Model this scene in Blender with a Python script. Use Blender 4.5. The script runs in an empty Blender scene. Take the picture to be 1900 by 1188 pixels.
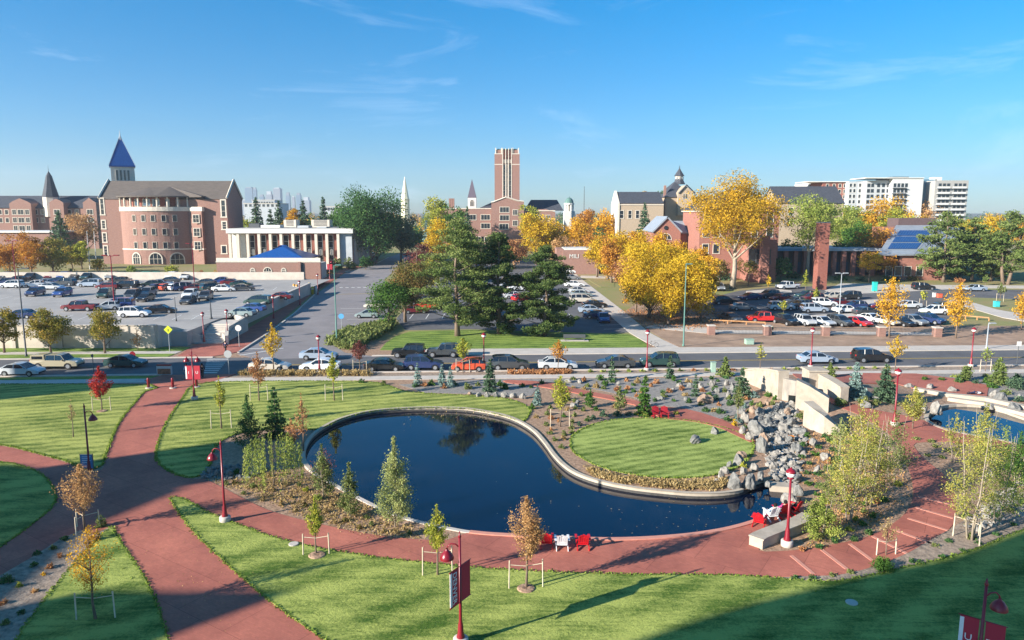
import bpy, bmesh, math, random
import numpy as np
from mathutils import Vector, Matrix
from mathutils.geometry import delaunay_2d_cdt
R = math.radians
scene = bpy.context.scene
COL = scene.collection

# ------------------------------------------------------------------ camera, sky, sun, exposure
CAM_H, PITCH, FPX = 18.5, R(8.4), 1350.0
cam_d = bpy.data.cameras.new('camera'); cam = bpy.data.objects.new('camera', cam_d); COL.objects.link(cam)
cam.location = (0, 0, CAM_H); cam.rotation_euler = (math.pi / 2 - PITCH, 0, 0)
cam_d.sensor_width = 36; cam_d.lens = FPX / 1900 * 36; cam_d.clip_start = 0.5; cam_d.clip_end = 20000
scene.camera = cam
SUN_EL, SUN_DIR = R(20), R(29)          # height of the sun; direction in which shadows fall, from +x
world = bpy.data.worlds.new('World'); scene.world = world; world.use_nodes = True
nt = world.node_tree; bg = nt.nodes['Background']
sky = nt.nodes.new('ShaderNodeTexSky'); sky.sky_type = 'NISHITA'; sky.sun_disc = False
sky.sun_elevation = SUN_EL; sky.sun_rotation = R(241); sky.altitude = 0; sky.air_density = 0.7; sky.dust_density = 0.3; sky.ozone_density = 6.0
hs = nt.nodes.new('ShaderNodeHueSaturation'); hs.inputs['Saturation'].default_value = 1.12
geo = nt.nodes.new('ShaderNodeTexCoord'); sx = nt.nodes.new('ShaderNodeSeparateXYZ'); nt.links.new(geo.outputs['Generated'], sx.inputs[0]); gr = nt.nodes.new('ShaderNodeValToRGB'); nt.links.new(sx.outputs[2], gr.inputs[0])
gr.color_ramp.elements[0].position = 0.0; gr.color_ramp.elements[0].color = (.70, .62, .50, 1); gr.color_ramp.elements[1].position = 0.32; gr.color_ramp.elements[1].color = (.46, 1.0, .95, 1); e_ = gr.color_ramp.elements.new(0.12); e_.color = (.68, .82, .72, 1)
gm = nt.nodes.new('ShaderNodeMix'); gm.data_type = 'RGBA'; gm.blend_type = 'MULTIPLY'; gm.inputs[0].default_value = 1; nt.links.new(sky.outputs[0], gm.inputs[6]); nt.links.new(gr.outputs[0], gm.inputs[7]); nt.links.new(gm.outputs[2], hs.inputs['Color'])
tc = nt.nodes.new('ShaderNodeTexCoord')
mp = nt.nodes.new('ShaderNodeMapping'); mp.inputs['Rotation'].default_value = (0, R(-14), R(20)); mp.inputs['Location'].default_value = (0.9, 0.35, 0.2); mp.inputs['Scale'].default_value = (1.3, 2.2, 6.5)
nz = nt.nodes.new('ShaderNodeTexNoise'); nz.inputs['Scale'].default_value = 2.3; nz.inputs['Detail'].default_value = 9; nz.inputs['Roughness'].default_value = 0.7; nz.inputs['Distortion'].default_value = 0.7
rp = nt.nodes.new('ShaderNodeValToRGB'); rp.color_ramp.elements[0].position = 0.54; rp.color_ramp.elements[1].position = 0.96
mx = nt.nodes.new('ShaderNodeMix'); mx.data_type = 'RGBA'; mx.inputs[7].default_value = (5.2, 6.0, 7.4, 1)
ml = nt.nodes.new('ShaderNodeMath'); ml.operation = 'MULTIPLY'; ml.inputs[1].default_value = 0.42
nt.links.new(tc.outputs['Generated'], mp.inputs['Vector']); nt.links.new(mp.outputs[0], nz.inputs['Vector'])
nt.links.new(nz.outputs[0], rp.inputs[0]); nt.links.new(rp.outputs[0], ml.inputs[0]); nt.links.new(ml.outputs[0], mx.inputs[0])
nt.links.new(hs.outputs[0], mx.inputs[6]); nt.links.new(mx.outputs[2], bg.inputs[0]); bg.inputs[1].default_value = 0.095
sun_d = bpy.data.lights.new('sun', 'SUN'); sun_d.energy = 4.8; sun_d.angle = R(0.5); sun_d.color = (1.0, 0.93, 0.82)
sun = bpy.data.objects.new('sun', sun_d); COL.objects.link(sun)
SDIR = Vector((math.cos(SUN_DIR) * math.cos(SUN_EL), math.sin(SUN_DIR) * math.cos(SUN_EL), -math.sin(SUN_EL)))
sun.rotation_euler = SDIR.to_track_quat('-Z', 'Y').to_euler()
scene.view_settings.view_transform = 'Standard'; scene.view_settings.look = 'None'
scene.view_settings.gamma = 1; scene.view_settings.exposure = 1.33
scene.cycles.max_bounces = 6; scene.cycles.diffuse_bounces = 3; scene.cycles.glossy_bounces = 3
scene.cycles.transmission_bounces = 3; scene.cycles.transparent_max_bounces = 6; scene.cycles.volume_bounces = 0

# ------------------------------------------------------------------ terrain and picture geometry (photo pixels -> ground)
def sstep(t):
    t = min(1.0, max(0.0, t)); return t * t * (3 - 2 * t)
BUMP = (31.0, 71.0, 13.0, 1.2)
def hz(x, y):
    z = 0.0
    if y > 105: z = min(y - 105, 100) * 0.03
    d = math.hypot(x - BUMP[0], (y - BUMP[1]))
    if d < BUMP[2]: z += BUMP[3] * (0.5 + 0.5 * math.cos(math.pi * d / BUMP[2]))
    return z
cp, sp = math.cos(PITCH), math.sin(PITCH)
def ray(px, py):
    u = (px - 950) / FPX; v = (594 - py) / FPX
    return u, cp + v * sp, -sp + v * cp
def P(px, py, up=0.0):
    """ground point seen at a photo pixel"""
    dx, dy, dz = ray(px, py)
    z = 0.0
    for _ in range(60):
        t = (CAM_H - z) / max(1e-4, -dz); z = 0.5 * z + 0.5 * (hz(dx * t, dy * t) + up)
    return Vector((dx * t, dy * t, z))
def PZ(px, py, z):
    dx, dy, dz = ray(px, py); t = (CAM_H - z) / max(1e-4, -dz); return Vector((dx * t, dy * t, z))
def Q(px, py, Y):
    """point seen at a photo pixel on the upright plane y = Y"""
    dx, dy, dz = ray(px, py); t = Y / dy
    return Vector((dx * t, Y, CAM_H + dz * t))
def X(px, Y, py=430): return Q(px, py, Y).x
def Z(py, Y): return Q(950, py, Y).z
def depth(p): return p.y * cp + (CAM_H - p.z) * sp
def mpp(p): return depth(p) / FPX      # metres per photo pixel there

# ------------------------------------------------------------------ materials
MATS = {}
def nodes(m):
    m.use_nodes = True; t = m.node_tree; return t, t.nodes, t.links, t.nodes['Principled BSDF']
def mat(name, c, rough=0.8, metal=0.0, spec=0.3, var=0.0, scale=3.0, c2=None, bump=0.0, bscale=None, coords='Object', detail=6, coat=0, stretch=None, emit=None):
    if name in MATS: return MATS[name]
    m = bpy.data.materials.new(name); MATS[name] = m; t, N, L, b = nodes(m)
    b.inputs['Base Color'].default_value = (*c, 1); b.inputs['Roughness'].default_value = rough
    b.inputs['Metallic'].default_value = metal; b.inputs['Specular IOR Level'].default_value = spec
    if coat: b.inputs['Coat Weight'].default_value = coat; b.inputs['Coat Roughness'].default_value = 0.05
    if var or c2 or bump:
        g = N.new('ShaderNodeNewGeometry') if coords == 'World' else N.new('ShaderNodeTexCoord')
        src = g.outputs['Position'] if coords == 'World' else g.outputs['Object']
        if stretch:
            mpn = N.new('ShaderNodeMapping'); mpn.inputs['Scale'].default_value = stretch; L.new(src, mpn.inputs[0]); src = mpn.outputs[0]
        n = N.new('ShaderNodeTexNoise'); n.inputs['Scale'].default_value = scale; n.inputs['Detail'].default_value = detail; n.inputs['Roughness'].default_value = 0.65
        L.new(src, n.inputs['Vector'])
        r = N.new('ShaderNodeValToRGB'); r.color_ramp.elements[0].position = 0.33; r.color_ramp.elements[1].position = 0.67
        a = c2 or tuple(x * (1 - var) for x in c); bb = c if c2 else tuple(min(1, x * (1 + var)) for x in c)
        r.color_ramp.elements[0].color = (*a, 1); r.color_ramp.elements[1].color = (*bb, 1)
        L.new(n.outputs[0], r.inputs[0]); L.new(r.outputs[0], b.inputs['Base Color'])
        if bump:
            n2 = N.new('ShaderNodeTexNoise'); n2.inputs['Scale'].default_value = bscale or scale * 4; n2.inputs['Detail'].default_value = 5
            L.new(src, n2.inputs['Vector'])
            bp = N.new('ShaderNodeBump'); bp.inputs['Strength'].default_value = bump; bp.inputs['Distance'].default_value = 0.05
            L.new(n2.outputs[0], bp.inputs['Height']); L.new(bp.outputs[0], b.inputs['Normal'])
    if emit: b.inputs['Emission Color'].default_value = (*emit[0], 1); b.inputs['Emission Strength'].default_value = emit[1]
    return m
def srgb(r, g, b):
    f = lambda v: (v / 255 / 12.92) if v <= 10 else (((v / 255) + 0.055) / 1.055) ** 2.4
    return (f(r), f(g), f(b))
def lawn_mat(name, ang, cA, cB, width=1.1):
    m = bpy.data.materials.new(name); t, N, L, b = nodes(m); MATS[name] = m
    b.inputs['Roughness'].default_value = 0.9; b.inputs['Specular IOR Level'].default_value = 0.15
    g = N.new('ShaderNodeNewGeometry')
    def noise(scale, det, rough=.6, stretch=None, dist=0):
        n = N.new('ShaderNodeTexNoise'); n.inputs['Scale'].default_value = scale; n.inputs['Detail'].default_value = det; n.inputs['Roughness'].default_value = rough; n.inputs['Distortion'].default_value = dist
        s = g.outputs['Position']
        mpn = N.new('ShaderNodeMapping'); mpn.inputs['Rotation'].default_value = (0, 0, -ang)
        if stretch: mpn.inputs['Scale'].default_value = stretch
        L.new(s, mpn.inputs[0]); L.new(mpn.outputs[0], n.inputs['Vector']); return n
    big = noise(0.16, 3, .55, (1, 1.6, 1)); fine = noise(9, 8, .8); streak = noise(1.5, 7, .7, (0.25, 1.4, 1), 0.8)
    mpn = N.new('ShaderNodeMapping'); mpn.inputs['Rotation'].default_value = (0, 0, -ang); L.new(g.outputs['Position'], mpn.inputs[0])
    w = N.new('ShaderNodeTexWave'); w.wave_type = 'BANDS'; w.bands_direction = 'Y'; w.inputs['Scale'].default_value = 0.314 / width; w.inputs['Distortion'].default_value = 2.2; w.inputs['Detail'].default_value = 2; w.inputs['Detail Scale'].default_value = 0.6
    L.new(mpn.outputs[0], w.inputs['Vector'])
    def math_(op, a, bv):
        x = N.new('ShaderNodeMath'); x.operation = op
        for i, v in enumerate((a, bv)):
            if isinstance(v, (int, float)): x.inputs[i].default_value = v
            else: L.new(v, x.inputs[i])
        return x.outputs[0]
    s = math_('ADD', math_('MULTIPLY', w.outputs['Fac'], 0.10), math_('MULTIPLY', streak.outputs[0], 0.5))
    s = math_('ADD', s, math_('MULTIPLY', big.outputs[0], 0.4)); s = math_('ADD', s, math_('MULTIPLY', fine.outputs[0], 0.6)); s = math_('ADD', s, math_('MULTIPLY', noise(0.9, 6, .7).outputs[0], 0.22))
    r = N.new('ShaderNodeValToRGB'); e = r.color_ramp.elements; e[0].position = 0.78; e[1].position = 1.05
    e[0].color = (*cA, 1); e[1].color = (*cB, 1); L.new(s, r.inputs[0]); L.new(r.outputs[0], b.inputs['Base Color'])
    bp = N.new('ShaderNodeBump'); bp.inputs['Strength'].default_value = 0.9; bp.inputs['Distance'].default_value = 0.09
    n2 = noise(5, 8, .75); L.new(n2.outputs[0], bp.inputs['Height']); L.new(bp.outputs[0], b.inputs['Normal'])
    return m
def leaf_mat(name, cols, trans=0.25):
    """leaves: colour picked per leaf along a ramp"""
    if name in MATS: return MATS[name]
    m = bpy.data.materials.new(name); MATS[name] = m; m.use_nodes = True; t = m.node_tree; N, L = t.nodes, t.links
    for n in list(N): N.remove(n)
    o = N.new('ShaderNodeOutputMaterial'); a = N.new('ShaderNodeAttribute'); a.attribute_name = 'tint'
    r = N.new('ShaderNodeValToRGB'); e = r.color_ramp.elements
    while len(e) < len(cols): e.new(0.5)
    for i, c in enumerate(cols): e[i].position = i / (len(cols) - 1); e[i].color = (*c, 1)
    d = N.new('ShaderNodeBsdfDiffuse'); tr = N.new('ShaderNodeBsdfTranslucent'); mxs = N.new('ShaderNodeMixShader'); mxs.inputs[0].default_value = trans
    L.new(a.outputs['Fac'], r.inputs[0]); L.new(r.outputs[0], d.inputs[0]); L.new(r.outputs[0], tr.inputs[0])
    L.new(d.outputs[0], mxs.inputs[1]); L.new(tr.outputs[0], mxs.inputs[2]); L.new(mxs.outputs[0], o.inputs[0])
    return m

# ------------------------------------------------------------------ mesh building
class MB:
    def __init__(s): s.v = []; s.f = []
    def add(s, vs, fs):
        o = len(s.v); s.v += [tuple(p) for p in vs]; s.f += [tuple(i + o for i in f) for f in fs]; return s
    def box(s, x0, x1, y0, y1, z0, z1, M=None):
        vs = [Vector(p) for p in ((x0, y0, z0), (x1, y0, z0), (x1, y1, z0), (x0, y1, z0), (x0, y0, z1), (x1, y0, z1), (x1, y1, z1), (x0, y1, z1))]
        if M: vs = [M @ p for p in vs]
        return s.add(vs, [(0, 3, 2, 1), (4, 5, 6, 7), (0, 1, 5, 4), (1, 2, 6, 5), (2, 3, 7, 6), (3, 0, 4, 7)])
    def prism(s, pts, z0, z1):
        """pts counter-clockwise in plan; z0, z1 numbers or lists"""
        n = len(pts); a = z0 if isinstance(z0, (list, tuple)) else [z0] * n; b = z1 if isinstance(z1, (list, tuple)) else [z1] * n
        vs = [(p[0], p[1], a[i]) for i, p in enumerate(pts)] + [(p[0], p[1], b[i]) for i, p in enumerate(pts)]
        return s.add(vs, [tuple(range(n - 1, -1, -1)), tuple(range(n, 2 * n))] + [(i, (i + 1) % n, n + (i + 1) % n, n + i) for i in range(n)])
    def ring(s, c, r, n, z=0, ph=0, ax=None):
        return [(c[0] + r * math.cos(ph + 2 * math.pi * i / n), c[1] + r * math.sin(ph + 2 * math.pi * i / n), z) for i in range(n)]
    def lathe(s, c, prof, n=12, ph=0, cap=True, M=None):
        vs = []; fs = []
        for r, z in prof: vs += s.ring((0, 0), max(r, 1e-4), n, z, ph)
        for k in range(len(prof) - 1):
            for i in range(n): fs.append((k * n + i, k * n + (i + 1) % n, (k + 1) * n + (i + 1) % n, (k + 1) * n + i))
        if cap: fs.append(tuple(range(n - 1, -1, -1))); fs.append(tuple((len(prof) - 1) * n + i for i in range(n)))
        M2 = Matrix.Translation(Vector((c[0], c[1], c[2]))) @ (M or Matrix())
        return s.add([M2 @ Vector(p) for p in vs], fs)
    def tube(s, pts, rad, n=6):
        """pts along, rad number or list"""
        pts = [Vector(p) for p in pts]; m = len(pts); rs = rad if isinstance(rad, (list, tuple)) else [rad] * m
        vs = []; fs = []
        for k, p in enumerate(pts):
            d = (pts[min(k + 1, m - 1)] - pts[max(k - 1, 0)]).normalized()
            a = d.cross(Vector((0, 0, 1)) if abs(d.z) < 0.95 else Vector((1, 0, 0))).normalized(); b = d.cross(a)
            for i in range(n):
                t = 2 * math.pi * i / n; vs.append(p + (a * math.cos(t) + b * math.sin(t)) * rs[k])
        for k in range(m - 1):
            for i in range(n): fs.append((k * n + i, (k + 1) * n + i, (k + 1) * n + (i + 1) % n, k * n + (i + 1) % n))
        fs.append(tuple(range(n))); fs.append(tuple((m - 1) * n + i for i in range(n - 1, -1, -1)))
        return s.add(vs, fs)
    def quad(s, a, b, c, d): return s.add([a, b, c, d], [(0, 1, 2, 3)])
    def slab(s, a, b, c, d, th):
        """quad given thickness th downwards along its normal"""
        a, b, c, d = map(Vector, (a, b, c, d)); n = (b - a).cross(d - a).normalized() * th
        return s.add([a, b, c, d, a - n, b - n, c - n, d - n], [(0, 1, 2, 3), (7, 6, 5, 4), (0, 4, 5, 1), (1, 5, 6, 2), (2, 6, 7, 3), (3, 7, 4, 0)])
    def mesh(s, name, m, smooth=False, bevel=0):
        me = bpy.data.meshes.new(name); me.from_pydata(s.v, [], s.f); me.materials.append(m)
        if bevel:
            bm = bmesh.new(); bm.from_mesh(me); bmesh.ops.recalc_face_normals(bm, faces=bm.faces)
            bmesh.ops.bevel(bm, geom=[e for e in bm.edges if e.is_manifold and e.calc_face_angle(0) > 0.5], offset=bevel, segments=2, affect='EDGES')
            bm.to_mesh(me); bm.free()
        if smooth:
            me.polygons.foreach_set('use_smooth', [True] * len(me.polygons))
        me.update(); return me
    def build(s, name, m, parent=None, smooth=False, bevel=0, loc=None):
        """vertices are in world space; child meshes are moved into the parent's frame"""
        off = Vector(loc) if loc else (parent_loc(parent) if parent else Vector((0, 0, 0)))
        if off.length: s.v = [tuple(Vector(p) - off) for p in s.v]
        o = bpy.data.objects.new(name, s.mesh(name, m, smooth, bevel)); COL.objects.link(o)
        if parent: o.parent = parent
        elif loc: o.location = loc
        return o
def parent_loc(o):
    v = Vector((0, 0, 0))
    while o: v += o.location; o = o.parent
    return v
LABELS = []
def tag(o, label=None, cat=None, group=None, kind=None):
    if label: o['label'] = label
    if cat: o['category'] = cat
    if group: o['group'] = group
    if kind: o['kind'] = kind
    return o
def thing(name, label, cat, loc=(0, 0, 0), rz=0.0, group=None):
    o = bpy.data.objects.new(name, None); COL.objects.link(o); o.location = loc; o.rotation_euler = (0, 0, rz)
    o.empty_display_size = 0.2
    return tag(o, label, cat, group)
def place(name, me, parent=None, loc=(0, 0, 0), rot=(0, 0, 0), scale=(1, 1, 1)):
    o = bpy.data.objects.new(name, me); COL.objects.link(o); o.parent = parent; o.location = loc; o.rotation_euler = rot; o.scale = scale; return o
def setmat(o, m):
    o.material_slots[0].link = 'OBJECT'; o.material_slots[0].material = m; return o
def copy_tree(o, parent=None):
    c = o.copy(); COL.objects.link(c); c.parent = parent
    for ch in KIDS.get(o.name, [x for x in bpy.data.objects if x.parent == o]): copy_tree(ch, c)
    return c
KIDS = {}
ORD = 'first second third fourth fifth sixth seventh eighth ninth tenth eleventh twelfth thirteenth fourteenth fifteenth sixteenth seventeenth eighteenth nineteenth twentieth'.split()
def ordw(i):
    if i < 20: return ORD[i]
    tens = {20: 'twenty', 30: 'thirty', 40: 'forty', 50: 'fifty', 60: 'sixty', 70: 'seventy'}
    n = i + 1
    if n % 10 == 0: return {30: 'thirtieth', 40: 'fortieth', 50: 'fiftieth', 60: 'sixtieth', 70: 'seventieth'}[n]
    return tens[n // 10 * 10] + '-' + ORD[n % 10 - 1]

# ------------------------------------------------------------------ draped sheets
def catmull(pts, closed=True, k=5):
    pts = [Vector(p[:2]) for p in pts]; n = len(pts); out = []
    for i in range(n if closed else n - 1):
        g = (lambda j: pts[j % n]) if closed else (lambda j: pts[max(0, min(n - 1, j))])
        p0, p1, p2, p3 = g(i - 1), g(i), g(i + 1), g(i + 2)
        for s in range(k):
            t = s / k
            out.append(0.5 * ((2 * p1) + (p2 - p0) * t + (2 * p0 - 5 * p1 + 4 * p2 - p3) * t * t + (3 * p1 - p0 - 3 * p2 + p3) * t ** 3))
    if not closed: out.append(pts[-1])
    return out
def pip(xs, ys, poly):
    ins = np.zeros(len(xs), bool); n = len(poly); j = n - 1
    for i in range(n):
        xi, yi = poly[i][0], poly[i][1]; xj, yj = poly[j][0], poly[j][1]
        with np.errstate(divide='ignore', invalid='ignore'):
            c = ((yi > ys) != (yj > ys)) & (xs < (xj - xi) * (ys - yi) / ((yj - yi) if yj != yi else 1e-9) + xi)
        ins ^= c; j = i
    return ins
def px_poly(pts): return [P(a, b).to_2d() for a, b in pts]
def sheet(name, poly, m, lift, grid=2.0, holes=(), smooth=0, edge_drop=0.12, kind='structure', zfun=None, label=None):
    """a sheet of ground laid over the terrain; poly in world xy"""
    if smooth: poly = catmull(poly, True, smooth)
    poly = [Vector(p[:2]) for p in poly]
    def dense(pl):
        out = []; n = len(pl)
        for i in range(n):
            a, b = pl[i], pl[(i + 1) % n]; k = max(1, min(60, int((b - a).length / (grid * 1.5))))
            for q in range(k): out.append(a.lerp(b, q / k))
        return out
    poly = dense(poly); holes = [[Vector(p[:2]) for p in h] for h in holes]
    verts = list(poly); edges = [(i, (i + 1) % len(poly)) for i in range(len(poly))]
    for h in holes:
        o = len(verts); verts += h; edges += [(o + i, o + (i + 1) % len(h)) for i in range(len(h))]
    xs = [p.x for p in poly]; ys = [p.y for p in poly]
    gx, gy = np.meshgrid(np.arange(min(xs) + grid * .37, max(xs), grid), np.arange(min(ys) + grid * .37, max(ys), grid))
    gx = gx.ravel(); gy = gy.ravel(); ok = pip(gx, gy, poly)
    for h in holes: ok &= ~pip(gx, gy, h)
    verts += [Vector((float(a), float(b))) for a, b in zip(gx[ok], gy[ok])]
    rv, re_, rf, *_ = delaunay_2d_cdt(verts, edges, [], 0, 1e-4)
    cx = np.array([sum(rv[i].x for i in f) / 3 for f in rf]); cy = np.array([sum(rv[i].y for i in f) / 3 for f in rf])
    ok = pip(cx, cy, poly)
    for h in holes: ok &= ~pip(cx, cy, h)
    z = zfun or hz
    v3 = [(p.x, p.y, z(p.x, p.y) + lift) for p in rv]; fs = [tuple(f) for f, k in zip(rf, ok) if k]
    fs = [f if ((rv[f[1]] - rv[f[0]]).cross(rv[f[2]] - rv[f[0]]) if False else (rv[f[1]].x - rv[f[0]].x) * (rv[f[2]].y - rv[f[0]].y) - (rv[f[1]].y - rv[f[0]].y) * (rv[f[2]].x - rv[f[0]].x)) > 0 else f[::-1] for f in fs]
    if edge_drop:   # a short skirt so the edge has thickness
        n0 = len(v3)
        for i, p in enumerate(poly):
            v3.append((p.x, p.y, z(p.x, p.y) + lift)); v3.append((p.x, p.y, z(p.x, p.y) + lift - edge_drop))
        k = len(poly)
        for i in range(k):
            a = n0 + 2 * i; b = n0 + 2 * ((i + 1) % k); fs.append((a, a + 1, b + 1, b))
    me = bpy.data.meshes.new(name); me.from_pydata(v3, [], fs); me.materials.append(m); me.update()
    o = bpy.data.objects.new(name, me); COL.objects.link(o)
    if kind: o['kind'] = kind
    if label: o['label'] = label
    return o
def sweep(name, line, prof, m, closed=False, zfun=None, parent=None, build=True):
    """sweep a profile (offset to the left, z) along a plan line"""
    line = [Vector(p[:2]) for p in line]; n = len(line); k = len(prof); vs = []; fs = []
    for i, p in enumerate(line):
        a = line[(i - 1) % n] if closed or i else p; b = line[(i + 1) % n] if closed or i < n - 1 else p
        d = (b - a).normalized(); nn = Vector((-d.y, d.x))
        z0 = (zfun or hz)(p.x, p.y)
        for o, zz in prof: vs.append((p.x + nn.x * o, p.y + nn.y * o, z0 + zz))
    for i in range(n if closed else n - 1):
        for j in range(k):
            a = i * k + j; b = i * k + (j + 1) % k; c = ((i + 1) % n) * k + (j + 1) % k; d = ((i + 1) % n) * k + j
            fs.append((a, b, c, d))
    if not closed: fs.append(tuple(range(k))[::-1]); fs.append(tuple((n - 1) * k + j for j in range(k)))
    mb = MB().add(vs, fs)
    return mb.build(name, m, parent) if build else mb

def paving_mat(name, c, c2):
    m = mat(name, c, c2=c2, scale=0.45, bump=0.1, bscale=20, coords='World', rough=0.85, detail=10); t, N, L, b = nodes(m)
    src = b.inputs['Base Color'].links[0].from_socket; g = N.new('ShaderNodeNewGeometry'); mpn = N.new('ShaderNodeMapping'); mpn.inputs['Rotation'].default_value = (0, 0, R(33)); L.new(g.outputs['Position'], mpn.inputs[0])
    br = N.new('ShaderNodeTexBrick'); br.inputs['Scale'].default_value = 1.0; br.inputs['Brick Width'].default_value = 3.4; br.inputs['Row Height'].default_value = 2.6; br.inputs['Mortar Size'].default_value = 0.018; br.inputs['Color1'].default_value = (1, 1, 1, 1); br.inputs['Color2'].default_value = (.86, .86, .86, 1); br.inputs['Mortar'].default_value = (.62, .60, .60, 1); L.new(mpn.outputs[0], br.inputs['Vector'])
    b2 = N.new('ShaderNodeTexBrick'); b2.inputs['Scale'].default_value = 4.2; b2.inputs['Brick Width'].default_value = .9; b2.inputs['Row Height'].default_value = .45; b2.inputs['Mortar Size'].default_value = 0.02; b2.inputs['Color1'].default_value = (1.06, 1.04, 1.04, 1); b2.inputs['Color2'].default_value = (.90, .90, .90, 1); b2.inputs['Mortar'].default_value = (.84, .82, .82, 1); L.new(mpn.outputs[0], b2.inputs['Vector'])
    st = N.new('ShaderNodeTexNoise'); st.inputs['Scale'].default_value = 0.22; st.inputs['Detail'].default_value = 8; st.inputs['Roughness'].default_value = .7; L.new(g.outputs['Position'], st.inputs['Vector']); rr = N.new('ShaderNodeValToRGB'); rr.color_ramp.elements[0].position = .35; rr.color_ramp.elements[1].position = .65; rr.color_ramp.elements[0].color = (.80, .78, .80, 1); rr.color_ramp.elements[1].color = (1.06, 1.06, 1.04, 1); L.new(st.outputs[0], rr.inputs[0])
    for o in (br.outputs['Color'], b2.outputs['Color'], rr.outputs[0]):
        k = N.new('ShaderNodeMix'); k.data_type = 'RGBA'; k.blend_type = 'MULTIPLY'; k.inputs[0].default_value = 1; L.new(src, k.inputs[6]); L.new(o, k.inputs[7]); src = k.outputs[2]
    L.new(src, b.inputs['Base Color']); return m
# ------------------------------------------------------------------ ground colours
M_EARTH = mat('earth', (0.32, 0.215, 0.15), var=0.28, scale=0.35, bump=0.5, bscale=6, coords='World', rough=0.95)
M_MULCH = mat('mulch', (0.46, 0.30, 0.20), c2=(0.20, 0.12, 0.075), scale=3.2, bump=1.0, bscale=7, coords='World', rough=0.95, detail=9)
M_GRAVEL = mat('gravel', (0.33, 0.30, 0.27), c2=(0.17, 0.155, 0.14), scale=3.4, bump=0.9, bscale=9, coords='World', rough=0.95, detail=9)
M_TANGRAVEL = mat('tan_gravel', (0.42, 0.32, 0.24), c2=(0.17, 0.13, 0.10), scale=3.0, bump=1.0, bscale=8, coords='World', rough=0.95, detail=9)
M_RED = paving_mat('red_concrete', (0.52, 0.178, 0.122), (0.40, 0.132, 0.095))
M_REDLIGHT = mat('red_concrete_edge', (0.56, 0.25, 0.185), var=0.08, scale=2, coords='World', rough=0.85)
M_ASPH = mat('asphalt', (0.14, 0.137, 0.142), c2=(0.095, 0.094, 0.10), scale=0.25, bump=0.15, bscale=20, coords='World', rough=0.9, detail=10)
M_ASPHLIGHT = mat('worn_asphalt', (0.26, 0.235, 0.235), c2=(0.205, 0.185, 0.185), scale=0.22, bump=0.15, bscale=20, coords='World', rough=0.9, detail=10)
M_DECK = mat('deck_concrete', (0.38, 0.355, 0.33), c2=(0.29, 0.27, 0.255), scale=0.18, bump=0.1, bscale=15, coords='World', rough=0.9, detail=10)
M_CONC = mat('pale_concrete', (0.56, 0.50, 0.44), c2=(0.46, 0.41, 0.36), scale=0.8, bump=0.1, bscale=20, coords='World', rough=0.85, detail=8)
M_KERB = mat('pond_concrete', (0.50, 0.42, 0.33), c2=(0.38, 0.32, 0.25), scale=1.2, bump=0.2, coords='World', rough=0.85, detail=8)
M_MARK = mat('road_paint', (0.72, 0.70, 0.66), var=0.12, scale=4, coords='World', rough=0.7)
M_YMARK = mat('yellow_road_paint', (0.55, 0.38, 0.10), var=0.12, scale=4, coords='World', rough=0.7)
LG_A, LG_B = (0.075, 0.125, 0.017), (0.41, 0.425, 0.11)
M_LAWN1 = lawn_mat('lawn_grass', R(20), LG_A, LG_B, 1.3)
M_LAWN2 = lawn_mat('round_lawn_grass', R(28), LG_A, (0.35, 0.41, 0.11), 1.0)
M_LAWN3 = lawn_mat('front_lawn_grass', R(38), (0.062, 0.12, 0.016), (0.37, 0.41, 0.10), 2.4)
M_LAWN4 = lawn_mat('verge_grass', R(5), (0.06, 0.12, 0.02), (0.25, 0.33, 0.07), 1.5)
M_BACKGRASS = mat('dull_grass', (0.20, 0.22, 0.07), c2=(0.30, 0.22, 0.11), scale=0.12, bump=0.6, bscale=4, coords='World', rough=0.95)
M_FAR = mat('far_plain', (0.10, 0.115, 0.07), c2=(0.16, 0.13, 0.08), scale=0.01, coords='World', rough=0.95)
def water_mat(name, base):
    m = mat(name, base, rough=0.01, spec=0.85); t, N, L, b = nodes(m); b.inputs['IOR'].default_value = 1.33
    g = N.new('ShaderNodeNewGeometry'); n = N.new('ShaderNodeTexNoise'); n.inputs['Scale'].default_value = 2.6; n.inputs['Detail'].default_value = 4
    bp = N.new('ShaderNodeBump'); bp.inputs['Strength'].default_value = 0.028; bp.inputs['Distance'].default_value = 0.05
    L.new(g.outputs['Position'], n.inputs['Vector']); L.new(n.outputs[0], bp.inputs['Height']); L.new(bp.outputs[0], b.inputs['Normal']); return m
M_WATER = water_mat('pond_water', (0.0006, 0.004, 0.017))
M_WATER2 = water_mat('stream_water', (0.02, 0.03, 0.035))

# ------------------------------------------------------------------ pond outlines
pond_px = [(566, 852), (568, 832), (579, 812), (600, 795), (627, 781), (658, 771), (692, 764), (735, 760), (780, 758), (825, 758), (868, 760), (906, 766), (940, 774), (966, 785), (990, 801),
           (1009, 822), (1025, 844), (1042, 862), (1063, 877), (1092, 889), (1128, 899), (1172, 907), (1222, 913), (1280, 918), (1332, 918), (1372, 913), (1398, 902), (1430, 893), (1472, 898), (1486, 910), (1472, 928), (1450, 942),
           (1405, 964), (1355, 979), (1300, 989), (1245, 995), (1180, 999), (1120, 1000), (1060, 998), (1005, 996), (955, 993), (905, 990), (862, 985), (812, 975), (765, 964), (722, 950), (688, 934), (655, 917), (622, 899), (592, 882), (573, 867)]
POND = catmull(px_poly(pond_px), True, 4)
POND = POND[::-1] if sum(a.x * b.y - b.x * a.y for a, b in zip(POND, POND[1:] + POND[:1])) < 0 else POND
rpond_px = [(1722, 776), (1740, 757), (1775, 752), (1840, 757), (1900, 777), (1990, 800), (1990, 850), (1900, 826), (1850, 815), (1793, 805), (1745, 793)]
RPOND = catmull(px_poly(rpond_px), True, 3)
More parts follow.
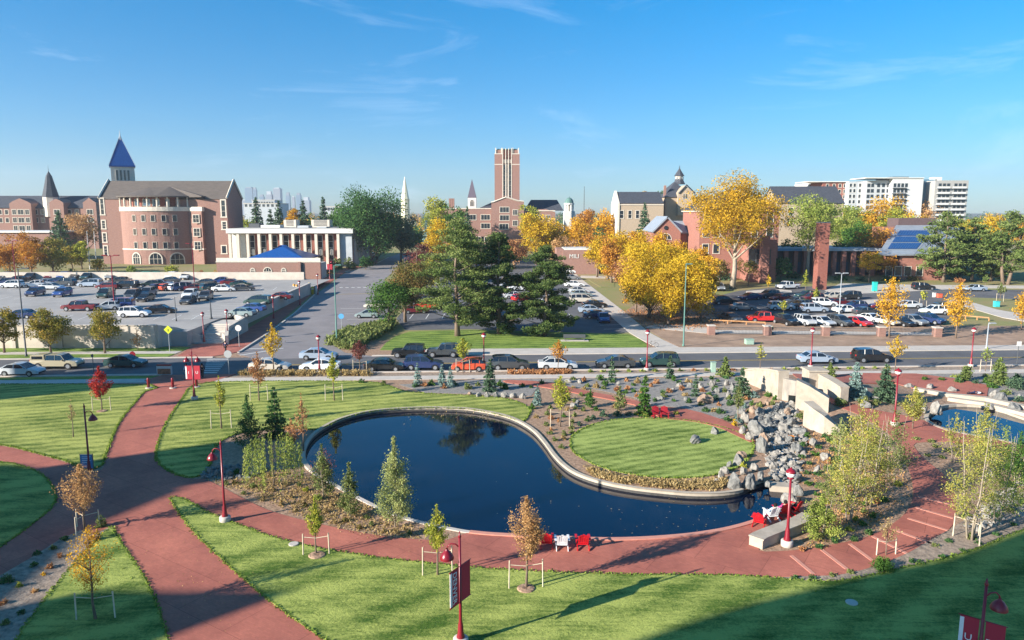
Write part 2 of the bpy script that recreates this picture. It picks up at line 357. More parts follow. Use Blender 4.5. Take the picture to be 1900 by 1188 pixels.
RPOND = RPOND[::-1] if sum(a.x * b.y - b.x * a.y for a, b in zip(RPOND, RPOND[1:] + RPOND[:1])) < 0 else RPOND
# base ground: near part with holes for the ponds, then out to the horizon
sheet('ground', [(-170, 2), (170, 2), (170, 105), (-170, 105)], M_MULCH, 0, 1.6, [POND, RPOND], edge_drop=0)
back = MB()
yy = [105, 205, 6000]
for a, b, xw in ((105, 205, 400), (205, 700, 900), (700, 12000, 9000)):
    back = MB(); back.quad((-xw, a, hz(0, a)), (xw, a, hz(0, a)), (xw, b, hz(0, b)), (-xw, b, hz(0, b)))
    tag(back.build('ground', M_BACKGRASS if a < 600 else M_FAR), kind='structure')
g = MB(); g.quad((-400, -60, 0), (-170, -60, 0), (-170, 105, 0), (-400, 105, 0)); g.quad((170, -60, 0), (400, -60, 0), (400, 105, 0), (170, 105, 0)); g.quad((-170, -60, 0), (170, -60, 0), (170, 2, 0), (-170, 2, 0))
tag(g.build('ground', M_EARTH), kind='structure')
def flatsheet(name, poly, m, z, kind='structure'):
    o = sheet(name, poly, m, z, 6, edge_drop=0, zfun=lambda x, y: 0); return o
# water and pond walls
def flat_poly(name, poly, m, z):
    rv, re_, rf, *_ = delaunay_2d_cdt([Vector(p) for p in poly], [(i, (i + 1) % len(poly)) for i in range(len(poly))], [], 0, 1e-4)
    cx = np.array([sum(rv[i].x for i in f) / 3 for f in rf]); cy = np.array([sum(rv[i].y for i in f) / 3 for f in rf]); ok = pip(cx, cy, poly)
    me = bpy.data.meshes.new(name); me.from_pydata([(p.x, p.y, z) for p in rv], [], [tuple(f) for f, k in zip(rf, ok) if k]); me.materials.append(m); me.update()
    bm = bmesh.new(); bm.from_mesh(me); bmesh.ops.recalc_face_normals(bm, faces=bm.faces)
    if bm.faces and bm.faces[0].normal.z < 0: bmesh.ops.reverse_faces(bm, faces=bm.faces)
    for f in bm.faces:
        if f.normal.z < 0: f.normal_flip()
    bm.to_mesh(me); bm.free()
    o = bpy.data.objects.new(name, me); COL.objects.link(o); o['kind'] = 'structure'; return o
flat_poly('pond_water', POND, M_WATER, -0.28)
rz0 = min(hz(p.x, p.y) for p in RPOND)
flat_poly('upper_pond_water', RPOND, M_WATER, -0.15)
def at_px(p):      # world -> photo pixel (used only to pick stretches of an outline)
    d = depth(Vector((p[0], p[1], 0))); v = (p[1] * sp + (0 - CAM_H) * cp) / d
    return 950 + p[0] / d * FPX, 594 - v * FPX
kerb_far = [p for p in POND if not (at_px(p)[1] > 893 and 600 < at_px(p)[0] < 1390) and at_px(p)[0] < 1385 or (at_px(p)[1] < 921 and at_px(p)[0] < 1385 and at_px(p)[0] > 1050)]
# far kerb runs from the left tip over the top to the rocks
i0 = max(range(len(POND)), key=lambda i: -abs(at_px(POND[i])[0] - 585) - abs(at_px(POND[i])[1] - 878))
i1 = max(range(len(POND)), key=lambda i: -abs(at_px(POND[i])[0] - 1380) - abs(at_px(POND[i])[1] - 912))
i2 = max(range(len(POND)), key=lambda i: -abs(at_px(POND[i])[0] - 1450) - abs(at_px(POND[i])[1] - 942))
def arc_idx(a, b):
    out = [a]; 
    while out[-1] != b: out.append((out[-1] + 1) % len(POND))
    return out
A_ = arc_idx(i0, i1); B_ = arc_idx(i1, i0)
farI = A_ if sum(POND[i].y for i in A_) / len(A_) > sum(POND[i].y for i in B_) / len(B_) else B_
far_line = [POND[i] for i in farI]
sgn = 1   # POND is counter-clockwise: left of travel is the water
C_ = arc_idx(i2, i0); D_ = arc_idx(i0, i2)
nearI = C_ if sum(POND[i].y for i in C_) / len(C_) < sum(POND[i].y for i in D_) / len(D_) else D_
near_line = [POND[i] for i in nearI]
o = sweep('pond_kerb', far_line, [(0.0, -0.1), (0.0, 0.05), (0.05, 0.13), (-0.24, 0.13), (-0.29, 0.05), (-0.29, -0.3)], M_KERB)
tag(o, 'tan concrete kerb curving round the far and left side of the big pond', 'kerb')
nl_left = [p for p in near_line if at_px(p)[0] < 880]; nl_right = [p for p in near_line if at_px(p)[0] >= 870]
o = sweep('pond_edging', nl_left, [(0.02, -0.7), (0.02, 0.06), (-0.28, 0.06), (-0.28, -0.2)], M_CONC)
tag(o, 'thin pale concrete edging between the big pond and the mulch bed', 'edging')
o = sweep('pond_edging', nl_right, [(0.03, -0.8), (0.03, 0.09), (-0.30, 0.09), (-0.30, -0.2)], M_REDLIGHT)
tag(o, 'pink stone edging where the red promenade meets the big pond', 'edging')
# walls of the rest of the basins
sweepbox = [(0.0, -0.8), (0.0, 0.0), (-0.2, 0.0), (-0.2, -0.8)]
tag(sweep('pond_bank', POND, [(0.0, -0.9), (0.0, -0.1), (-0.2, -0.1), (-0.2, -0.9)], mat('dark_concrete', (.07, .065, .06), var=.3, coords='World'), True), kind='structure')  # darker concrete band just below the kerb
tag(sweep('upper_pond_edge', RPOND, [(0.0, -0.9), (0.0, 0.06), (-0.35, 0.06), (-0.35, -0.5)], M_KERB, True), 'pale concrete edge round the small upper pond on the right', 'edging')

# ------------------------------------------------------------------ street, pavements
def xline(pa, pb, xs):
    a, b = P(*pa), P(*pb); return [Vector((x, a.y + (b.y - a.y) * (x - a.x) / (b.x - a.x))) for x in xs]
def band(name, lo, hi, m, lift, x0=-165, x1=165, gridv=4):
    a = xline(*lo, (x0, x1)); b = xline(*hi, (x0, x1)); return sheet(name, [a[0], a[1], b[1], b[0]], m, lift, gridv)
NKL, FKL = ((0, 700), (1900, 679)), ((0, 668), (1900, 650))
band('street', NKL, FKL, M_ASPH, 0.01)
band('pavement', ((0, 713.5), (1900, 692)), ((0, 706.5), (1900, 686)), M_CONC, 0.05)
fs0 = P(735, 660).x
a = xline(*FKL, (fs0, 165)); b = xline((740, 648.5), (1900, 641.5), (fs0, 165)) if False else xline((740, 649), (1900, 641), (fs0, 165))
sheet('pavement', [a[0] + Vector((0, .25)), a[1] + Vector((0, .25)), b[1], b[0]], M_CONC, 0.06, 4)
def kerb(pts, m=M_CONC, w=0.3, h=0.13): return tag(sweep('kerb', pts, [(0, -0.1), (0, h), (-w, h), (-w, -0.1)], m), kind='structure')
k = xline(*NKL, (-165, P(298, 697).x)); kerb(k[::-1])
k = xline(*NKL, (P(445, 694).x, 165)); kerb(k[::-1])
k = xline(*FKL, (-165, P(395, 664).x)); kerb([k[0] + Vector((0, .3)), k[1] + Vector((0, .3))])
k = xline(*FKL, (P(690, 661).x, 165)); kerb([k[0] + Vector((0, .3)), k[1] + Vector((0, .3))])
# verge and footway by the car park wall, left
xl = P(330, 655).x
a = xline(*FKL, (-165, xl)); b = xline((0, 659), (320, 657), (-165, xl)); c = xline((0, 654), (320, 652), (-165, xl)); d = xline((0, 647), (320, 645), (-165, xl))
up = Vector((0, .32))
sheet('verge', [a[0] + up, a[1] + up, b[1], b[0]], M_LAWN4, 0.05, 3)
sheet('pavement', [b[0], b[1], c[1], c[0]], M_CONC, 0.04, 3)
sheet('verge', [c[0], c[1], d[1], d[0]], M_LAWN4, 0.05, 3)
# near planting strip
a = xline(*NKL, (-165, P(300, 697).x)); b = xline((0, 706.5), (1900, 686), (-165, P(300, 697).x))
sheet('verge', [a[0] - up, b[0], b[1], a[1] - up][::1], M_LAWN4, 0.04, 3)
a = xline(*NKL, (P(440, 694).x, 165)); b = xline((0, 706.5), (1900, 686), (P(440, 694).x, 165))
sheet('planting_strip', [a[0] - up, b[0], b[1], a[1] - up], M_TANGRAVEL, 0.03, 3)
# road going back
sheet('side_road', [(P(478, 667)).xy, P(440, 657).xy, P(468, 640).xy, P(500, 618).xy, P(545, 584).xy, P(583, 549).xy, P(640, 507).xy, P(700, 490).xy, P(716, 480).xy, P(742, 470).xy, P(778, 470).xy, P(735, 500).xy, P(712, 520).xy, P(745, 560).xy, P(705, 598).xy, P(660, 608).xy, P(634, 622).xy, P(618, 640).xy, P(640, 655).xy, P(700, 662).xy], M_ASPHLIGHT, 0.016, 4)
for a, b in (((440, 655), (500, 616)), ((500, 616), (545, 582)), ((545, 582), (583, 547))):
    kerb([P(*b).xy, P(*a).xy][::-1])
kerb([P(*q).xy for q in ((640, 505), (700, 488), (720, 478))])
sheet('footway', [P(330, 661).xy, P(360, 641).xy, P(420, 626).xy, P(448, 617).xy, P(560, 551).xy, P(576, 548).xy, P(500, 615).xy, P(462, 641).xy, P(438, 655).xy, P(395, 662).xy], M_RED, 0.05, 3)
sheet('footway', [P(590, 540).xy, P(640, 506).xy, P(700, 489).xy, P(700, 484).xy, P(640, 498).xy, P(590, 522).xy], M_RED, 0.05, 3)
# lawns and dirt by the centre car park
sheet('lawn', [P(q[0], q[1]).xy for q in ((705, 650), (716, 637), (735, 624), (760, 616), (870, 613), (1000, 616), (1110, 620), (1166, 621), (1185, 629), (1201, 640), (1200, 648))], M_LAWN4, 0.05, 3)
sheet('car_park', [P(*q).xy for q in ((752, 613), (735, 592), (775, 545), (800, 512), (850, 490), (1000, 478), (1046, 500), (1064, 522), (1100, 552), (1150, 595), (1178, 617), (1110, 618), (870, 611))], M_ASPH, 0.012, 4)
sheet('path', [P(*q).xy for q in ((1168, 618), (1130, 585), (1096, 552), (1062, 521), (1040, 498), (1056, 497), (1080, 519), (1118, 548), (1160, 580), (1204, 617), (1262, 646), (1222, 647))], M_CONC, 0.05, 3)
sheet('path', [P(*q).xy for q in ((1075, 516), (1078, 512), (1140, 513), (1142, 517))], M_CONC, 0.06, 3)
sheet('lawn', [P(*q).xy for q in ((1092, 520), (1140, 519), (1140, 533), (1115, 534))], M_BACKGRASS, 0.05, 3)
sheet('bare_earth', [P(*q).xy for q in ((1268, 648), (1200, 612), (1160, 578), (1185, 560), (1315, 560), (1330, 596), (1500, 600), (1700, 604), (1990, 606), (1990, 641), (1600, 645))], M_EARTH, 0.02, 4)
sheet('path', [P(*q).xy for q in ((1196, 608), (1215, 602), (1320, 609), (1330, 613), (1740, 618), (1740, 622), (1310, 619))], M_CONC, 0.05, 3)
sheet('car_park', [P(*q).xy for q in ((1330, 596), (1312, 572), (1322, 552), (1370, 540), (1430, 534), (1560, 530), (1640, 532), (1800, 538), (1990, 538), (1990, 560), (1900, 556), (1780, 551), (1755, 557), (1770, 580), (1740, 612), (1500, 608))], M_ASPH, 0.012, 4)
sheet('pavement', [P(*q).xy for q in ((1758, 560), (1775, 553), (1850, 575), (1990, 600), (1990, 612), (1860, 590))], M_CONC, 0.06, 3)
sheet('pavement', [P(*q).xy for q in ((1530, 540), (1560, 526), (1700, 529), (1990, 531), (1990, 536), (1800, 535), (1690, 541), (1600, 545))], M_CONC, 0.05, 3)
for pts in (((1590, 560), (1640, 556), (1700, 560), (1690, 566), (1600, 565)), ((1480, 588), (1580, 583), (1600, 588), (1500, 593)), ((1385, 541), (1450, 538), (1470, 543), (1400, 545))):
    sheet('car_park_island', [P(*q).xy for q in pts], M_CONC, 0.12, 2, smooth=2, edge_drop=0.15)
# ------------------------------------------------------------------ park: red paths, lawns, beds
RP = [(283, 714), (270, 728), (252, 748), (232, 772), (217, 797), (206, 825), (196, 852), (189, 872), (160, 876), (125, 860), (80, 847), (40, 836), (0, 828), (-120, 808), (-200, 850), (-200, 1270), (200, 1290), (700, 1270), (648, 1220), (600, 1188), (540, 1146), (480, 1100), (420, 1047), (372, 1002), (338, 962), (316, 926), (330, 924), (352, 932), (382, 950), (430, 970), (480, 989), (540, 1007), (600, 1020), (700, 1036), (800, 1047), (900, 1056), (1000, 1062), (1100, 1066), (1200, 1068), (1300, 1068), (1400, 1070), (1500, 1071), (1555, 1068), (1605, 1057), (1650, 1042), (1690, 1024), (1725, 1003), (1760, 984), (1771, 965), (1774, 935), (1768, 905), (1752, 882), (1722, 858), (1700, 835), (1700, 822), (1760, 820), (1850, 832), (1990, 856), (1990, 840), (1900, 826), (1850, 815), (1793, 805), (1745, 792), (1700, 776), (1650, 766), (1600, 756), (1560, 742), (1548, 752), (1590, 768), (1620, 785), (1648, 805), (1668, 830), (1682, 860), (1692, 890), (1694, 920), (1684, 948), (1652, 976), (1604, 998), (1540, 1012), (1500, 1019), (1440, 1024), (1408, 1022), (1418, 1006), (1445, 990), (1480, 974), (1496, 962), (1490, 940), (1470, 934)]
RPe = [(1450, 942), (1405, 964), (1355, 979), (1300, 989), (1245, 995), (1180, 999), (1120, 1000), (1060, 998), (1005, 996), (955, 993), (905, 990), (868, 986), (830, 1003), (780, 1002), (700, 994), (620, 979), (540, 960), (490, 944), (445, 922), (410, 904), (380, 890), (350, 889), (318, 879), (300, 868), (289, 850), (292, 825), (303, 795), (320, 765), (340, 737), (360, 714)]
edge_w = []
for q in RPe[:12]:
    p = P(*q).xy; c = min(POND, key=lambda w: (w - p).length); d = (p - c); edge_w.append(c + Vector((0.0, -0.02)))
red_poly = catmull([P(*q).xy for q in RP], False, 2) + edge_w + catmull([P(*q).xy for q in RPe[12:]], False, 3)
sheet('red_path', red_poly, M_RED, 0.03, 2.5)
sheet('red_path', [P(*q).xy for q in ((283, 716), (268, 707), (300, 697), (438, 695), (398, 708), (360, 716))], M_RED, 0.065, 2)
L1 = [(-120, 713), (0, 714), (280, 715), (268, 728), (250, 748), (230, 772), (215, 797), (204, 825), (194, 852), (187, 866), (160, 872), (125, 857), (80, 845), (40, 834), (0, 826), (-120, 806)]
sheet('lawn', catmull([P(*q).xy for q in L1], True, 2), M_LAWN1, 0.05, 2)
L4 = [(-120, 848), (0, 858), (32, 863), (66, 875), (90, 893), (103, 917), (101, 936), (82, 956), (50, 981), (0, 1017), (-60, 1055), (-200, 1090), (-220, 900)]
sheet('lawn', [P(*q).xy for q in L4], M_LAWN3, 0.06, 2, smooth=3)
L5 = [(205, 979), (214, 990), (240, 1030), (270, 1077), (294, 1130), (311, 1188), (325, 1290), (-10, 1290), (30, 1188), (60, 1145), (95, 1098), (130, 1056), (168, 1012)]
sheet('lawn', catmull([P(*q).xy for q in L5], True, 2), M_LAWN3, 0.055, 2)
B5 = [(205, 979), (180, 990), (150, 985), (110, 1003), (60, 1035), (0, 1070), (-120, 1130), (-120, 1290), (-10, 1290), (30, 1188), (60, 1145), (95, 1098), (130, 1056), (168, 1012)]
sheet('gravel_bed', [P(*q).xy for q in B5], M_TANGRAVEL, 0.05, 2)
L2 = [(362, 714), (440, 709), (600, 708), (700, 711), (742, 725), (790, 731), (880, 735), (940, 741), (972, 752), (984, 764), (978, 776), (967, 783), (940, 774), (906, 766), (868, 760), (825, 758), (780, 758), (735, 760), (692, 764), (658, 771), (627, 781), (600, 795), (582, 798), (560, 796), (520, 797), (470, 800), (440, 806), (412, 818), (394, 842), (388, 868), (370, 884), (345, 887), (318, 877), (300, 866), (290, 850), (293, 825), (304, 795), (321, 765), (341, 737)]
l2w = []
for q in L2:
    p = P(*q).xy; c = min(POND, key=lambda w: (w - p).length)
    if (p - c).length < 0.9 and q[0] > 590 and q[0] < 970:
        d = p - Vector((P(800, 860).x, P(800, 860).y)); p = c + d.normalized() * 0.45
    l2w.append(p)
sheet('lawn', catmull(l2w, True, 2), M_LAWN1, 0.05, 2)
L3 = [(1059, 824), (1062, 810), (1082, 796), (1112, 785), (1150, 779), (1200, 777), (1250, 778), (1300, 785), (1345, 795), (1378, 807), (1396, 820), (1398, 836), (1388, 852), (1368, 868), (1340, 879), (1300, 886), (1250, 888), (1200, 885), (1150, 877), (1108, 865), (1078, 850), (1062, 837)]
sheet('round_lawn', [P(*q).xy for q in L3], M_LAWN2, 0.05, 1.5, smooth=3)
L6 = [(316, 926), (330, 924), (352, 932), (382, 950), (430, 970), (480, 989), (540, 1007), (600, 1020), (700, 1036), (800, 1047), (900, 1056), (1000, 1062), (1100, 1066), (1200, 1068), (1300, 1068), (1400, 1071), (1500, 1079), (1560, 1079), (1630, 1066), (1700, 1050), (1780, 1030), (1850, 1005), (1905, 982), (2100, 920), (2300, 1290), (700, 1290), (648, 1220), (600, 1188), (540, 1146), (480, 1100), (420, 1047), (372, 1002), (338, 962)]
sheet('lawn', catmull([P(*q).xy for q in L6], False, 2), M_LAWN3, 0.055, 2)
G1 = [(1440, 1073), (1555, 1069), (1605, 1058), (1650, 1043), (1690, 1025), (1725, 1004), (1760, 985), (1830, 940), (1990, 880), (1990, 960), (1905, 981), (1850, 1004), (1780, 1029), (1700, 1049), (1630, 1065), (1560, 1078), (1500, 1078)]
sheet('gravel_bed', [P(*q).xy for q in G1], M_TANGRAVEL, 0.05, 2)
G2 = [(740, 714), (900, 704), (1100, 702), (1386, 699), (1392, 720), (1395, 745), (1380, 765), (1335, 778), (1265, 757), (1214, 752), (1176, 738), (1100, 722), (1000, 716), (985, 735), (940, 735), (860, 731), (790, 729)]
sheet('gravel_bed', [P(*q).xy for q in G2], M_GRAVEL, 0.02, 2)
G3 = [(1610, 692), (1990, 690), (1990, 770), (1900, 745), (1838, 738), (1812, 716), (1700, 699)]
sheet('gravel_bed', [P(*q).xy for q in G3], M_GRAVEL, 0.02, 2)
R3 = [(943, 706), (1024, 711), (1062, 721), (1113, 731), (1176, 743), (1214, 757), (1264, 758), (1340, 780), (1396, 812), (1392, 822), (1340, 797), (1290, 784), (1235, 778), (1216, 771), (1176, 752), (1087, 734), (1050, 727), (1005, 719), (940, 711)]
sheet('red_path', catmull([P(*q).xy for q in R3], True, 2), M_RED, 0.075, 1.5)
R4 = [(1470, 694), (1530, 697), (1600, 693), (1700, 694), (1770, 703), (1835, 716), (1830, 741), (1760, 734), (1700, 723), (1660, 712), (1600, 712), (1560, 720), (1572, 742), (1545, 752), (1510, 722), (1490, 708)]
sheet('red_plaza', [P(*q).xy for q in R4], M_RED, 0.06, 1.5)
# long stone ledge and banks of the upper pond
for nm, pts in (('stone_ledge', [(1700, 724), (1760, 735), (1830, 742), (1900, 757), (1990, 780)]), ('stone_ledge', [(1760, 742), (1830, 752), (1900, 770), (1990, 792)])):
    pl = [P(*q).xy for q in pts]
    tag(sweep(nm, pl, [(0, -0.2), (0, 0.35), (-0.7, 0.35), (-0.7, -0.2)], M_KERB), 'long pale stone ledge ' + ('along the edge of the red plaza' if pts[0][0] == 1700 else 'stepping down to the small upper pond'), 'ledge')
# light steps across the red path
steps_px = [((1472, 1032), (1513, 1066)), ((1528, 1021), (1575, 1057)), ((1580, 1010), (1622, 1041)), ((1622, 996), (1686, 1028)), ((1660, 983), (1730, 1009)), ((1686, 962), (1762, 985)), ((1700, 942), (1770, 962)), ((1704, 922), (1772, 938))]
for i, (a, b) in enumerate(steps_px):
    pa, pb = P(*a).xy, P(*b).xy
    o = sweep('step_edge', [pa, pb], [(0, 0.0), (0, 0.05), (-0.22, 0.05), (-0.22, 0.0)], M_REDLIGHT)
    tag(o, f'pale pink step edge across the red stepped path, {ordw(i)} step from the pond end', 'step', 'step edges of the red path')
# marks on the street: crosswalk bars, centre line, parking bays
mk = MB()
def bar(a, b, w, z=0.03, mb=None, zf=hz):
    a = Vector(a[:2]); b = Vector(b[:2]); d = (b - a).normalized(); n = Vector((-d.y, d.x)) * w / 2
    q = [a - n, b - n, b + n, a + n]
    (mb or mk).add([(p.x, p.y, zf(p.x, p.y) + z) for p in q], [(0, 1, 2, 3)])
for i in range(8):
    y = 667 + i * 3.6; bar(P(384 - i * 0.8, y), P(424 - i * 3, y), 0.35 + i * .0)
bar(P(445, 660), P(520, 648), 0.3, 0.04); bar(P(462, 648), P(526, 647), 0.3, 0.045)
for i in range(9): bar(P(630 + i * 11, 534), P(636 + i * 11, 534), 0.6, 0.04)
for i in range(8): bar(P(650 - i * 3, 603 + i * 0 - i * 5), P(700, 603 - i * 5), 0.14, 0.04) if i % 2 == 0 else None
tag(mk.build('road_markings', M_MARK), kind='structure')
mk = MB()
l0 = xline((0, 683.5), (1900, 664), (P(460, 680).x, 160)); bar(l0[0], l0[1], 0.12); bar(l0[0] + Vector((0, .3)), l0[1] + Vector((0, .3)), 0.12)
l0 = xline((0, 683.5), (1900, 664), (-160, P(230, 680).x)); bar(l0[0], l0[1], 0.12)
bar(P(607, 547), P(700, 545), 0.25, 0.04)
tag(mk.build('yellow_markings', M_YMARK), kind='structure')
mk = MB()
for i in range(14):
    p = P(760 + i * 30, 592); bar(p, p + Vector((0, 5, 0)), 0.12)
for i in range(16):
    a = P(1180 - 9.0 * i, 610 - 7.4 * i); bar(a + Vector((-0.3, 0, 0)), a + Vector((-5.2, -.6, 0)), 0.12)
for i in range(15):
    a = P(1340 + i * 27, 598); bar(a, a + Vector((-1.5, 5.0, 0)), 0.12)
for i in range(9):
    a = P(1380 + i * 30, 573); bar(a, a + Vector((-1.5, 5.0, 0)), 0.12)
tag(mk.build('parking_bay_lines', M_MARK), kind='structure')

# ------------------------------------------------------------------ raised left car park
def deckz(x, y): return 2.0 + (y - 98) * 0.0118
DX1 = -45.5
M_WALLC = mat('car_park_wall', (0.60, 0.53, 0.45), c2=(0.47, 0.41, 0.35), scale=0.6, bump=0.15, bscale=8, coords='World', rough=0.9, detail=8)
m = MB(); fy = 99.0
vs = [(-190, fy), (DX1, fy + 1.5), (DX1, 172), (-190, 172)]
m.add([(x, y, deckz(x, y)) for x, y in vs] + [(x, y, -0.5) for x, y in vs], [(0, 1, 2, 3), (0, 4, 5, 1), (1, 5, 6, 2), (3, 2, 6, 7), (0, 3, 7, 4)])
tag(m.build('car_park_deck', M_DECK), kind='structure')
mk = MB()
for i in range(24):
    for y in (111, 135, 150):
        x = DX1 - 4 - i * 2.9; bar((x, y), (x - 0.8, y + 5), 0.12, 0.012, zf=deckz)
for i in range(14): bar((DX1 - 0.8, 112 + i * 2.9), (DX1 - 5.5, 112 + i * 2.9), 0.12, 0.012, zf=deckz)
tag(mk.build('parking_bay_lines', M_MARK), kind='structure')
wm = MB(); xw = P(292, 646).x
wm.prism([(-190, fy - 0.45), (xw, fy - 0.45), (xw, fy), (-190, fy)], -0.2, 3.15)
wo = wm.build('retaining_wall', M_WALLC); tag(wo, 'long tan concrete retaining wall in front of the raised left car park', 'wall')
cpg = MB().box(-190, xw + 0.1, fy - 0.55, fy + 0.1, 3.153, 3.27); cpg.build('coping', M_CONC, wo)
for i in range(12):
    cx = xw - 0.3 - i * 6.4; MB().box(cx - 0.25, cx + 0.25, fy - 0.62, fy - 0.452, 0, 3.14).build('pilaster', M_CONC, wo)
# side parapet along the side road
wp = [(DX1 + 1.6, 114), (DX1 + 2.2, 152)]
pz = MB(); pz.prism([(DX1 + 1.5, 114), (DX1 + 1.9, 114), (DX1 + 3.0, 153), (DX1 + 2.6, 153)], -0.2, [2.5, 2.5, 3.75, 3.75])
so = pz.build('parapet_wall', M_WALLC); tag(so, 'long pale concrete parapet between the raised car park and the side road', 'wall')
pz = MB(); pz.prism([(DX1 + 1.4, 113.9), (DX1 + 2.0, 113.9), (DX1 + 3.1, 153.1), (DX1 + 2.5, 153.1)], [2.503, 2.503, 3.753, 3.753], [2.6, 2.6, 3.86, 3.86]); pz.build('coping', M_CONC, so)
m = MB(); m.add([(x, y, z) for x, y, z in ((DX1, 112, deckz(0, 112)), (DX1 + 1.5, 114, deckz(0, 114)), (DX1 + 2.6, 153, deckz(0, 153)), (DX1 + 2.6, 172, deckz(0, 172)), (DX1, 172, deckz(0, 172)))], [(0, 1, 2, 3, 4)])
tag(m.build('car_park_deck', M_DECK), kind='structure')
rear = MB().prism([(-190, 171), (-49, 171), (-49, 171.6), (-190, 171.6)], 2.0, 4.6)
tag(rear.build('garden_wall', M_WALLC), 'low tan concrete wall along the rear of the left car park', 'wall')
# entrance stair between curving walls at the street corner
st = thing('entrance_stair', 'pale concrete stair with curving cheek walls climbing to the left car park', 'stair', P(370, 640))
def wallseg(pts, z0, tops, th, name, par, m=M_WALLC):
    pl = [Vector(p[:2]) for p in pts]; mb = MB()
    L_ = []; R_ = []
    for i, p in enumerate(pl):
        a = pl[max(0, i - 1)]; b = pl[min(len(pl) - 1, i + 1)]; d = (b - a).normalized(); n = Vector((-d.y, d.x)) * th / 2; L_.append(p + n); R_.append(p - n)
    for i in range(len(pl) - 1):
        q = [R_[i], R_[i + 1], L_[i + 1], L_[i]]; mb.prism(q, z0, [tops[i], tops[i + 1], tops[i + 1], tops[i]])
    return mb.build(name, m, par)
wallseg([P(292, 646), P(300, 643), P(330, 640), P(360, 637), P(372, 636)], -0.1, [3.2, 3.0, 2.5, 1.6, 1.1], 0.6, 'cheek_wall', st)
wallseg([P(384, 632), P(400, 632), P(416, 633), P(421, 640)], -0.1, [1.1, 1.1, 1.2, 1.3], 0.5, 'seat_wall', st)
a = P(421, 639); wallseg([a, a + Vector((-1.4, 4, 0)), a + Vector((-1.0, 9.5, 0)), Vector((DX1 + 1.7, 114.1, 0))], -0.1, [1.3, 1.9, 2.5, 2.6], 0.5, 'cheek_wall', st)
wallseg([P(306, 641), P(318, 640), P(342, 638)], -0.1, [1.5, 1.5, 1.3], 0.6, 'planter_wall', st)
for i in range(9):
    y0 = 102.0 + i * 0.75; z = 0.22 * (i + 1)
    MB().box(-45.3, -41.2, y0, y0 + 0.75 + (0 if i < 8 else 3.5), -0.1, z).build('step', M_CONC, st)
# ------------------------------------------------------------------ leaves
def leaf_mesh(name, C, size, tint, m, rng, stretch=1.0, up=0.0, D=None, parts=None):
    C = np.asarray(C, np.float32); n = len(C)
    nrm = rng.normal(size=(n, 3)); nrm[:, 2] += up; nrm /= np.linalg.norm(nrm, axis=1)[:, None]
    t = rng.normal(size=(n, 3)) if D is None else D + rng.normal(size=(n, 3)) * 0.25
    t -= nrm * (t * nrm).sum(1)[:, None]; t /= np.linalg.norm(t, axis=1)[:, None] + 1e-9
    b = np.cross(nrm, t); s = (size * (0.6 + 0.8 * rng.random(n)))[:, None] * 0.5
    V = np.empty((n, 4, 3), np.float32)
    V[:, 0] = C - t * s * stretch; V[:, 1] = C + b * s * 0.8; V[:, 2] = C + t * s * stretch; V[:, 3] = C - b * s * 0.8
    me = bpy.data.meshes.new(name); me.vertices.add(4 * n); me.vertices.foreach_set('co', V.ravel())
    me.loops.add(4 * n); me.loops.foreach_set('vertex_index', np.arange(4 * n, dtype=np.int32))
    me.polygons.add(n); me.polygons.foreach_set('loop_start', np.arange(0, 4 * n, 4, dtype=np.int32)); me.polygons.foreach_set('loop_total', np.full(n, 4, np.int32))
    at = me.attributes.new('tint', 'FLOAT', 'FACE'); at.data.foreach_set('value', np.clip(tint, 0, 1).astype(np.float32))
    me.materials.append(m); me.update(); me.validate(); return me
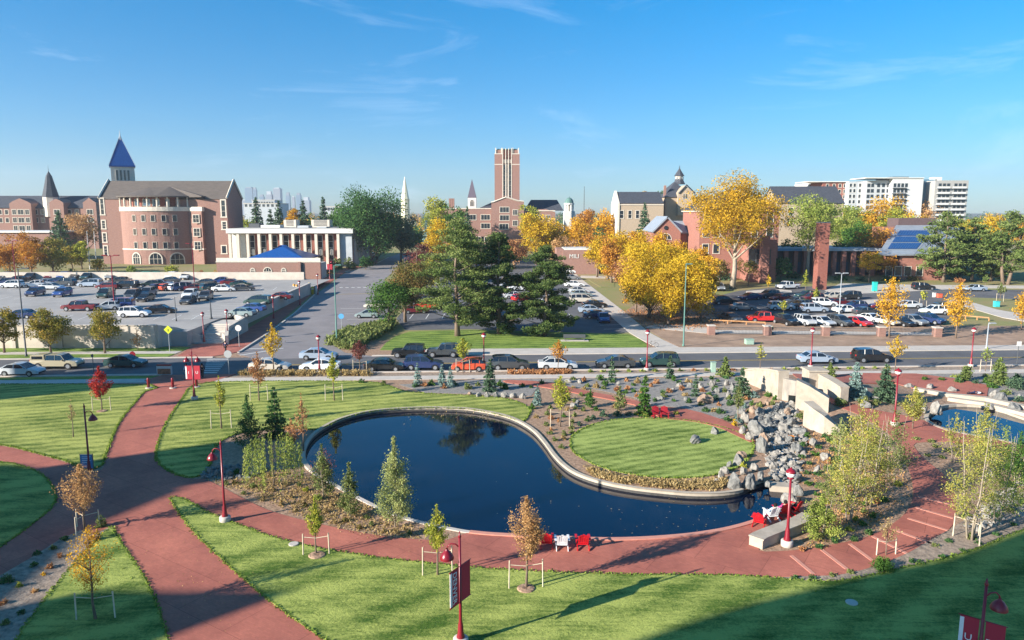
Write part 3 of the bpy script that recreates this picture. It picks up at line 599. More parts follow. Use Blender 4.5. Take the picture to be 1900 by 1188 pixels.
PAL = {
    'yellow': [(0.28, 0.20, 0.025), (0.60, 0.39, 0.03), (0.78, 0.54, 0.05)],
    'gold': [(0.34, 0.17, 0.02), (0.68, 0.38, 0.035), (0.80, 0.50, 0.05)],
    'yellowgreen': [(0.13, 0.17, 0.03), (0.36, 0.38, 0.06), (0.60, 0.52, 0.07)],
    'lightgreen': [(0.11, 0.16, 0.035), (0.27, 0.33, 0.07), (0.48, 0.48, 0.12)],
    'green': [(0.035, 0.085, 0.02), (0.08, 0.17, 0.035), (0.15, 0.25, 0.05)],
    'deepgreen': [(0.03, 0.075, 0.03), (0.07, 0.15, 0.05), (0.14, 0.24, 0.07)],
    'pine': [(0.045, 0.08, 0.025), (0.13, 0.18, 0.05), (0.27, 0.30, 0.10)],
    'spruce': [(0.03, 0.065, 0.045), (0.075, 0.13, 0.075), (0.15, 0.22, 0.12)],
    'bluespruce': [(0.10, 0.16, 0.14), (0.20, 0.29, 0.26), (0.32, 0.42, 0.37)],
    'orange': [(0.26, 0.10, 0.02), (0.54, 0.25, 0.045), (0.70, 0.38, 0.06)],
    'rust': [(0.24, 0.10, 0.05), (0.46, 0.22, 0.10), (0.60, 0.34, 0.15)],
    'browngreen': [(0.07, 0.10, 0.025), (0.20, 0.17, 0.05), (0.33, 0.15, 0.07)],
    'turning': [(0.12, 0.15, 0.03), (0.30, 0.26, 0.05), (0.46, 0.28, 0.07)],
    'red': [(0.25, 0.02, 0.02), (0.50, 0.045, 0.04), (0.62, 0.11, 0.07)],
    'purple': [(0.09, 0.035, 0.035), (0.20, 0.07, 0.06), (0.30, 0.13, 0.09)],
    'bronze': [(0.30, 0.16, 0.07), (0.52, 0.30, 0.13), (0.66, 0.42, 0.18)],
    'olive': [(0.07, 0.10, 0.03), (0.18, 0.22, 0.07), (0.34, 0.35, 0.13)],
    'palegreen': [(0.16, 0.20, 0.07), (0.33, 0.37, 0.13), (0.52, 0.50, 0.22)],
    'aspen': [(0.15, 0.18, 0.05), (0.34, 0.34, 0.08), (0.60, 0.48, 0.10)],
    'bigyellow': [(0.13, 0.15, 0.03), (0.55, 0.33, 0.03), (0.76, 0.46, 0.04)],
    'grass': [(0.10, 0.18, 0.025), (0.22, 0.30, 0.05), (0.36, 0.42, 0.10)],
    'darkpine': [(0.03, 0.06, 0.02), (0.085, 0.135, 0.04), (0.22, 0.26, 0.085)],
    'straw': [(0.25, 0.17, 0.07), (0.42, 0.30, 0.13), (0.58, 0.44, 0.22)],
}
for k in PAL: leaf_mat('leaf_' + k, PAL[k], 0.18 if k in ('pine', 'spruce', 'bluespruce') else 0.3)
M_BARK = mat('bark', (0.20, 0.145, 0.105), var=0.35, scale=6, stretch=(1, 1, 0.2), rough=0.95)
M_PALEBARK = mat('pale_bark', (0.34, 0.28, 0.21), var=0.3, scale=5, stretch=(1, 1, 0.3), rough=0.9)
M_TWIG = mat('twig', (0.28, 0.21, 0.17), var=0.2, scale=5, rough=0.9)
M_STAKE = mat('stake_wood', (0.62, 0.52, 0.38), var=0.15, scale=4, rough=0.85)

def crown_points(kind, h, w, zb, rng, N, sp_=None):
    """returns leaf centres, tint, directions, and limb tips; crown from zb to h, width w, base at origin"""
    H = h - zb; r = w / 2; limbs = []
    if kind in ('broad', 'round', 'column', 'open'):
        zc = zb + H * (0.5 if kind != 'broad' else 0.54); 
        nc = int({'broad': 46, 'round': 60, 'column': 50, 'open': 30}[kind] * (0.75 + min(1.3, h / 22)))
        cs = []; k = 0
        while len(cs) < nc and k < 5000:
            k += 1; v = rng.normal(size=3); v /= np.linalg.norm(v); q = rng.random() ** 0.42
            if kind == 'column': prof = 0.55 + 0.45 * math.sin(math.pi * min(1, (v[2] * q + 1) / 2 * 1.15))
            elif kind == 'round': prof = 1.0 - 0.25 * max(0, v[2] * q)
            else: prof = 1.0 - 0.18 * max(0, -v[2] * q)
            p = v * q * 0.86; lump = 0.88 + 0.2 * math.sin(v[0] * 4 + h) * math.cos(v[1] * 5 + v[2] * 4)
            cs.append((p[0] * r * prof * lump, p[1] * r * prof * lump, zc + p[2] * H / 2 * lump, q))
        cs = np.array(cs); rc = r * {'broad': 0.25, 'round': 0.23, 'column': 0.30, 'open': 0.24}[kind] * (0.7 + 0.6 * rng.random(len(cs)))
        wts = rc ** 2; idx = rng.choice(len(cs), N, p=wts / wts.sum())
        d = rng.normal(size=(N, 3)); d /= np.linalg.norm(d, axis=1)[:, None]; rad = rng.random(N) ** 0.5 * (1 + 0.25 * rng.random(N))
        d[:, 2] = d[:, 2] * 0.75; C = cs[idx, :3] + d * (rc[idx] * rad)[:, None]
        ct = rng.random(len(cs)); tint = 0.5 * ct[idx] + 0.5 * rng.random(N)
        limbs = [c[:3] for c in cs if c[3] > 0.55][:int(14 if h > 8 else 9)]
        return C, tint, None, limbs
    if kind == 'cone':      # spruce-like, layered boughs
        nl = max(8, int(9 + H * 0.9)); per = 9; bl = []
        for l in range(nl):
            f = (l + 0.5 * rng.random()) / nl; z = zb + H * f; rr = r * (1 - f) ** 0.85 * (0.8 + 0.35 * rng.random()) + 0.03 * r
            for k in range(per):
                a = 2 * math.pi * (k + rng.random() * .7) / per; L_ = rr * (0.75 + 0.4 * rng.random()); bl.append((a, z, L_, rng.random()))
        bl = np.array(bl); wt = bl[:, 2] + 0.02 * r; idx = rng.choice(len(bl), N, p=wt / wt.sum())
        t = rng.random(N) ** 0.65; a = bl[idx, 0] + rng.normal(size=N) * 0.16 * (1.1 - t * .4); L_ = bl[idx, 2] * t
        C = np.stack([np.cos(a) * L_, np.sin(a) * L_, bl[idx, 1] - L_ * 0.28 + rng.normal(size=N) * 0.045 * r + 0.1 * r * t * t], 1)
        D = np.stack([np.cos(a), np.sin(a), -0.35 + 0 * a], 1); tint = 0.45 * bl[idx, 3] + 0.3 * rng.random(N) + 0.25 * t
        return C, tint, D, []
    if kind == 'pine':      # open, irregular boughs with tufted ends, gaps between
        nb = int(46 + H * 2.2); bl = []
        for l in range(nb):
            f = ((l + rng.random()) / nb); z = zb + H * f * 0.97; prof = min(1, 0.5 + f * 2.2) * (1 - f ** 2.3) ** 0.7 + 0.05
            a = rng.random() * 6.283; L_ = r * prof * (0.62 + 0.5 * rng.random()); bl.append((a, z, L_, rng.random()))
        tufts = []
        for a, z, L_, ct in bl:
            nt_ = max(2, int(L_ / r * 9)); 
            for q in range(nt_):
                t = 0.25 + 0.75 * (q + rng.random()) / nt_; aa = a + rng.normal() * 0.2 * t
                tufts.append((math.cos(aa) * L_ * t, math.sin(aa) * L_ * t, z + L_ * (0.10 - 0.22 * t + 0.18 * t * t) + rng.normal() * 0.03 * r, r * (0.075 + 0.055 * rng.random()), ct, aa))
        tf = np.array(tufts); idx = rng.integers(0, len(tf), N); d = rng.normal(size=(N, 3)); d /= np.linalg.norm(d, axis=1)[:, None]; d[:, 2] *= 0.5
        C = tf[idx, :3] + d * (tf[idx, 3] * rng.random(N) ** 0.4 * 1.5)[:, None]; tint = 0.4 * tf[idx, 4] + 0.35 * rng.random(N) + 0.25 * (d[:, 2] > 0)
        D = np.stack([np.cos(tf[idx, 5]), np.sin(tf[idx, 5]), 0.4 + 0 * tf[idx, 5]], 1)
        return C, tint, D, [(math.cos(a) * L_ * .8, math.sin(a) * L_ * .8, z) for a, z, L_, ct in bl[::3]]
    if kind in ('sparse', 'ovaltwig', 'aspen'):     # young tree: ascending twigs with leaves along them
        nb = {'sparse': 30, 'ovaltwig': 54, 'aspen': 34}[kind]; br = []
        for k in range(nb):
            f = (k + rng.random()) / nb; z0 = zb + H * f * 0.72; a = rng.random() * 6.283
            shape = math.sin(math.pi * min(1, 0.22 + f * 0.75)) if kind != 'aspen' else 1 - 0.6 * f
            L_ = r * shape * (0.7 + 0.4 * rng.random()); rise = H * (0.28 if kind != 'aspen' else 0.16) * (1 - 0.5 * f) + (0.1 * H if kind == 'ovaltwig' else 0)
            br.append((a, z0, L_, min(h - z0, rise), rng.random()))
        b = np.array(br); wt = b[:, 2] + b[:, 3]; idx = rng.choice(nb, N, p=wt / wt.sum()); t = 0.18 + 0.82 * rng.random(N) ** 0.8
        sp2 = 0.055 * w + 0.03 * H * 0.4; a = b[idx, 0]
        C = np.stack([np.cos(a) * b[idx, 2] * t, np.sin(a) * b[idx, 2] * t, b[idx, 1] + b[idx, 3] * t ** 1.3], 1) + rng.normal(size=(N, 3)) * sp2 * 0.8
        top = rng.random(N) < 0.08; C[top] = np.stack([rng.normal(size=top.sum()) * 0.03 * w, rng.normal(size=top.sum()) * 0.03 * w, zb + H * (0.6 + 0.4 * rng.random(top.sum()))], 1)
        return C, 0.4 * b[idx, 4] + 0.6 * rng.random(N), None, [(math.cos(x[0]) * x[2], math.sin(x[0]) * x[2], x[1] + x[3]) for x in br]
    if kind == 'willow':
        ns = 90; C = []; T = []; D = []; limbs = []
        for k in range(ns):
            a = rng.random() * 6.283; rr = r * (0.25 + 0.75 * rng.random() ** .5); zt = h - H * 0.28 * (rr / r) ** 2 - rng.random() * 0.12 * H; L_ = (zt - zb * 0.2) * (0.55 + 0.45 * rng.random()); n = N // ns; u = rng.random(n); ct = rng.random()
            C.append(np.stack([math.cos(a) * rr * (1 + 0.12 * u) + rng.normal(size=n) * .05, math.sin(a) * rr * (1 + 0.12 * u) + rng.normal(size=n) * .05, zt - L_ * u], 1)); T.append(0.5 * ct + 0.5 * rng.random(n)); D.append(np.tile([0, 0, -1.0], (n, 1)))
            if k % 6 == 0: limbs.append((math.cos(a) * rr * .8, math.sin(a) * rr * .8, zt))
        return np.concatenate(C), np.concatenate(T), np.concatenate(D), limbs
    if kind == 'bush':
        nc = 26; cs = rng.normal(size=(nc, 3)); cs /= np.linalg.norm(cs, axis=1)[:, None]; cs *= (rng.random(nc) ** 0.4)[:, None] * 0.72
        cs[:, 2] = np.abs(cs[:, 2]); cs = cs * [r, r, H] ; rc = 0.3 * min(r, H) * (0.7 + .6 * rng.random(nc)); idx = rng.integers(0, nc, N)
        d = rng.normal(size=(N, 3)); d /= np.linalg.norm(d, axis=1)[:, None]; C = cs[idx] + d * (rc[idx] * rng.random(N) ** .5)[:, None]; C[:, 2] = np.abs(C[:, 2] + zb) + 0.02
        return C, 0.4 * rng.random(nc)[idx] + 0.6 * rng.random(N), None, []
    if kind == 'tuft':
        a = rng.random(N) * 6.283; t = rng.random(N); C = np.stack([np.cos(a) * r * t * (0.3 + .7 * rng.random(N)), np.sin(a) * r * t * (0.3 + .7 * rng.random(N)), H * (1 - t * .7) * rng.random(N) + .02], 1)
        return C, rng.random(N), np.stack([np.cos(a) * .5, np.sin(a) * .5, 1 + 0 * a], 1), []
SEED = [11]
def trunk_mb(h, zb, w, limbs, rng, rad, kind, stems=1):
    mb = MB(); lean = rng.normal(size=2) * 0.012 * h
    for s_ in range(stems):
        off = (0, 0) if stems == 1 else (math.cos(s_ * 2.4) * 0.12 * w, math.sin(s_ * 2.4) * 0.12 * w)
        top = h * (0.93 if kind in ('cone', 'pine', 'sparse', 'ovaltwig', 'aspen', 'column') else 0.72)
        pts = []; rs = []
        for k in range(6):
            f = k / 5; pts.append((off[0] * (0.3 + 1.6 * f) + lean[0] * f + rng.normal() * 0.008 * h * (0 < k), off[1] * (0.3 + 1.6 * f) + lean[1] * f, top * f)); rs.append(rad * (1.25 - 0.2 * min(1, f * 8)) * (1 - 0.85 * f))
        pts[0] = (pts[0][0], pts[0][1], -0.15)
        mb.tube(pts, rs, 7)
    for L_ in limbs:
        L_ = Vector((float(L_[0]), float(L_[1]), float(L_[2]))); hor = math.hypot(L_.x, L_.y)
        z0 = max(zb * 0.85, min(h * 0.8, L_.z - hor * (0.2 if kind == 'pine' else 0.9) - 0.05 * h)); f = min(1, z0 / h)
        r0 = rad * (0.5 if kind in ('broad', 'round', 'open') else 0.3) * (1 - 0.6 * f); st_ = Vector((lean[0] * f, lean[1] * f, z0)); mid = st_.lerp(L_, 0.5) + Vector((0, 0, -0.06 * hor if kind != 'pine' else 0))
        mb.tube([st_, mid, L_], [r0, r0 * 0.6, r0 * 0.15], 5)
    return mb
def tree(name, kind, px, base, top, wpx, pal, label, cat='tree', group=None, zb=0.25, dens=1.0, lf=1.0, bark=None, stems=1, stakes=0, rad=None, pos=None, ylo=None, leafmin=0.07, h=None, w=None, parts=True):
    """a tree whose foot is seen at (px, base) and whose top is seen at row `top`"""
    SEED[0] += 1; rng = np.random.default_rng(SEED[0])
    p = pos if pos is not None else P(px, base); s = mpp(p)
    if h is None: h = max(0.3, Z(top, p.y) - p.z)
    if w is None: w = wpx * s
    area = (w / s) * ((h * (1 - zb)) / s) / 3.44     # render pixels
    size = max(leafmin, 1.35 * s * 1.86 * lf)
    if kind in ('pine', 'cone'): size *= 1.0
    N = int(min(42000, max(60, dens * 3.6 * area * (s * 1.86 / size) ** 2 * 1.0 * (1.3 if kind in ('round', 'column', 'broad') else 1.0))))
    if N * 1.0 < 90: N = 90
    zbm = h * zb
    C, tint, D, limbs = crown_points(kind, h, w, zbm, rng, N)
    me = leaf_mesh('crown', C, size, tint, MATS['leaf_' + pal], rng, stretch=1.7 if kind in ('pine', 'cone', 'willow', 'tuft') else 1.15, up=0.5, D=D)
    if not parts or kind in ('bush', 'tuft'):
        o = place(name, me, None, p); o.rotation_euler = (0, 0, 0); return tag(o, label, cat, group)
    t = thing(name, label, cat, p, 0, group)
    place('crown', me, t)
    rad = rad or max(0.035, (0.008 if kind == 'aspen' else 0.014 if kind in ('sparse', 'ovaltwig', 'willow') else 0.022) * h)
    mb = trunk_mb(h, zbm, w, limbs, rng, rad, kind, stems)
    o = bpy.data.objects.new('trunk', mb.mesh('trunk', bark or (M_BARK if kind not in ('aspen',) else M_PALEBARK), True)); COL.objects.link(o); o.parent = t
    if stakes:
        n = stakes; 
        for k in range(n):
            a = math.pi * k + 0.1 if n == 2 else 2 * math.pi * k / n + 0.5; d = min(0.85, 0.3 + 0.12 * h); x, y = math.cos(a) * d, math.sin(a) * d; hh = min(1.7, zbm * 1.05 + 0.2)
            m2 = MB(); m2.tube([(x, y, -0.1), (x * 0.97, y * 0.97, hh)], 0.035, 6)
            o = bpy.data.objects.new('stake', m2.mesh('stake', M_STAKE)); COL.objects.link(o); o.parent = t
            m2 = MB(); m2.tube([(x * .97, y * .97, hh * 0.85), (0, 0, hh * 0.78)], 0.02, 4)
            o = bpy.data.objects.new('tie', m2.mesh('tie', M_STAKE)); COL.objects.link(o); o.parent = t
    return t
# ------------------------------------------------------------------ buildings
def brick(name, c, c2): return mat(name, c, c2=c2, scale=1.6, bump=0.2, bscale=5, rough=0.9, detail=9, stretch=(1, 1, 3))
M_BRICK = brick('pink_brick', (0.325, 0.188, 0.152), (0.235, 0.132, 0.106))
M_BRICKD = brick('dark_red_brick', (0.30, 0.115, 0.085), (0.21, 0.075, 0.055))
M_BRICKO = brick('orange_red_brick', (0.36, 0.165, 0.125), (0.26, 0.115, 0.088))
M_BRICKT = brick('tan_brick', (0.46, 0.36, 0.26), (0.36, 0.27, 0.19))
M_CREAM = mat('cream_stone', (0.62, 0.55, 0.46), var=0.12, scale=2, rough=0.85)
M_WHITE = mat('white_paint', (0.64, 0.62, 0.58), var=0.07, scale=2, rough=0.6)
M_GREYP = mat('grey_panel', (0.42, 0.44, 0.46), var=0.08, scale=0.6, rough=0.6)
M_DGREY = mat('dark_grey', (0.09, 0.095, 0.10), var=0.1, scale=1, rough=0.6)
M_ROOFB = mat('brown_shingle', (0.14, 0.115, 0.10), c2=(0.095, 0.08, 0.07), scale=1.2, bump=0.4, bscale=6, rough=0.9, stretch=(0.5, 1, 3))
M_ROOFS = mat('slate', (0.075, 0.08, 0.095), c2=(0.045, 0.048, 0.06), scale=1.5, bump=0.4, bscale=6, rough=0.75)
M_ROOFG = mat('grey_metal_roof', (0.26, 0.29, 0.33), var=0.12, scale=0.8, rough=0.5)
M_BLUE = mat('blue_tile', (0.015, 0.10, 0.34), c2=(0.008, 0.05, 0.20), scale=3, bump=0.3, bscale=9, rough=0.35, spec=0.5)
M_COPPER = mat('green_copper', (0.10, 0.19, 0.17), var=0.2, scale=3, rough=0.6)
M_GLASS = mat('window_glass', (0.02, 0.028, 0.036), rough=0.08, spec=0.8)
M_GLASSB = mat('blue_glass', (0.08, 0.14, 0.20), rough=0.1, spec=0.9)
M_SPIREW = mat('pale_spire', (0.78, 0.74, 0.52), rough=0.4)
WC = {}
def win(par, p, w, h, u=(1, 0, 0), fm=None, gm=None, mull=(1, 1), ft=0.10, arch=False, kind='window'):
    """window with its sill centre at p on a wall whose outward normal is u x z; frame stands proud, pane within"""
    fm = fm or M_CREAM; gm = gm or M_GLASS; key = (round(w, 1), round(h, 1), fm.name, gm.name, mull, ft, arch)
    if key not in WC:
        w_, h_ = round(w, 1), round(h, 1); f = MB(); d = 0.09; hw = w_ / 2
        if not arch:
            f.box(-hw - ft, -hw, -d, .02, 0, h_); f.box(hw, hw + ft, -d, .02, 0, h_); f.box(-hw - ft, hw + ft, -d - .02, .02, h_, h_ + ft); f.box(-hw - ft * 1.4, hw + ft * 1.4, -d - .06, .02, -ft, 0)
            for i in range(1, mull[0] + 1 - 1 + 0) if mull[0] > 1 else []: f.box(-hw + i * w_ / mull[0] - .04, -hw + i * w_ / mull[0] + .04, -d + .02, .02, 0, h_)
            for j in range(1, mull[1]) if mull[1] > 1 else []: f.box(-hw, hw, -d + .03, .02, j * h_ / mull[1] - .04, j * h_ / mull[1] + .04)
            pn = MB().box(-hw, hw, -.03, .01, 0, h_)
        else:
            n = 10; hb = h_ - hw; O = [(-hw - ft * 2, 0)] + [(-(hw + ft * 2) * math.cos(math.pi * i / n), hb + (hw + ft * 2) * math.sin(math.pi * i / n)) for i in range(n + 1)] + [(hw + ft * 2, 0)]
            I = [(-hw, 0)] + [(-hw * math.cos(math.pi * i / n), hb + hw * math.sin(math.pi * i / n)) for i in range(n + 1)] + [(hw, 0)]
            for i in range(len(O) - 1):
                a, b, c, e = O[i], O[i + 1], I[i + 1], I[i]
                f.add([(q[0], -d, q[1]) for q in (a, b, c, e)] + [(q[0], .02, q[1]) for q in (a, b, c, e)], [(3, 2, 1, 0), (0, 1, 5, 4), (2, 3, 7, 6), (1, 2, 6, 5), (3, 0, 4, 7), (4, 5, 6, 7)])
            for i in range(1, 3): f.box(-hw + i * w_ / 3 - .05, -hw + i * w_ / 3 + .05, -d + .02, .02, 0, hb + hw * .8)
            f.box(-hw, hw, -d + .02, .02, hb - .05, hb + .05)
            pn = MB(); pn.add([(q[0], -.03, q[1]) for q in I] + [(q[0], .01, q[1]) for q in I], [tuple(range(len(I))), tuple(range(2 * len(I) - 1, len(I) - 1, -1))])
        WC[key] = (f.mesh('window', fm), pn.mesh('pane', gm))
    a = math.atan2(u[1], u[0]); loc = Vector(p) - parent_loc(par)
    o = place(kind, WC[key][0], par, loc, (0, 0, a)); place('pane', WC[key][1], o, (0, 0, 0)); return o
def gable_block(par, x0, x1, y0, y1, z0, ze, zr, wm, rm, axis='x', over=0.4, parapet=None, th=0.35):
    """walls with a pitched roof, ridge along axis"""
    if axis == 'x':
        ym = (y0 + y1) / 2; pr = [(y0, z0), (y1, z0), (y1, ze), (ym, zr), (y0, ze)]
        vs = [(x0, a, b) for a, b in pr] + [(x1, a, b) for a, b in pr]
        MB().add(vs, [(0, 1, 2, 3, 4)[::-1], (5, 6, 7, 8, 9)] + [(i, (i + 1) % 5, 5 + (i + 1) % 5, 5 + i) for i in (0, 1, 2, 3, 4)]).build('wall', wm, par)
        k = (zr - ze) / (ym - y0); r = MB(); e = over
        r.slab((x0 - e, y0 - e, ze - e * k + th), (x1 + e, y0 - e, ze - e * k + th), (x1 + e, ym, zr + th), (x0 - e, ym, zr + th), th - .02)
        r.slab((x1 + e, y1 + e, ze - e * k + th), (x0 - e, y1 + e, ze - e * k + th), (x0 - e, ym, zr + th), (x1 + e, ym, zr + th), th - .02); ro = r.build('roof', rm, par)
    else:
        xm = (x0 + x1) / 2; pr = [(x0, z0), (x1, z0), (x1, ze), (xm, zr), (x0, ze)]
        vs = [(a, y0, b) for a, b in pr] + [(a, y1, b) for a, b in pr]
        MB().add(vs, [(0, 1, 2, 3, 4), (5, 6, 7, 8, 9)[::-1]] + [(i, 5 + i, 5 + (i + 1) % 5, (i + 1) % 5) for i in range(5)]).build('wall', wm, par)
        k = (zr - ze) / (xm - x0); r = MB(); e = over
        r.slab((x0 - e, y1 + e, ze - e * k + th), (x0 - e, y0 - e, ze - e * k + th), (xm, y0 - e, zr + th), (xm, y1 + e, zr + th), th - .02)
        r.slab((x1 + e, y0 - e, ze - e * k + th), (x1 + e, y1 + e, ze - e * k + th), (xm, y1 + e, zr + th), (xm, y0 - e, zr + th), th - .02); ro = r.build('roof', rm, par)
    return ro
def hip(par, x0, x1, y0, y1, z0, z1, rm, over=0.5, name='roof', inset=None):
    x0 -= over; x1 += over; y0 -= over; y1 += over; d = min(x1 - x0, y1 - y0) / 2; d = inset or d
    if x1 - x0 >= y1 - y0: a, b = (x0 + d, (y0 + y1) / 2, z1), (x1 - d, (y0 + y1) / 2, z1)
    else: a, b = ((x0 + x1) / 2, y0 + d, z1), ((x0 + x1) / 2, y1 - d, z1)
    v = [(x0, y0, z0), (x1, y0, z0), (x1, y1, z0), (x0, y1, z0), a, b]
    f = [(0, 1, 5, 4), (1, 2, 5), (2, 3, 4, 5), (3, 0, 4)] if x1 - x0 >= y1 - y0 else [(0, 1, 4), (1, 2, 5, 4), (2, 3, 5), (3, 0, 4, 5)]
    return MB().add(v, f + [(3, 2, 1, 0)]).build(name, rm, par)
def bldg(name, label, cat, x, y, z=0, group=None): return thing(name, label, cat, (x, y, z), 0, group)

# --- big brick hall on the left with the rounded bay
Y = 222.0; zg = hz(0, Y) - 0.3
b = bldg('brick_hall', 'big pink brick hall with rounded bay, arched ground floor windows and brown roof', 'building', X(306, Y), Y, 3)
x0, x1 = X(188, Y), X(424, Y); ze = Z(371, Y); zr = Z(338, Y + 6)
gable_block(b, x0, x1, Y, Y + 12.5, zg, ze, zr, M_BRICK, M_ROOFB, 'x', 0.15)
for xx in (x0 - .25, x1 - .15):       # raised gable copings
    m = MB(); ym = Y + 6.25; m.tube([(xx + .2, Y - .2, ze + .5), (xx + .2, ym, zr + .75), (xx + .2, Y + 12.7, ze + .5)], 0.34, 4); m.build('gable_coping', M_CREAM, b)
# bay
bx0, bx1 = X(226, Y), X(352, Y); bw = X(380, Y); cx = (bx0 + bx1) / 2; hw = (bx1 - bx0) / 2; sag = 4.2; Rr = (hw * hw + sag * sag) / (2 * sag)
def arcpts(dr=0, n=16, x_ext=0):
    t = math.asin(hw / Rr); return [(cx + (Rr + dr) * math.sin(-t + 2 * t * i / n), Y + (Rr - sag) - (Rr + dr) * math.cos(-t + 2 * t * i / n)) for i in range(n + 1)]
zb = Z(392, Y - 3); zt = Z(384, Y - 3); zl = Z(366, Y - 3)
fp = arcpts() + [(bw, Y - 1.6), (bw, Y + 1), (bx0, Y + 1)]
MB().prism(fp, zg, zb).build('bay_wall', M_BRICK, b)
bd = MB().prism(arcpts(.25) + [(bw + .3, Y - 1.9), (bw + .3, Y + .8), (bx0 - .2, Y + .8)], zb + .003, zt); bd.build('balcony_band', M_CREAM, b)
MB().prism(arcpts(.12) + [(bw + .1, Y - 1.75), (bw + .1, Y + .7), (bx0 - .1, Y + .7)], Z(463, Y - 3) - .15, Z(463, Y - 3) + .2).build('string_course', M_CREAM, b)
MB().prism([(p[0], p[1] + 2.6) for p in arcpts()][2:-1] + [(bw - .5, Y + .5), (bx0 + 1, Y + .5)], zt + .003, zl).build('loggia_wall', M_BRICKD, b)
ap = arcpts(-.2)
for i in range(0, 17, 2):
    m = MB(); m.prism(m.ring(ap[i], 0.28, 8), zt + .003, zl); m.build('column', M_CREAM, b)
for i in range(3, 14, 2):
    q = ((ap[i][0]), ap[i][1] + 2.38); win(b, (q[0], q[1], zt + .3), 2.1, zl - zt - .8, fm=M_CREAM, gm=M_GLASSB, mull=(2, 1))
m = MB(); eav = arcpts(.9) + [(bw + .5, Y - 2.2), (bw + .5, Y + 1)]; apx = (cx + 3, Y + 4.5, Z(346, Y + 5)); n = len(eav)
vs = [(p[0], p[1], zl) for p in eav] + [(p[0], p[1], zl + .35) for p in eav] + [apx, (cx - 3, Y + 4.5, Z(347, Y + 5)), (bx0 - .6, Y + 1, zl), (bx0 - .6, Y + 1, zl + .35)]
fs = [(i, i + 1, n + i + 1, n + i) for i in range(n - 1)] + [(n + i, n + i + 1, 2 * n if i > n // 2 else 2 * n + 1) for i in range(n - 1)] + [(n + n // 2 + 1, 2 * n, 2 * n + 1), tuple([2 * n + 2] + list(range(n - 1, -1, -1)))]
m.add(vs, fs).build('bay_roof', M_ROOFB, b)
def arcnear(px):
    best = min(arcpts(0, 160), key=lambda p: abs(at3(p) - px)); t = math.atan2(best[0] - cx, -(best[1] - (Y + Rr - sag))); return best, (math.cos(t), math.sin(t), 0)
def at3(p): return 950 + p[0] / (p[1] * cp + 4 * sp) * FPX
for px_ in (250, 267, 285, 305, 325):
    (qx, qy), u = arcnear(px_)
    for (ya, yb) in ((411, 402), (436, 427), (461, 452)):
        win(b, (qx, qy, Z(ya, qy)), 1.1, 1.8, u, M_CREAM, mull=(1, 1))
for (ya, yb) in ((413, 401), (438, 427), (463, 452)): win(b, (X(365, Y - 1.7), Y - 1.62, Z(ya, Y - 1.7)), 1.7, 2.2, fm=M_CREAM, mull=(2, 2), ft=.2)
for px_, w_ in ((249, 2.5), (285, 3.4), (325, 3.6)):
    (qx, qy), u = arcnear(px_); win(b, (qx, qy, Z(490, qy)), w_, 3.2, u, M_CREAM, arch=True, ft=.16)
for (ya, yb) in ((398, 369), (424, 410), (449, 433), (473, 457)):
    win(b, (X(193.5, Y), Y, Z(ya, Y)), 0.9, Z(yb, Y) - Z(ya, Y), fm=M_CREAM, mull=(1, 3), ft=.3)
for (ya, yb) in ((402, 372), (425, 412)): win(b, (X(417, Y), Y, Z(ya, Y)), 1.1, Z(yb, Y) - Z(ya, Y), fm=M_CREAM, mull=(1, 3), ft=.35)
win(b, (X(414, Y), Y, Z(470, Y)), 1.3, 2.2, fm=M_CREAM, ft=.3)
# blue pyramid spire on its lantern, standing behind the ridge
sY = Y + 15; cxs = X(236, sY); s_ = 3.3; zb2 = zr - 4; zt2 = Z(311, sY); zap = Z(246, sY)
sq = [(cxs + s_ * math.sqrt(2) * math.cos(R(a)), sY + s_ * math.sqrt(2) * math.sin(R(a))) for a in (-45 + 28 - 90, -45 + 28, 45 + 28, 135 + 28)]
t = bldg('spire_tower', 'square cream lantern tower with tall blue tiled pyramid spire', 'tower', cxs, sY, 3)
MB().prism(sq, 2, zt2).build('lantern', M_CREAM, t)
sq2 = [(cxs + (a - cxs) * 1.12, sY + (c - sY) * 1.12) for a, c in sq]
MB().add([(a, c, zt2) for a, c in sq2] + [(a, c, zt2 + .4) for a, c in sq2] + [(cxs, sY, zap - 1)], [(3, 2, 1, 0), (0, 1, 5, 4), (1, 2, 6, 5), (2, 3, 7, 6), (3, 0, 4, 7), (4, 5, 8), (5, 6, 8), (6, 7, 8), (7, 4, 8)]).build('spire', M_BLUE, t)
for q in sq2: MB().tube([(q[0], q[1], zt2 + .45), (cxs, sY, zap - .9)], 0.09, 4).build('hip_rib', M_GREYP, t)
MB().lathe((cxs, sY, zap - 2.6), [(.62, 0), (.5, .8), (.2, 1.5), (.12, 2.4), (.03, 3.4)], 8).build('finial', M_GREYP, t)
for (A, B) in ((sq[0], sq[1]), (sq[1], sq[2])):
    u = (Vector(B) - Vector(A)).normalized(); nn = Vector((u.y, -u.x))
    for k in range(4):
        c = Vector(A).lerp(Vector(B), .26 + .16 * k); win(t, (c.x, c.y, zt2 - 4.2), .6, 3.2, (u.x, u.y, 0), M_WHITE, ft=.08)
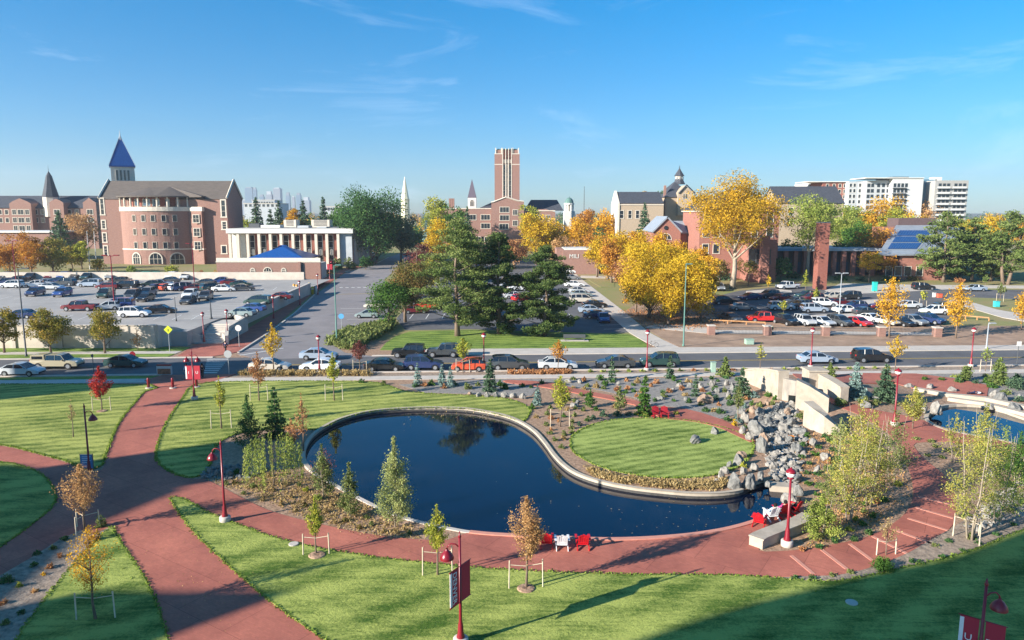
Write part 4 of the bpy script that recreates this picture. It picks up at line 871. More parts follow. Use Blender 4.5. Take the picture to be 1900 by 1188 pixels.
# --- white flat-roofed building with slim columns
Y = 210.0; b = bldg('columned_building', 'low white flat-roofed building with slim columns and brick panels', 'building', X(540, Y), Y, 3)
x0, x1 = X(420, Y), X(655, Y); zt = Z(424.5, Y); zu = Z(433, Y); yb = Y + 26
MB().box(x0 + 1.2, x1 - .6, Y + 2.4, yb - .4, zg, zu - .02).build('wall', M_BRICKD, b)
MB().box(x0, x1, Y - .4, yb, zu, zt).build('roof', M_WHITE, b)
MB().box(x0 + .5, x1 - .5, Y + .3, yb - .5, zt + .003, zt + .05).build('roof_deck', mat('roof_gravel', (.34, .32, .30), var=.1), b)
for px_ in (426, 441, 459, 480, 501, 521, 543, 565, 586, 606, 627): 
    c = X(px_, Y + .3); MB().box(c - .38, c + .38, Y, Y + .8, 2, zu - .003).build('column', M_CREAM, b)
for px_ in (467, 488, 509, 530, 551, 572, 593, 613):
    c = X(px_, Y + 2.4); win(b, (c, Y + 2.4, 3), 1.3, zu - 3.6, fm=M_WHITE, mull=(1, 5), ft=.12)
    c = X(px_ + 1, Y + 1.5); mm = MB(); mm.lathe((c, Y + 1.6, 6.2), [(.3, 0), (.42, .3), (.42, 1.5), (.25, 1.9)], 8); mm.build('hanging_lantern', M_WHITE, b)
for px_ in (431, 448): c = X(px_, Y + 2.3); MB().box(c - 1.1, c + 1.1, Y + 2.1, Y + 2.398, 2, zu - .003).build('panel', M_WHITE, b)
MB().box(x1 - .6, x1 - .3, Y + 3, yb - .5, 2, zu - .003).build('side_wall', M_GREYP, b)
for i in range(9): MB().box(x1 - .3, x1 - .12, Y + 4 + i * 2.4, Y + 4.35 + i * 2.4, 2, zu - .004).build('rib', M_WHITE, b)
MB().box(x1 - 4.4, x1 - .62, Y + .9, Y + 2.38, 2, zu - .003).build('corner_wall', M_GREYP, b)
for i, (pa, pb, ya, yb_, yy, mm_) in enumerate(((462, 482, 415, 424, 14, M_DGREY), (527, 550, 408, 424, 17, M_CREAM), (578, 612, 408, 424, 14, M_CREAM), (484, 520, 418, 424, 9, M_WHITE), (552, 573, 419, 424, 8, M_GREYP), (588, 606, 421, 424, 7, M_GREYP))):
    q = MB(); q.box(X(pa, Y + yy), X(pb, Y + yy), Y + yy, Y + yy + 4, zt + .05, Z(ya, Y + yy)); uo = q.build('rooftop_unit', mm_, b, bevel=.06)
    if mm_ is M_CREAM:
        lv = MB(); 
        for k in range(5): lv.box(X(pa, Y + yy) + .8, X(pb, Y + yy) - .8, Y + yy - .06, Y + yy, zt + .6 + k * .4, zt + .8 + k * .4)
        lo = lv.build('louvre', M_DGREY, uo)
# --- pavilion with blue hipped roof on the brick terrace
Y = 188.0; b = bldg('pavilion', 'small open pavilion with a blue hipped roof behind the brick terrace wall', 'pavilion', X(512, Y), Y, 3)
x0, x1 = X(472, Y), X(552, Y); ze = Z(480, Y); 
hip(b, x0, x1, Y, Y + 11, ze, Z(455, Y + 5), M_BLUE, 2.2, inset=8.5)
MB().box(x0 - 2.0, x1 + 2.0, Y - 2.0, Y + 13, ze - .3, ze - .003).build('soffit', M_DGREY, b)
for i in range(9):
    c = x0 + (x1 - x0) * i / 8; MB().box(c - .16, c + .16, Y, Y + .35, 3.5, ze - .3).build('post', M_CREAM, b)
MB().box(x0 + 1.5, x1 - 1.5, Y + 3, Y + 9, 3.3, ze - .31).build('core', M_DGREY, b)
# --- brick terrace wall with arched openings
Y = 178.0; zt = Z(487, Y); b = bldg('terrace_wall', 'long pink brick terrace wall with arched openings below the blue pavilion', 'wall', X(480, Y), Y, 3)
x0, x1 = X(398, Y), X(592, Y)
MB().box(x0, x1, Y, Y + .8, 2.2, zt).build('wall', M_BRICK, b); MB().box(x0 - .1, x1 + .1, Y - .12, Y + .92, zt + .003, zt + .3).build('coping', M_CREAM, b)
MB().box(x0 + .1, x1 - .1, Y + .8, Y + 6, 2.2, zt - .2).build('terrace', M_CONC, b)
for px_, w_, h_ in ((465, .9, 1.9), (493, 1.8, 2.1), (523, .9, 1.9)): win(b, (X(px_, Y), Y, Z(513, Y)), w_, h_, fm=M_CREAM, arch=True, ft=.1)
MB().box(X(551, Y), X(556, Y), Y - .5, Y - .003, 2.2, zt + .1).build('pier', M_BRICK, b); MB().box(X(556, Y), X(562, Y), Y - .1, Y - .004, 2.5, zt - .6).build('gate', M_DGREY, b)
b = MB().box(X(398, 184), X(592, 184), 184, 184.7, 2.5, Z(479, 184)).build('upper_wall', M_CREAM, None); tag(b, 'cream coping wall stepping behind the brick terrace at the hall foot', 'wall')
# --- distant pink brick building on the far left
Y = 320.0; b = bldg('brick_residence', 'long pink brick building with dark roofs and gables behind the trees', 'building', X(90, Y), Y, 3)
gable_block(b, X(-80, Y), X(190, Y), Y, Y + 16, 2, Z(386, Y), Z(365, Y + 8), M_BRICK, M_ROOFS, 'x', .4)
for pa, pb, pc, yt, yg in ((22, 62, 42, 374, 368), (96, 122, 109, 372, 369), (158, 182, 170, 372, 367)):
    m = MB(); yf = Y - 3; pr = [(X(pa, yf), 2), (X(pb, yf), 2), (X(pb, yf), Z(yt + 4, yf)), (X(pb - 6, yf), Z(yt, yf)), (X(pc, yf), Z(yg, yf)), (X(pa + 6, yf), Z(yt, yf)), (X(pa, yf), Z(yt + 4, yf))]
    k = len(pr); m.add([(a, yf, c) for a, c in pr] + [(a, yf + 8, c) for a, c in pr], [tuple(range(k)), tuple(range(2 * k - 1, k - 1, -1))] + [(i, k + i, k + (i + 1) % k, (i + 1) % k) for i in range(k)]); m.build('gable', M_BRICK, b)
    for yy_ in (398, 413, 428):
        for px_ in ((pa + 8, pc, pb - 8) if pb - pa > 30 else (pc,)): win(b, (X(px_, yf), yf, Z(yy_, yf)), 1.6 if px_ != pc else 2.4, 2.0, fm=M_CREAM, mull=(2, 1), ft=.2)
for px_ in (4, 16, 70, 82, 132, 146):
    for yy_ in (398, 413): win(b, (X(px_, Y), Y, Z(yy_, Y)), 1.4, 1.9, fm=M_CREAM, ft=.2)
sY = 322; c = X(100, sY); t = bldg('dark_spire', 'slender dark slate spire rising over the far left roofs', 'spire', c, sY, 3)
MB().lathe((c, sY, Z(368, sY)), [(3.2, -8), (3.2, .2), (3.0, .8)], 8).build('base', M_CREAM, t)
MB().lathe((c, sY, Z(366, sY)), [(3.4, 0), (2.3, 4.2), (1.2, 9), (.1, Z(318, sY) - Z(366, sY)), (.03, Z(306, sY) - Z(366, sY))], 8).build('spire', M_ROOFS, t)
b = bldg('low_building', 'low flat white-edged building between the orange shrubs and the brick gables', 'building', X(40, 240), 240, 3)
MB().box(X(-60, 240), X(100, 240), 240, 252, 2, Z(432, 240)).build('wall', M_BRICK, b); MB().box(X(-60, 240) - .4, X(100, 240) + .4, 239.4, 252.4, Z(432, 240) + .003, Z(429, 240)).build('roof', M_WHITE, b)
# --- tall brick tower and its gabled hall
Y = 300.0; b = bldg('clock_tower_hall', 'brick hall with stepped centre gable and long wings below the tall tower', 'building', X(940, Y), Y, 3)
def xz(pts, y): return [(X(a, y), Z(c, y)) for a, c in pts]
def front(name, pts, y, d, m_, par):
    pr = xz(pts, y); k = len(pr); ar = sum(pr[i][0] * pr[(i + 1) % k][1] - pr[(i + 1) % k][0] * pr[i][1] for i in range(k))
    if ar < 0: pr = pr[::-1]
    return MB().add([(a, y, c) for a, c in pr] + [(a, y + d, c) for a, c in pr], [tuple(range(k)), tuple(range(2 * k - 1, k - 1, -1))] + [(i, k + i, k + (i + 1) % k, (i + 1) % k) for i in range(k)]).build(name, m_, par)
front('centre_wall', [(912, 470), (972, 470), (972, 374), (962, 373), (942, 366), (936, 367), (916, 375), (912, 376)], Y - 3, 14, M_BRICK, b)
front('wing_wall', [(806, 470), (912, 470), (912, 388), (806, 386)], Y, 14, M_BRICK, b)
front('wing_wall', [(972, 470), (1030, 470), (1030, 394), (1012, 388), (972, 390)], Y, 14, M_BRICK, b)
m = MB(); m.tube([(X(912, Y), Y - 3.1, Z(376, Y - 3)), (X(916, Y), Y - 3.1, Z(375, Y - 3)), (X(939, Y), Y - 3.1, Z(366, Y - 3)), (X(962, Y), Y - 3.1, Z(373, Y - 3)), (X(972, Y), Y - 3.1, Z(374, Y - 3))], .28, 4); m.build('gable_coping', M_CREAM, b)
for y0_, m0 in ((385.5, M_CREAM),): 
    MB().box(X(806, Y), X(912, Y) - .1, Y - .15, Y + .2, Z(388, Y), Z(386.3, Y)).build('coping', m0, b); MB().box(X(972, Y) + .1, X(1030, Y), Y - .15, Y + .2, Z(392, Y), Z(390.3, Y)).build('coping', m0, b)
ro = Y + 13
for pa, pb, pk, yt, ye in ((890, 916, 912, 376, 386), (972, 1045, 985, 371, 390)):
    m = MB(); m.slab((X(pa, ro), ro, Z(ye, ro)), (X(pb, ro), ro, Z(ye, ro)), (X(pb - 12 if pb > 950 else pb, ro + 7), ro + 7, Z(yt, ro + 7)), (X(pk, ro + 7), ro + 7, Z(yt, ro + 7)), .3); m.build('roof', M_ROOFS, b)
for px_, ys_ in ((936, 390), (936, 405), (935, 421), (901, 404), (901, 420), (956, 395), (956, 415), (890, 445), (901, 445), (1003, 405), (1016, 405), (875, 404), (850, 404)):
    y_ = Y - 3 if 912 < px_ < 972 else Y
    win(b, (X(px_, y_), y_, Z(ys_ + 4, y_)), 1.2 * 3 if px_ < 950 else 1.8, 2.0, fm=M_CREAM, mull=(3, 1), ft=.2)
for px_ in (835, 838.5, 842): c = X(px_, Y + 5); MB().box(c - .35, c + .35, Y + 5, Y + 6, Z(388, Y), Z(368, Y)).build('chimney', M_BRICK, b)
tY = Y + 8; t = bldg('brick_tower', 'tall square brick tower with stone ribs and crown', 'tower', X(941.5, tY), tY, 3)
x0, x1 = X(918, tY), X(964, tY); zt_ = Z(285, tY); w = x1 - x0; d = 2.2
cb = MB().box(x0 + .5, x1 - .5, tY + .6, tY + w - .6, 3, Z(278, tY)); cb.build('core_wall', M_BRICKD, t)
for ax in (x0, x1 - 3.4):
    for ay in (tY, tY + w - 3.4):
        MB().box(ax, ax + 3.4, ay, ay + 3.4, 3, zt_).build('corner_pier', M_BRICK, t)
        MB().box(ax + .4, ax + 3.0, ay + .4, ay + 3.0, zt_ + .003, Z(278.5, tY)).build('pinnacle', M_BRICK, t)
        for zz_ in (zt_ - .3, Z(306, tY)): MB().box(ax - .08, ax + 3.48, ay - .08, ay + 3.48, zz_, zz_ + .3).build('stone_band', M_CREAM, t)
        for q in (ax + .3, ax + 2.7): MB().box(q, q + .4, ay + .1, ay + .5, zt_ + .01, Z(274.5, tY)).build('rib', M_CREAM, t)
xi0, xi1 = x0 + 3.4, x1 - 3.4; wi = xi1 - xi0
for k in range(4):
    c = xi0 + wi * k / 3; MB().box(c - .16, c + .16, tY - .1, tY + .62, Z(368, tY), Z(275, tY)).build('rib', M_CREAM, t)
for k in range(2):
    c = xi0 + wi * (k * 2 + 1) / 4 + (0.25 if k == 0 else -.25)
for k in range(3):
    c = xi0 + wi * (k + .5) / 3
    if k != 1: win(t, (c, tY + .58, Z(363, tY)), .8, Z(306, tY) - Z(363, tY), fm=M_CREAM, mull=(1, 6), ft=.1, arch=False)
    else: MB().box(c - .5, c + .5, tY + .45, tY + .6, Z(366, tY), Z(304, tY)).build('panel', M_CREAM, t)
    MB().box(c - .55, c + .55, tY + .35, tY + .62, Z(303, tY), Z(296, tY)).build('tracery', M_CREAM, t)
    MB().box(c - .5, c + .5, tY + .40, tY + .61, Z(292, tY), Z(280, tY)).build('crown_panel', M_BRICKD, t)
for k in range(3): MB().box(x1 + .02 - .55, x1 - .45, tY + 3.6 + k * 1.7, tY + 4.0 + k * 1.7, Z(368, tY), Z(275, tY)).build('side_rib', M_CREAM, t)
MB().box(x0 + 1, x1 - 1, tY + 1, tY + w - 1, Z(278, tY) + .003, Z(277.5, tY) + .3).build('roof', M_COPPER, t)
# --- spires, cupola, mast
sY = 330; c = X(753, sY); t = bldg('church_spire', 'slender gleaming cream church spire rising behind the dark green trees', 'spire', c, sY, 3)
MB().lathe((c, sY, Z(372, sY)), [(1.9, -12), (1.9, 0), (2.1, .5)], 8).build('base', M_SPIREW, t); MB().lathe((c, sY, Z(370, sY)), [(1.8, 0), (.06, Z(328, sY) - Z(370, sY))], 8).build('spire', M_SPIREW, t)
sY = 315; c = X(876.5, sY); t = bldg('pointed_spire', 'dark pointed spire on a white belfry beside the tall brick tower', 'spire', c, sY, 3)
m = MB(); m.box(c - 1.75, c + 1.75, sY - 1.75, sY + 1.75, 3, Z(367, sY)); m.build('belfry', M_WHITE, t); win(t, (c, sY - 1.75, Z(383, sY)), 1.4, 2.6, fm=M_CREAM, arch=True)
MB().lathe((c, sY, Z(367, sY)), [(2.7, 0), (2.5, .2), (.08, Z(333, sY) - Z(367, sY))], 4, ph=math.pi / 4).build('spire', mat('violet_slate', (.12, .10, .13), rough=.6), t)
sY = 340; c = X(1055.5, sY); t = bldg('domed_cupola', 'white cupola with a small green copper dome right of the brick tower', 'cupola', c, sY, 3)
for a in range(8): q = (c + 1.9 * math.cos(a * math.pi / 4 + .39), sY + 1.9 * math.sin(a * math.pi / 4 + .39)); m = MB(); m.prism(m.ring(q, .35, 6), Z(392, sY), Z(380, sY)); m.build('column', M_WHITE, t)
MB().box(c - 2.5, c + 2.5, sY - 2.5, sY + 2.5, 3, Z(392, sY)).build('base', M_WHITE, t); MB().lathe((c, sY, Z(380, sY)), [(2.4, 0), (2.4, .7), (2.0, .7)], 12).build('cornice', M_WHITE, t)
MB().lathe((c, sY, Z(377.5, sY)), [(2.05, 0), (1.95, .9), (1.5, 1.8), (.8, 2.4), (.1, 2.7), (.04, 3.4)], 12).build('dome', M_COPPER, t); MB().lathe((c, sY, Z(392, sY)), [(1.1, 0), (1.1, 3)], 8).build('core', M_CREAM, t)
c = X(1083, 360); m = MB(); m.tube([(c, 360, 3), (c, 360, Z(346, 360))], [.3, .12], 6); tag(m.build('radio_mast', M_DGREY), 'thin dark radio mast right of the green domed cupola', 'mast')
# --- stone hall with dark roof, right of centre
Y = 260.0; b = bldg('stone_hall', 'tan stone hall with steep dark slate roof behind the yellow trees', 'building', X(1165, Y), Y, 3)
gable_block(b, X(1147, Y), X(1230, Y), Y, Y + 16, 2, Z(379, Y), Z(358, Y + 8), M_BRICKT, M_ROOFS, 'x', 0)
MB().add([(X(1147, Y) - .5, Y - .3, 2), (X(1147, Y) - .5, Y + 16.3, 2), (X(1147, Y) - .5, Y + 16.3, Z(378, Y)), (X(1147, Y) - .5, Y + 8, Z(354, Y + 8)), (X(1147, Y) - .5, Y - .3, Z(378, Y)), (X(1147, Y) + .3, Y - .3, 2), (X(1147, Y) + .3, Y + 16.3, 2), (X(1147, Y) + .3, Y + 16.3, Z(378, Y)), (X(1147, Y) + .3, Y + 8, Z(354, Y + 8)), (X(1147, Y) + .3, Y - .3, Z(378, Y))], [(4, 3, 2, 1, 0), (5, 6, 7, 8, 9), (0, 1, 6, 5), (1, 2, 7, 6), (2, 3, 8, 7), (3, 4, 9, 8), (4, 0, 5, 9)]).build('end_gable', M_CREAM, b)
for px_ in (1153, 1168, 1182): win(b, (X(px_, Y), Y, Z(405, Y)), 1.1, 2.6, fm=M_CREAM, ft=.2, mull=(1, 2))
MB().box(X(1147, Y) + .31, X(1230, Y), Y - .2, Y - .003, Z(381, Y), Z(379.5, Y)).build('string_course', M_CREAM, b)
# --- turreted hall
Y = 270.0; b = bldg('turreted_hall', 'brick hall with gable and octagonal lantern turret above a dark hipped roof', 'building', X(1256, Y), Y, 3)
MB().box(X(1233, Y), X(1345, Y), Y, Y + 20, 2, Z(366, Y)).build('wall', M_BRICKT, b)
hip(b, X(1233, Y), X(1285, Y), Y, Y + 20, Z(366, Y), Z(338, Y + 10), M_ROOFS, .5, inset=9.5)
front('gable', [(1256, 400), (1284, 400), (1284, 358), (1269, 344), (1256, 358)], Y - 1.5, 6, M_BRICKT, b)
m = MB(); m.tube([(X(1255, Y), Y - 1.7, Z(359, Y - 1.5)), (X(1269, Y), Y - 1.7, Z(343.5, Y - 1.5)), (X(1285, Y), Y - 1.7, Z(359, Y - 1.5))], .3, 4); m.build('gable_trim', M_ROOFS, b)
for px_ in (1267, 1271): win(b, (X(px_, Y - 1.5), Y - 1.5, Z(369, Y)), .6, 1.6, fm=M_CREAM, ft=.1)
c, sY = X(1257, Y + 10), Y + 10
MB().lathe((c, sY, Z(342, sY)), [(2.4, 0), (1.7, 1.2), (1.6, 2.0)], 8).build('turret_base', M_ROOFS, b)
MB().lathe((c, sY, Z(337, sY)), [(1.5, 0), (1.5, Z(327, sY) - Z(337, sY))], 8).build('lantern', M_CREAM, b)
for a in range(8): win(b, (c + 1.45 * math.cos(a * math.pi / 4 - math.pi / 2 ), sY + 1.45 * math.sin(a * math.pi / 4 - math.pi / 2), Z(336, sY)), .5, 1.4, (math.cos(a * math.pi / 4), math.sin(a * math.pi / 4), 0), M_WHITE, ft=.06)
MB().lathe((c, sY, Z(327, sY)), [(2.0, 0), (1.0, 1.5), (.2, Z(313, sY) - Z(327, sY)), (.04, Z(307, sY) - Z(327, sY))], 8).build('turret_roof', M_ROOFS, b)
MB().box(X(1232, Y), X(1236, Y), Y + 2, Y + 3, Z(366, Y), Z(344, Y)).build('chimney', M_BRICK, b)
# --- red brick gabled building behind the yellow grove
Y = 190.0; b = bldg('gabled_brick_house', 'red brick building with half-round window in its gable and grey roofs', 'building', X(1240, Y), Y, 3)
ro = gable_block(b, X(1212, Y), X(1263, Y), Y, Y + 14, 2, Z(430, Y), Z(404, Y), M_BRICKO, M_ROOFG, 'y', .4)
m = MB().lathe((X(1235.5, Y), Y - .05, Z(423, Y)), [(.55, 0), (.55, .09)], 12, M=Matrix.Rotation(R(90), 4, 'X')); m.build('round_window', M_GLASS, b)
win(b, (X(1235, Y), Y, Z(446, Y)), 3.0, 1.7, fm=M_CREAM, arch=True, ft=.08); win(b, (X(1235, Y), Y, Z(461, Y)), 2.6, 1.5, fm=M_CREAM, mull=(2, 1))
MB().box(X(1263, Y), X(1330, Y), Y + 2, Y + 13, 2, Z(432, Y)).build('side_wall', M_BRICKO, b)
m = MB(); m.slab((X(1257, Y), Y + 1.5, Z(432, Y)), (X(1331, Y), Y + 1.5, Z(432, Y)), (X(1325, Y + 8), Y + 8, Z(410, Y + 8)), (X(1245, Y + 8), Y + 8, Z(410, Y + 8)), .3); m.build('roof', M_ROOFG, b)
front('side_gable', [(1290, 480), (1320, 480), (1320, 432), (1308, 421), (1290, 432)], Y - 1, 5, M_BRICKO, b)
# --- large red brick house behind the big yellow tree
Y = 180.0; b = bldg('large_brick_house', 'large red brick building with slate hipped roof behind the tallest yellow tree', 'building', X(1380, Y), Y, 3)
x0, x1 = X(1298, Y), X(1445, Y); MB().box(x0, x1, Y, Y + 18, 2, Z(393, Y)).build('wall', M_BRICKO, b)
MB().box(x0 - .4, x1 + .4, Y - .4, Y + 18.4, Z(393, Y) + .003, Z(390, Y)).build('cornice', M_CREAM, b); hip(b, x0, x1, Y, Y + 18, Z(390, Y) + .01, Z(352, Y + 9), M_ROOFS, .8, inset=11)
for px_ in (1310, 1330, 1400, 1428):
    for ya in (412, 440, 470): win(b, (X(px_, Y), Y, Z(ya, Y)), 1.4, 2.2, fm=M_CREAM, ft=.15)
MB().box(X(1392, Y - 6), X(1440, Y - 6), Y - 7, Y - .003, 2, Z(445, Y - 6)).build('porch', M_BRICKO, b)
for pa in (1398, 1412, 1426): win(b, (X(pa, Y - 7), Y - 7, Z(490, Y - 7)), 1.5, 3.4, fm=M_DGREY, ft=.1)
MB().box(X(1415, Y - 9), X(1430, Y - 9), Y - 9, Y - 7.5, 2, Z(438, Y - 9)).build('pillar', M_BRICKO, b)
MB().box(X(1415, Y - .2), X(1432, Y - .2), Y - 1, Y + 1.5, Z(393, Y), Z(376, Y)).build('chimney', M_BRICKO, b)
# --- free standing brick pylon
Y = 160.0; px0, px1 = X(1522, Y), X(1540, Y); b = bldg('brick_pylon', 'free standing tall square red brick pylon behind the right car park', 'pylon', X(1531, Y), Y, hz(0, Y))
MB().box(px0, px1, Y, Y + 2.4, 1.2, Z(414, Y)).build('shaft', M_BRICKD, b); MB().box(px0 - .08, px1 + .08, Y - .08, Y + 2.48, Z(414, Y) + .003, Z(412, Y)).build('cap', M_DGREY, b)
# --- dark glazed canopy building behind cottonwood
Y = 186.0; b = bldg('canopy_building', 'low dark building with blue fascia and brick piers behind the pale green trees', 'building', X(1560, Y), Y, 3)
x0, x1 = X(1448, Y), X(1640, Y); MB().box(x0, x1, Y + 3, Y + 16, 2, Z(466, Y)).build('wall', M_DGREY, b); MB().box(x0 - .5, x1, Y, Y + 16.5, Z(466, Y), Z(461, Y)).build('roof', M_GREYP, b)
MB().box(x0 - .55, X(1490, Y), Y - .06, Y - .003, Z(465.8, Y), Z(461.2, Y)).build('fascia', mat('blue_fascia', (.08, .25, .45), rough=.5), b)
for i in range(10): c = x0 + 2 + (x1 - x0 - 4) * i / 9; MB().box(c - .5, c + .5, Y + .3, Y + 1.3, 2, Z(466, Y) - .003).build('pier', M_BRICKO, b)
for i in range(9): c = x0 + 2 + (x1 - x0 - 4) * (i + .5) / 9; win(b, (c, Y + 3, 3.2), 2.2, 2.6, fm=M_DGREY, gm=M_GLASSB, ft=.08)
# --- solar roof building
Y = 176.0; b = bldg('solar_roof_building', 'brick building with a sloping grey metal roof carrying blue solar panels', 'building', X(1690, Y), Y, 3)
xa, xb = X(1632, Y), X(1760, Y); ze = Z(472, Y); Yr = Y + 22; zr_ = Z(418, Yr); dx = X(1664, Yr) - xa
MB().prism([(xa + 6, Y + 1), (xb, Y + 1), (xb + 6, Yr), (xa + 9, Yr)], 2, [ze - .2, ze - .2, zr_ - .4, zr_ - .4]).build('wall', M_BRICKO, b)
A, B, C_2, D_2 = Vector((xa, Y, ze)), Vector((X(1700, Y), Y, ze)), Vector((X(1742, Yr), Yr, zr_)), Vector((X(1662, Yr), Yr, zr_))
MB().slab(A, B, C_2, D_2, .35).build('roof', M_ROOFG, b); MB().slab(B + Vector((.1, 0, 0)), Vector((X(1762, Y), Y, ze)), Vector((X(1790, Yr), Yr, zr_ - 1)), C_2 + Vector((.1, 0, 0)), .35).build('roof', M_ROOFG, b)
sp_ = mat('solar_cell', (.03, .09, .24), c2=(.02, .06, .19), scale=3, rough=.25, spec=.6); nrm = (B - A).cross(D_2 - A).normalized()
for r_ in range(3):
    for k in range(12):
        f = lambda u, v: (A.lerp(B, u)).lerp(D_2.lerp(C_2, u), v) + nrm * .14
        u0, v0 = .17 + k * .064, .16 + r_ * .22; MB().slab(f(u0, v0), f(u0 + .057, v0), f(u0 + .057, v0 + .19), f(u0, v0 + .19), .06).build('solar_panel', sp_, b)
MB().box(X(1666, Yr), X(1735, Yr), Yr + .1, Yr + 6, 6, Z(405, Yr)).build('upper_wall', mat('brown_panel', (.12, .08, .08), var=.15), b)
for px_ in (1655, 1672, 1690, 1712): win(b, (X(px_, Y + 1), Y + 1, 3.3), 1.5, 2.2, fm=M_CREAM, ft=.1)
# --- long dark roofed building
Y = 235.0; b = bldg('dark_roofed_hall', 'long hall with dark slate roof and pale gable below the apartment block', 'building', X(1500, Y), Y, 3)
gable_block(b, X(1440, Y), X(1562, Y), Y, Y + 14, 2, Z(378, Y), Z(348, Y + 7), M_BRICKT, M_ROOFS, 'x', .3)
for px_ in (1465, 1490, 1515, 1545): win(b, (X(px_, Y), Y, Z(400, Y)), 1.4, 2.4, fm=M_CREAM, ft=.15)
# --- small brick block with pale letters
Y = 190.0; b = bldg('brick_block', 'small plain brick block with white roof and pale letters, left of the yellow grove', 'building', X(1075, Y), Y, 3)
x0, x1 = X(1045, Y), X(1112, Y); MB().box(x0, x1, Y, Y + 12, 2, Z(464, Y)).build('wall', M_BRICK, b); MB().box(x0 + .3, x1 - .3, Y + .3, Y + 11.7, Z(464, Y) + .003, Z(461.5, Y)).build('roof', M_WHITE, b)
MB().box(x0 - 1.6, x0 - .003, Y + 1, Y + 9, 2, Z(462, Y)).build('side_wall', M_BRICK, b)
def text(s, size, m_, par, loc, rot=(math.pi / 2, 0, 0), ext=.01, name='lettering', sx=1):
    cu = bpy.data.curves.new(name, 'FONT'); cu.body = s; cu.size = size; cu.extrude = ext; cu.align_x = 'CENTER'; cu.align_y = 'CENTER'; cu.materials.append(m_); cu.resolution_u = 2
    o = bpy.data.objects.new(name, cu); COL.objects.link(o); bpy.context.view_layer.update()
    me = bpy.data.meshes.new_from_object(o.evaluated_get(bpy.context.evaluated_depsgraph_get())); bpy.data.objects.remove(o)
    me.materials.clear(); me.materials.append(m_)
    o = bpy.data.objects.new(name, me); COL.objects.link(o); o.parent = par; o.location = loc; o.rotation_euler = rot; o.scale = (sx, 1, 1); return o
text('MILI', 1.5, M_WHITE, b, Vector((X(1066, Y), Y - .06, Z(476, Y))) - b.location, ext=.05)
# --- apartment block
Y = 380.0; b = bldg('apartment_block', 'white and grey flat-roofed apartment block with rows of balconies', 'building', X(1690, Y), Y, 3)
def blk(pa, pb, yt, y, d, m_, nm='wall'): return MB().box(X(pa, y), X(pb, y), y, y + d, 3, Z(yt, y)).build(nm, m_, b)
blk(1495, 1556, 340, Y + 30, 20, M_WHITE); blk(1521, 1569, 338, Y + 12, 16, M_BRICKD); blk(1569, 1602, 337, Y + 8, 14, M_GREYP); blk(1602, 1650, 335, Y + 4, 16, mat('pale_panel', (.45, .46, .47), var=.06)); blk(1650, 1706, 330, Y, 18, mat('soft_white', (.56, .56, .55), var=.05)); blk(1706, 1730, 333, Y + 6, 16, mat('teal_glass', (.10, .20, .27), rough=.15, spec=.8)); blk(1728, 1789, 335, Y - 2, 20, mat('warm_grey_panel', (.36, .35, .33), var=.06))
for pa, pb, yt, y in ((1600, 1707, 331, Y - .5), (1494, 1570, 338, Y + 11)): MB().box(X(pa, y), X(pb, y), y, y + 18, Z(yt, y), Z(yt - 1.5, y)).build('roof_edge', M_WHITE, b)
MB().box(X(1740, Y), X(1752, Y), Y + 6, Y + 12, Z(334, Y), Z(328, Y)).build('penthouse', M_WHITE, b); MB().box(X(1660, Y), X(1690, Y), Y + 6, Y + 12, Z(331, Y), Z(327, Y)).build('penthouse', M_DGREY, b)
rowh = 10.2
for r_ in range(7):
    y0_ = 341 + r_ * rowh
    for pa in (1737, 1745, 1752.5, 1766, 1774, 1782): win(b, (X(pa, Y - 2), Y - 2, Z(y0_ + 7.5, Y - 2)), 1.3, 2.0, fm=M_DGREY, ft=.15)
    for pa, pb in ((1733, 1756), (1761, 1786)):
        q = MB().box(X(pa, Y - 3.4), X(pb, Y - 3.4), Y - 3.4, Y - 2.003, Z(y0_ + 9, Y - 3), Z(y0_ + 8.2, Y - 3)); bo = q.build('balcony', M_GREYP, b); MB().box(X(pa, Y - 3.4), X(pb, Y - 3.4), Y - 3.4, Y - 3.3, Z(y0_ + 8.2, Y - 3), Z(y0_ + 5.2, Y - 3)).build('railing', M_WHITE, bo)
    for pa in (1654, 1661, 1668, 1675): win(b, (X(pa, Y), Y, Z(y0_ + 6, Y)), 1.2, 1.7, fm=M_DGREY, ft=.1)
    q = MB().box(X(1651, Y - 1.2), X(1676, Y - 1.2), Y - 1.4, Y - .003, Z(y0_ + 8.6, Y), Z(y0_ + 7.6, Y)); q.build('balcony', M_DGREY, b)
    for pa in (1606, 1613, 1624, 1633, 1642): win(b, (X(pa, Y + 4), Y + 4, Z(y0_ + 6, Y + 4)), 1.3, 1.6, fm=M_DGREY, ft=.1)
    for pa in (1573, 1580, 1590, 1597): win(b, (X(pa, Y + 8), Y + 8, Z(y0_ + 6, Y + 8)), 1.2, 1.7, fm=M_WHITE, ft=.2)
    for pa in (1530, 1542, 1553, 1562): win(b, (X(pa, Y + 12), Y + 12, Z(y0_ + 7, Y + 12)), 1.2, 1.7, fm=M_CREAM, ft=.2)
    if r_ < 2:
        for pa in (1500, 1507, 1514): win(b, (X(pa, Y + 30), Y + 30, Z(y0_ + 8, Y + 30)), 1.4, 1.8, fm=M_GREYP, ft=.2)
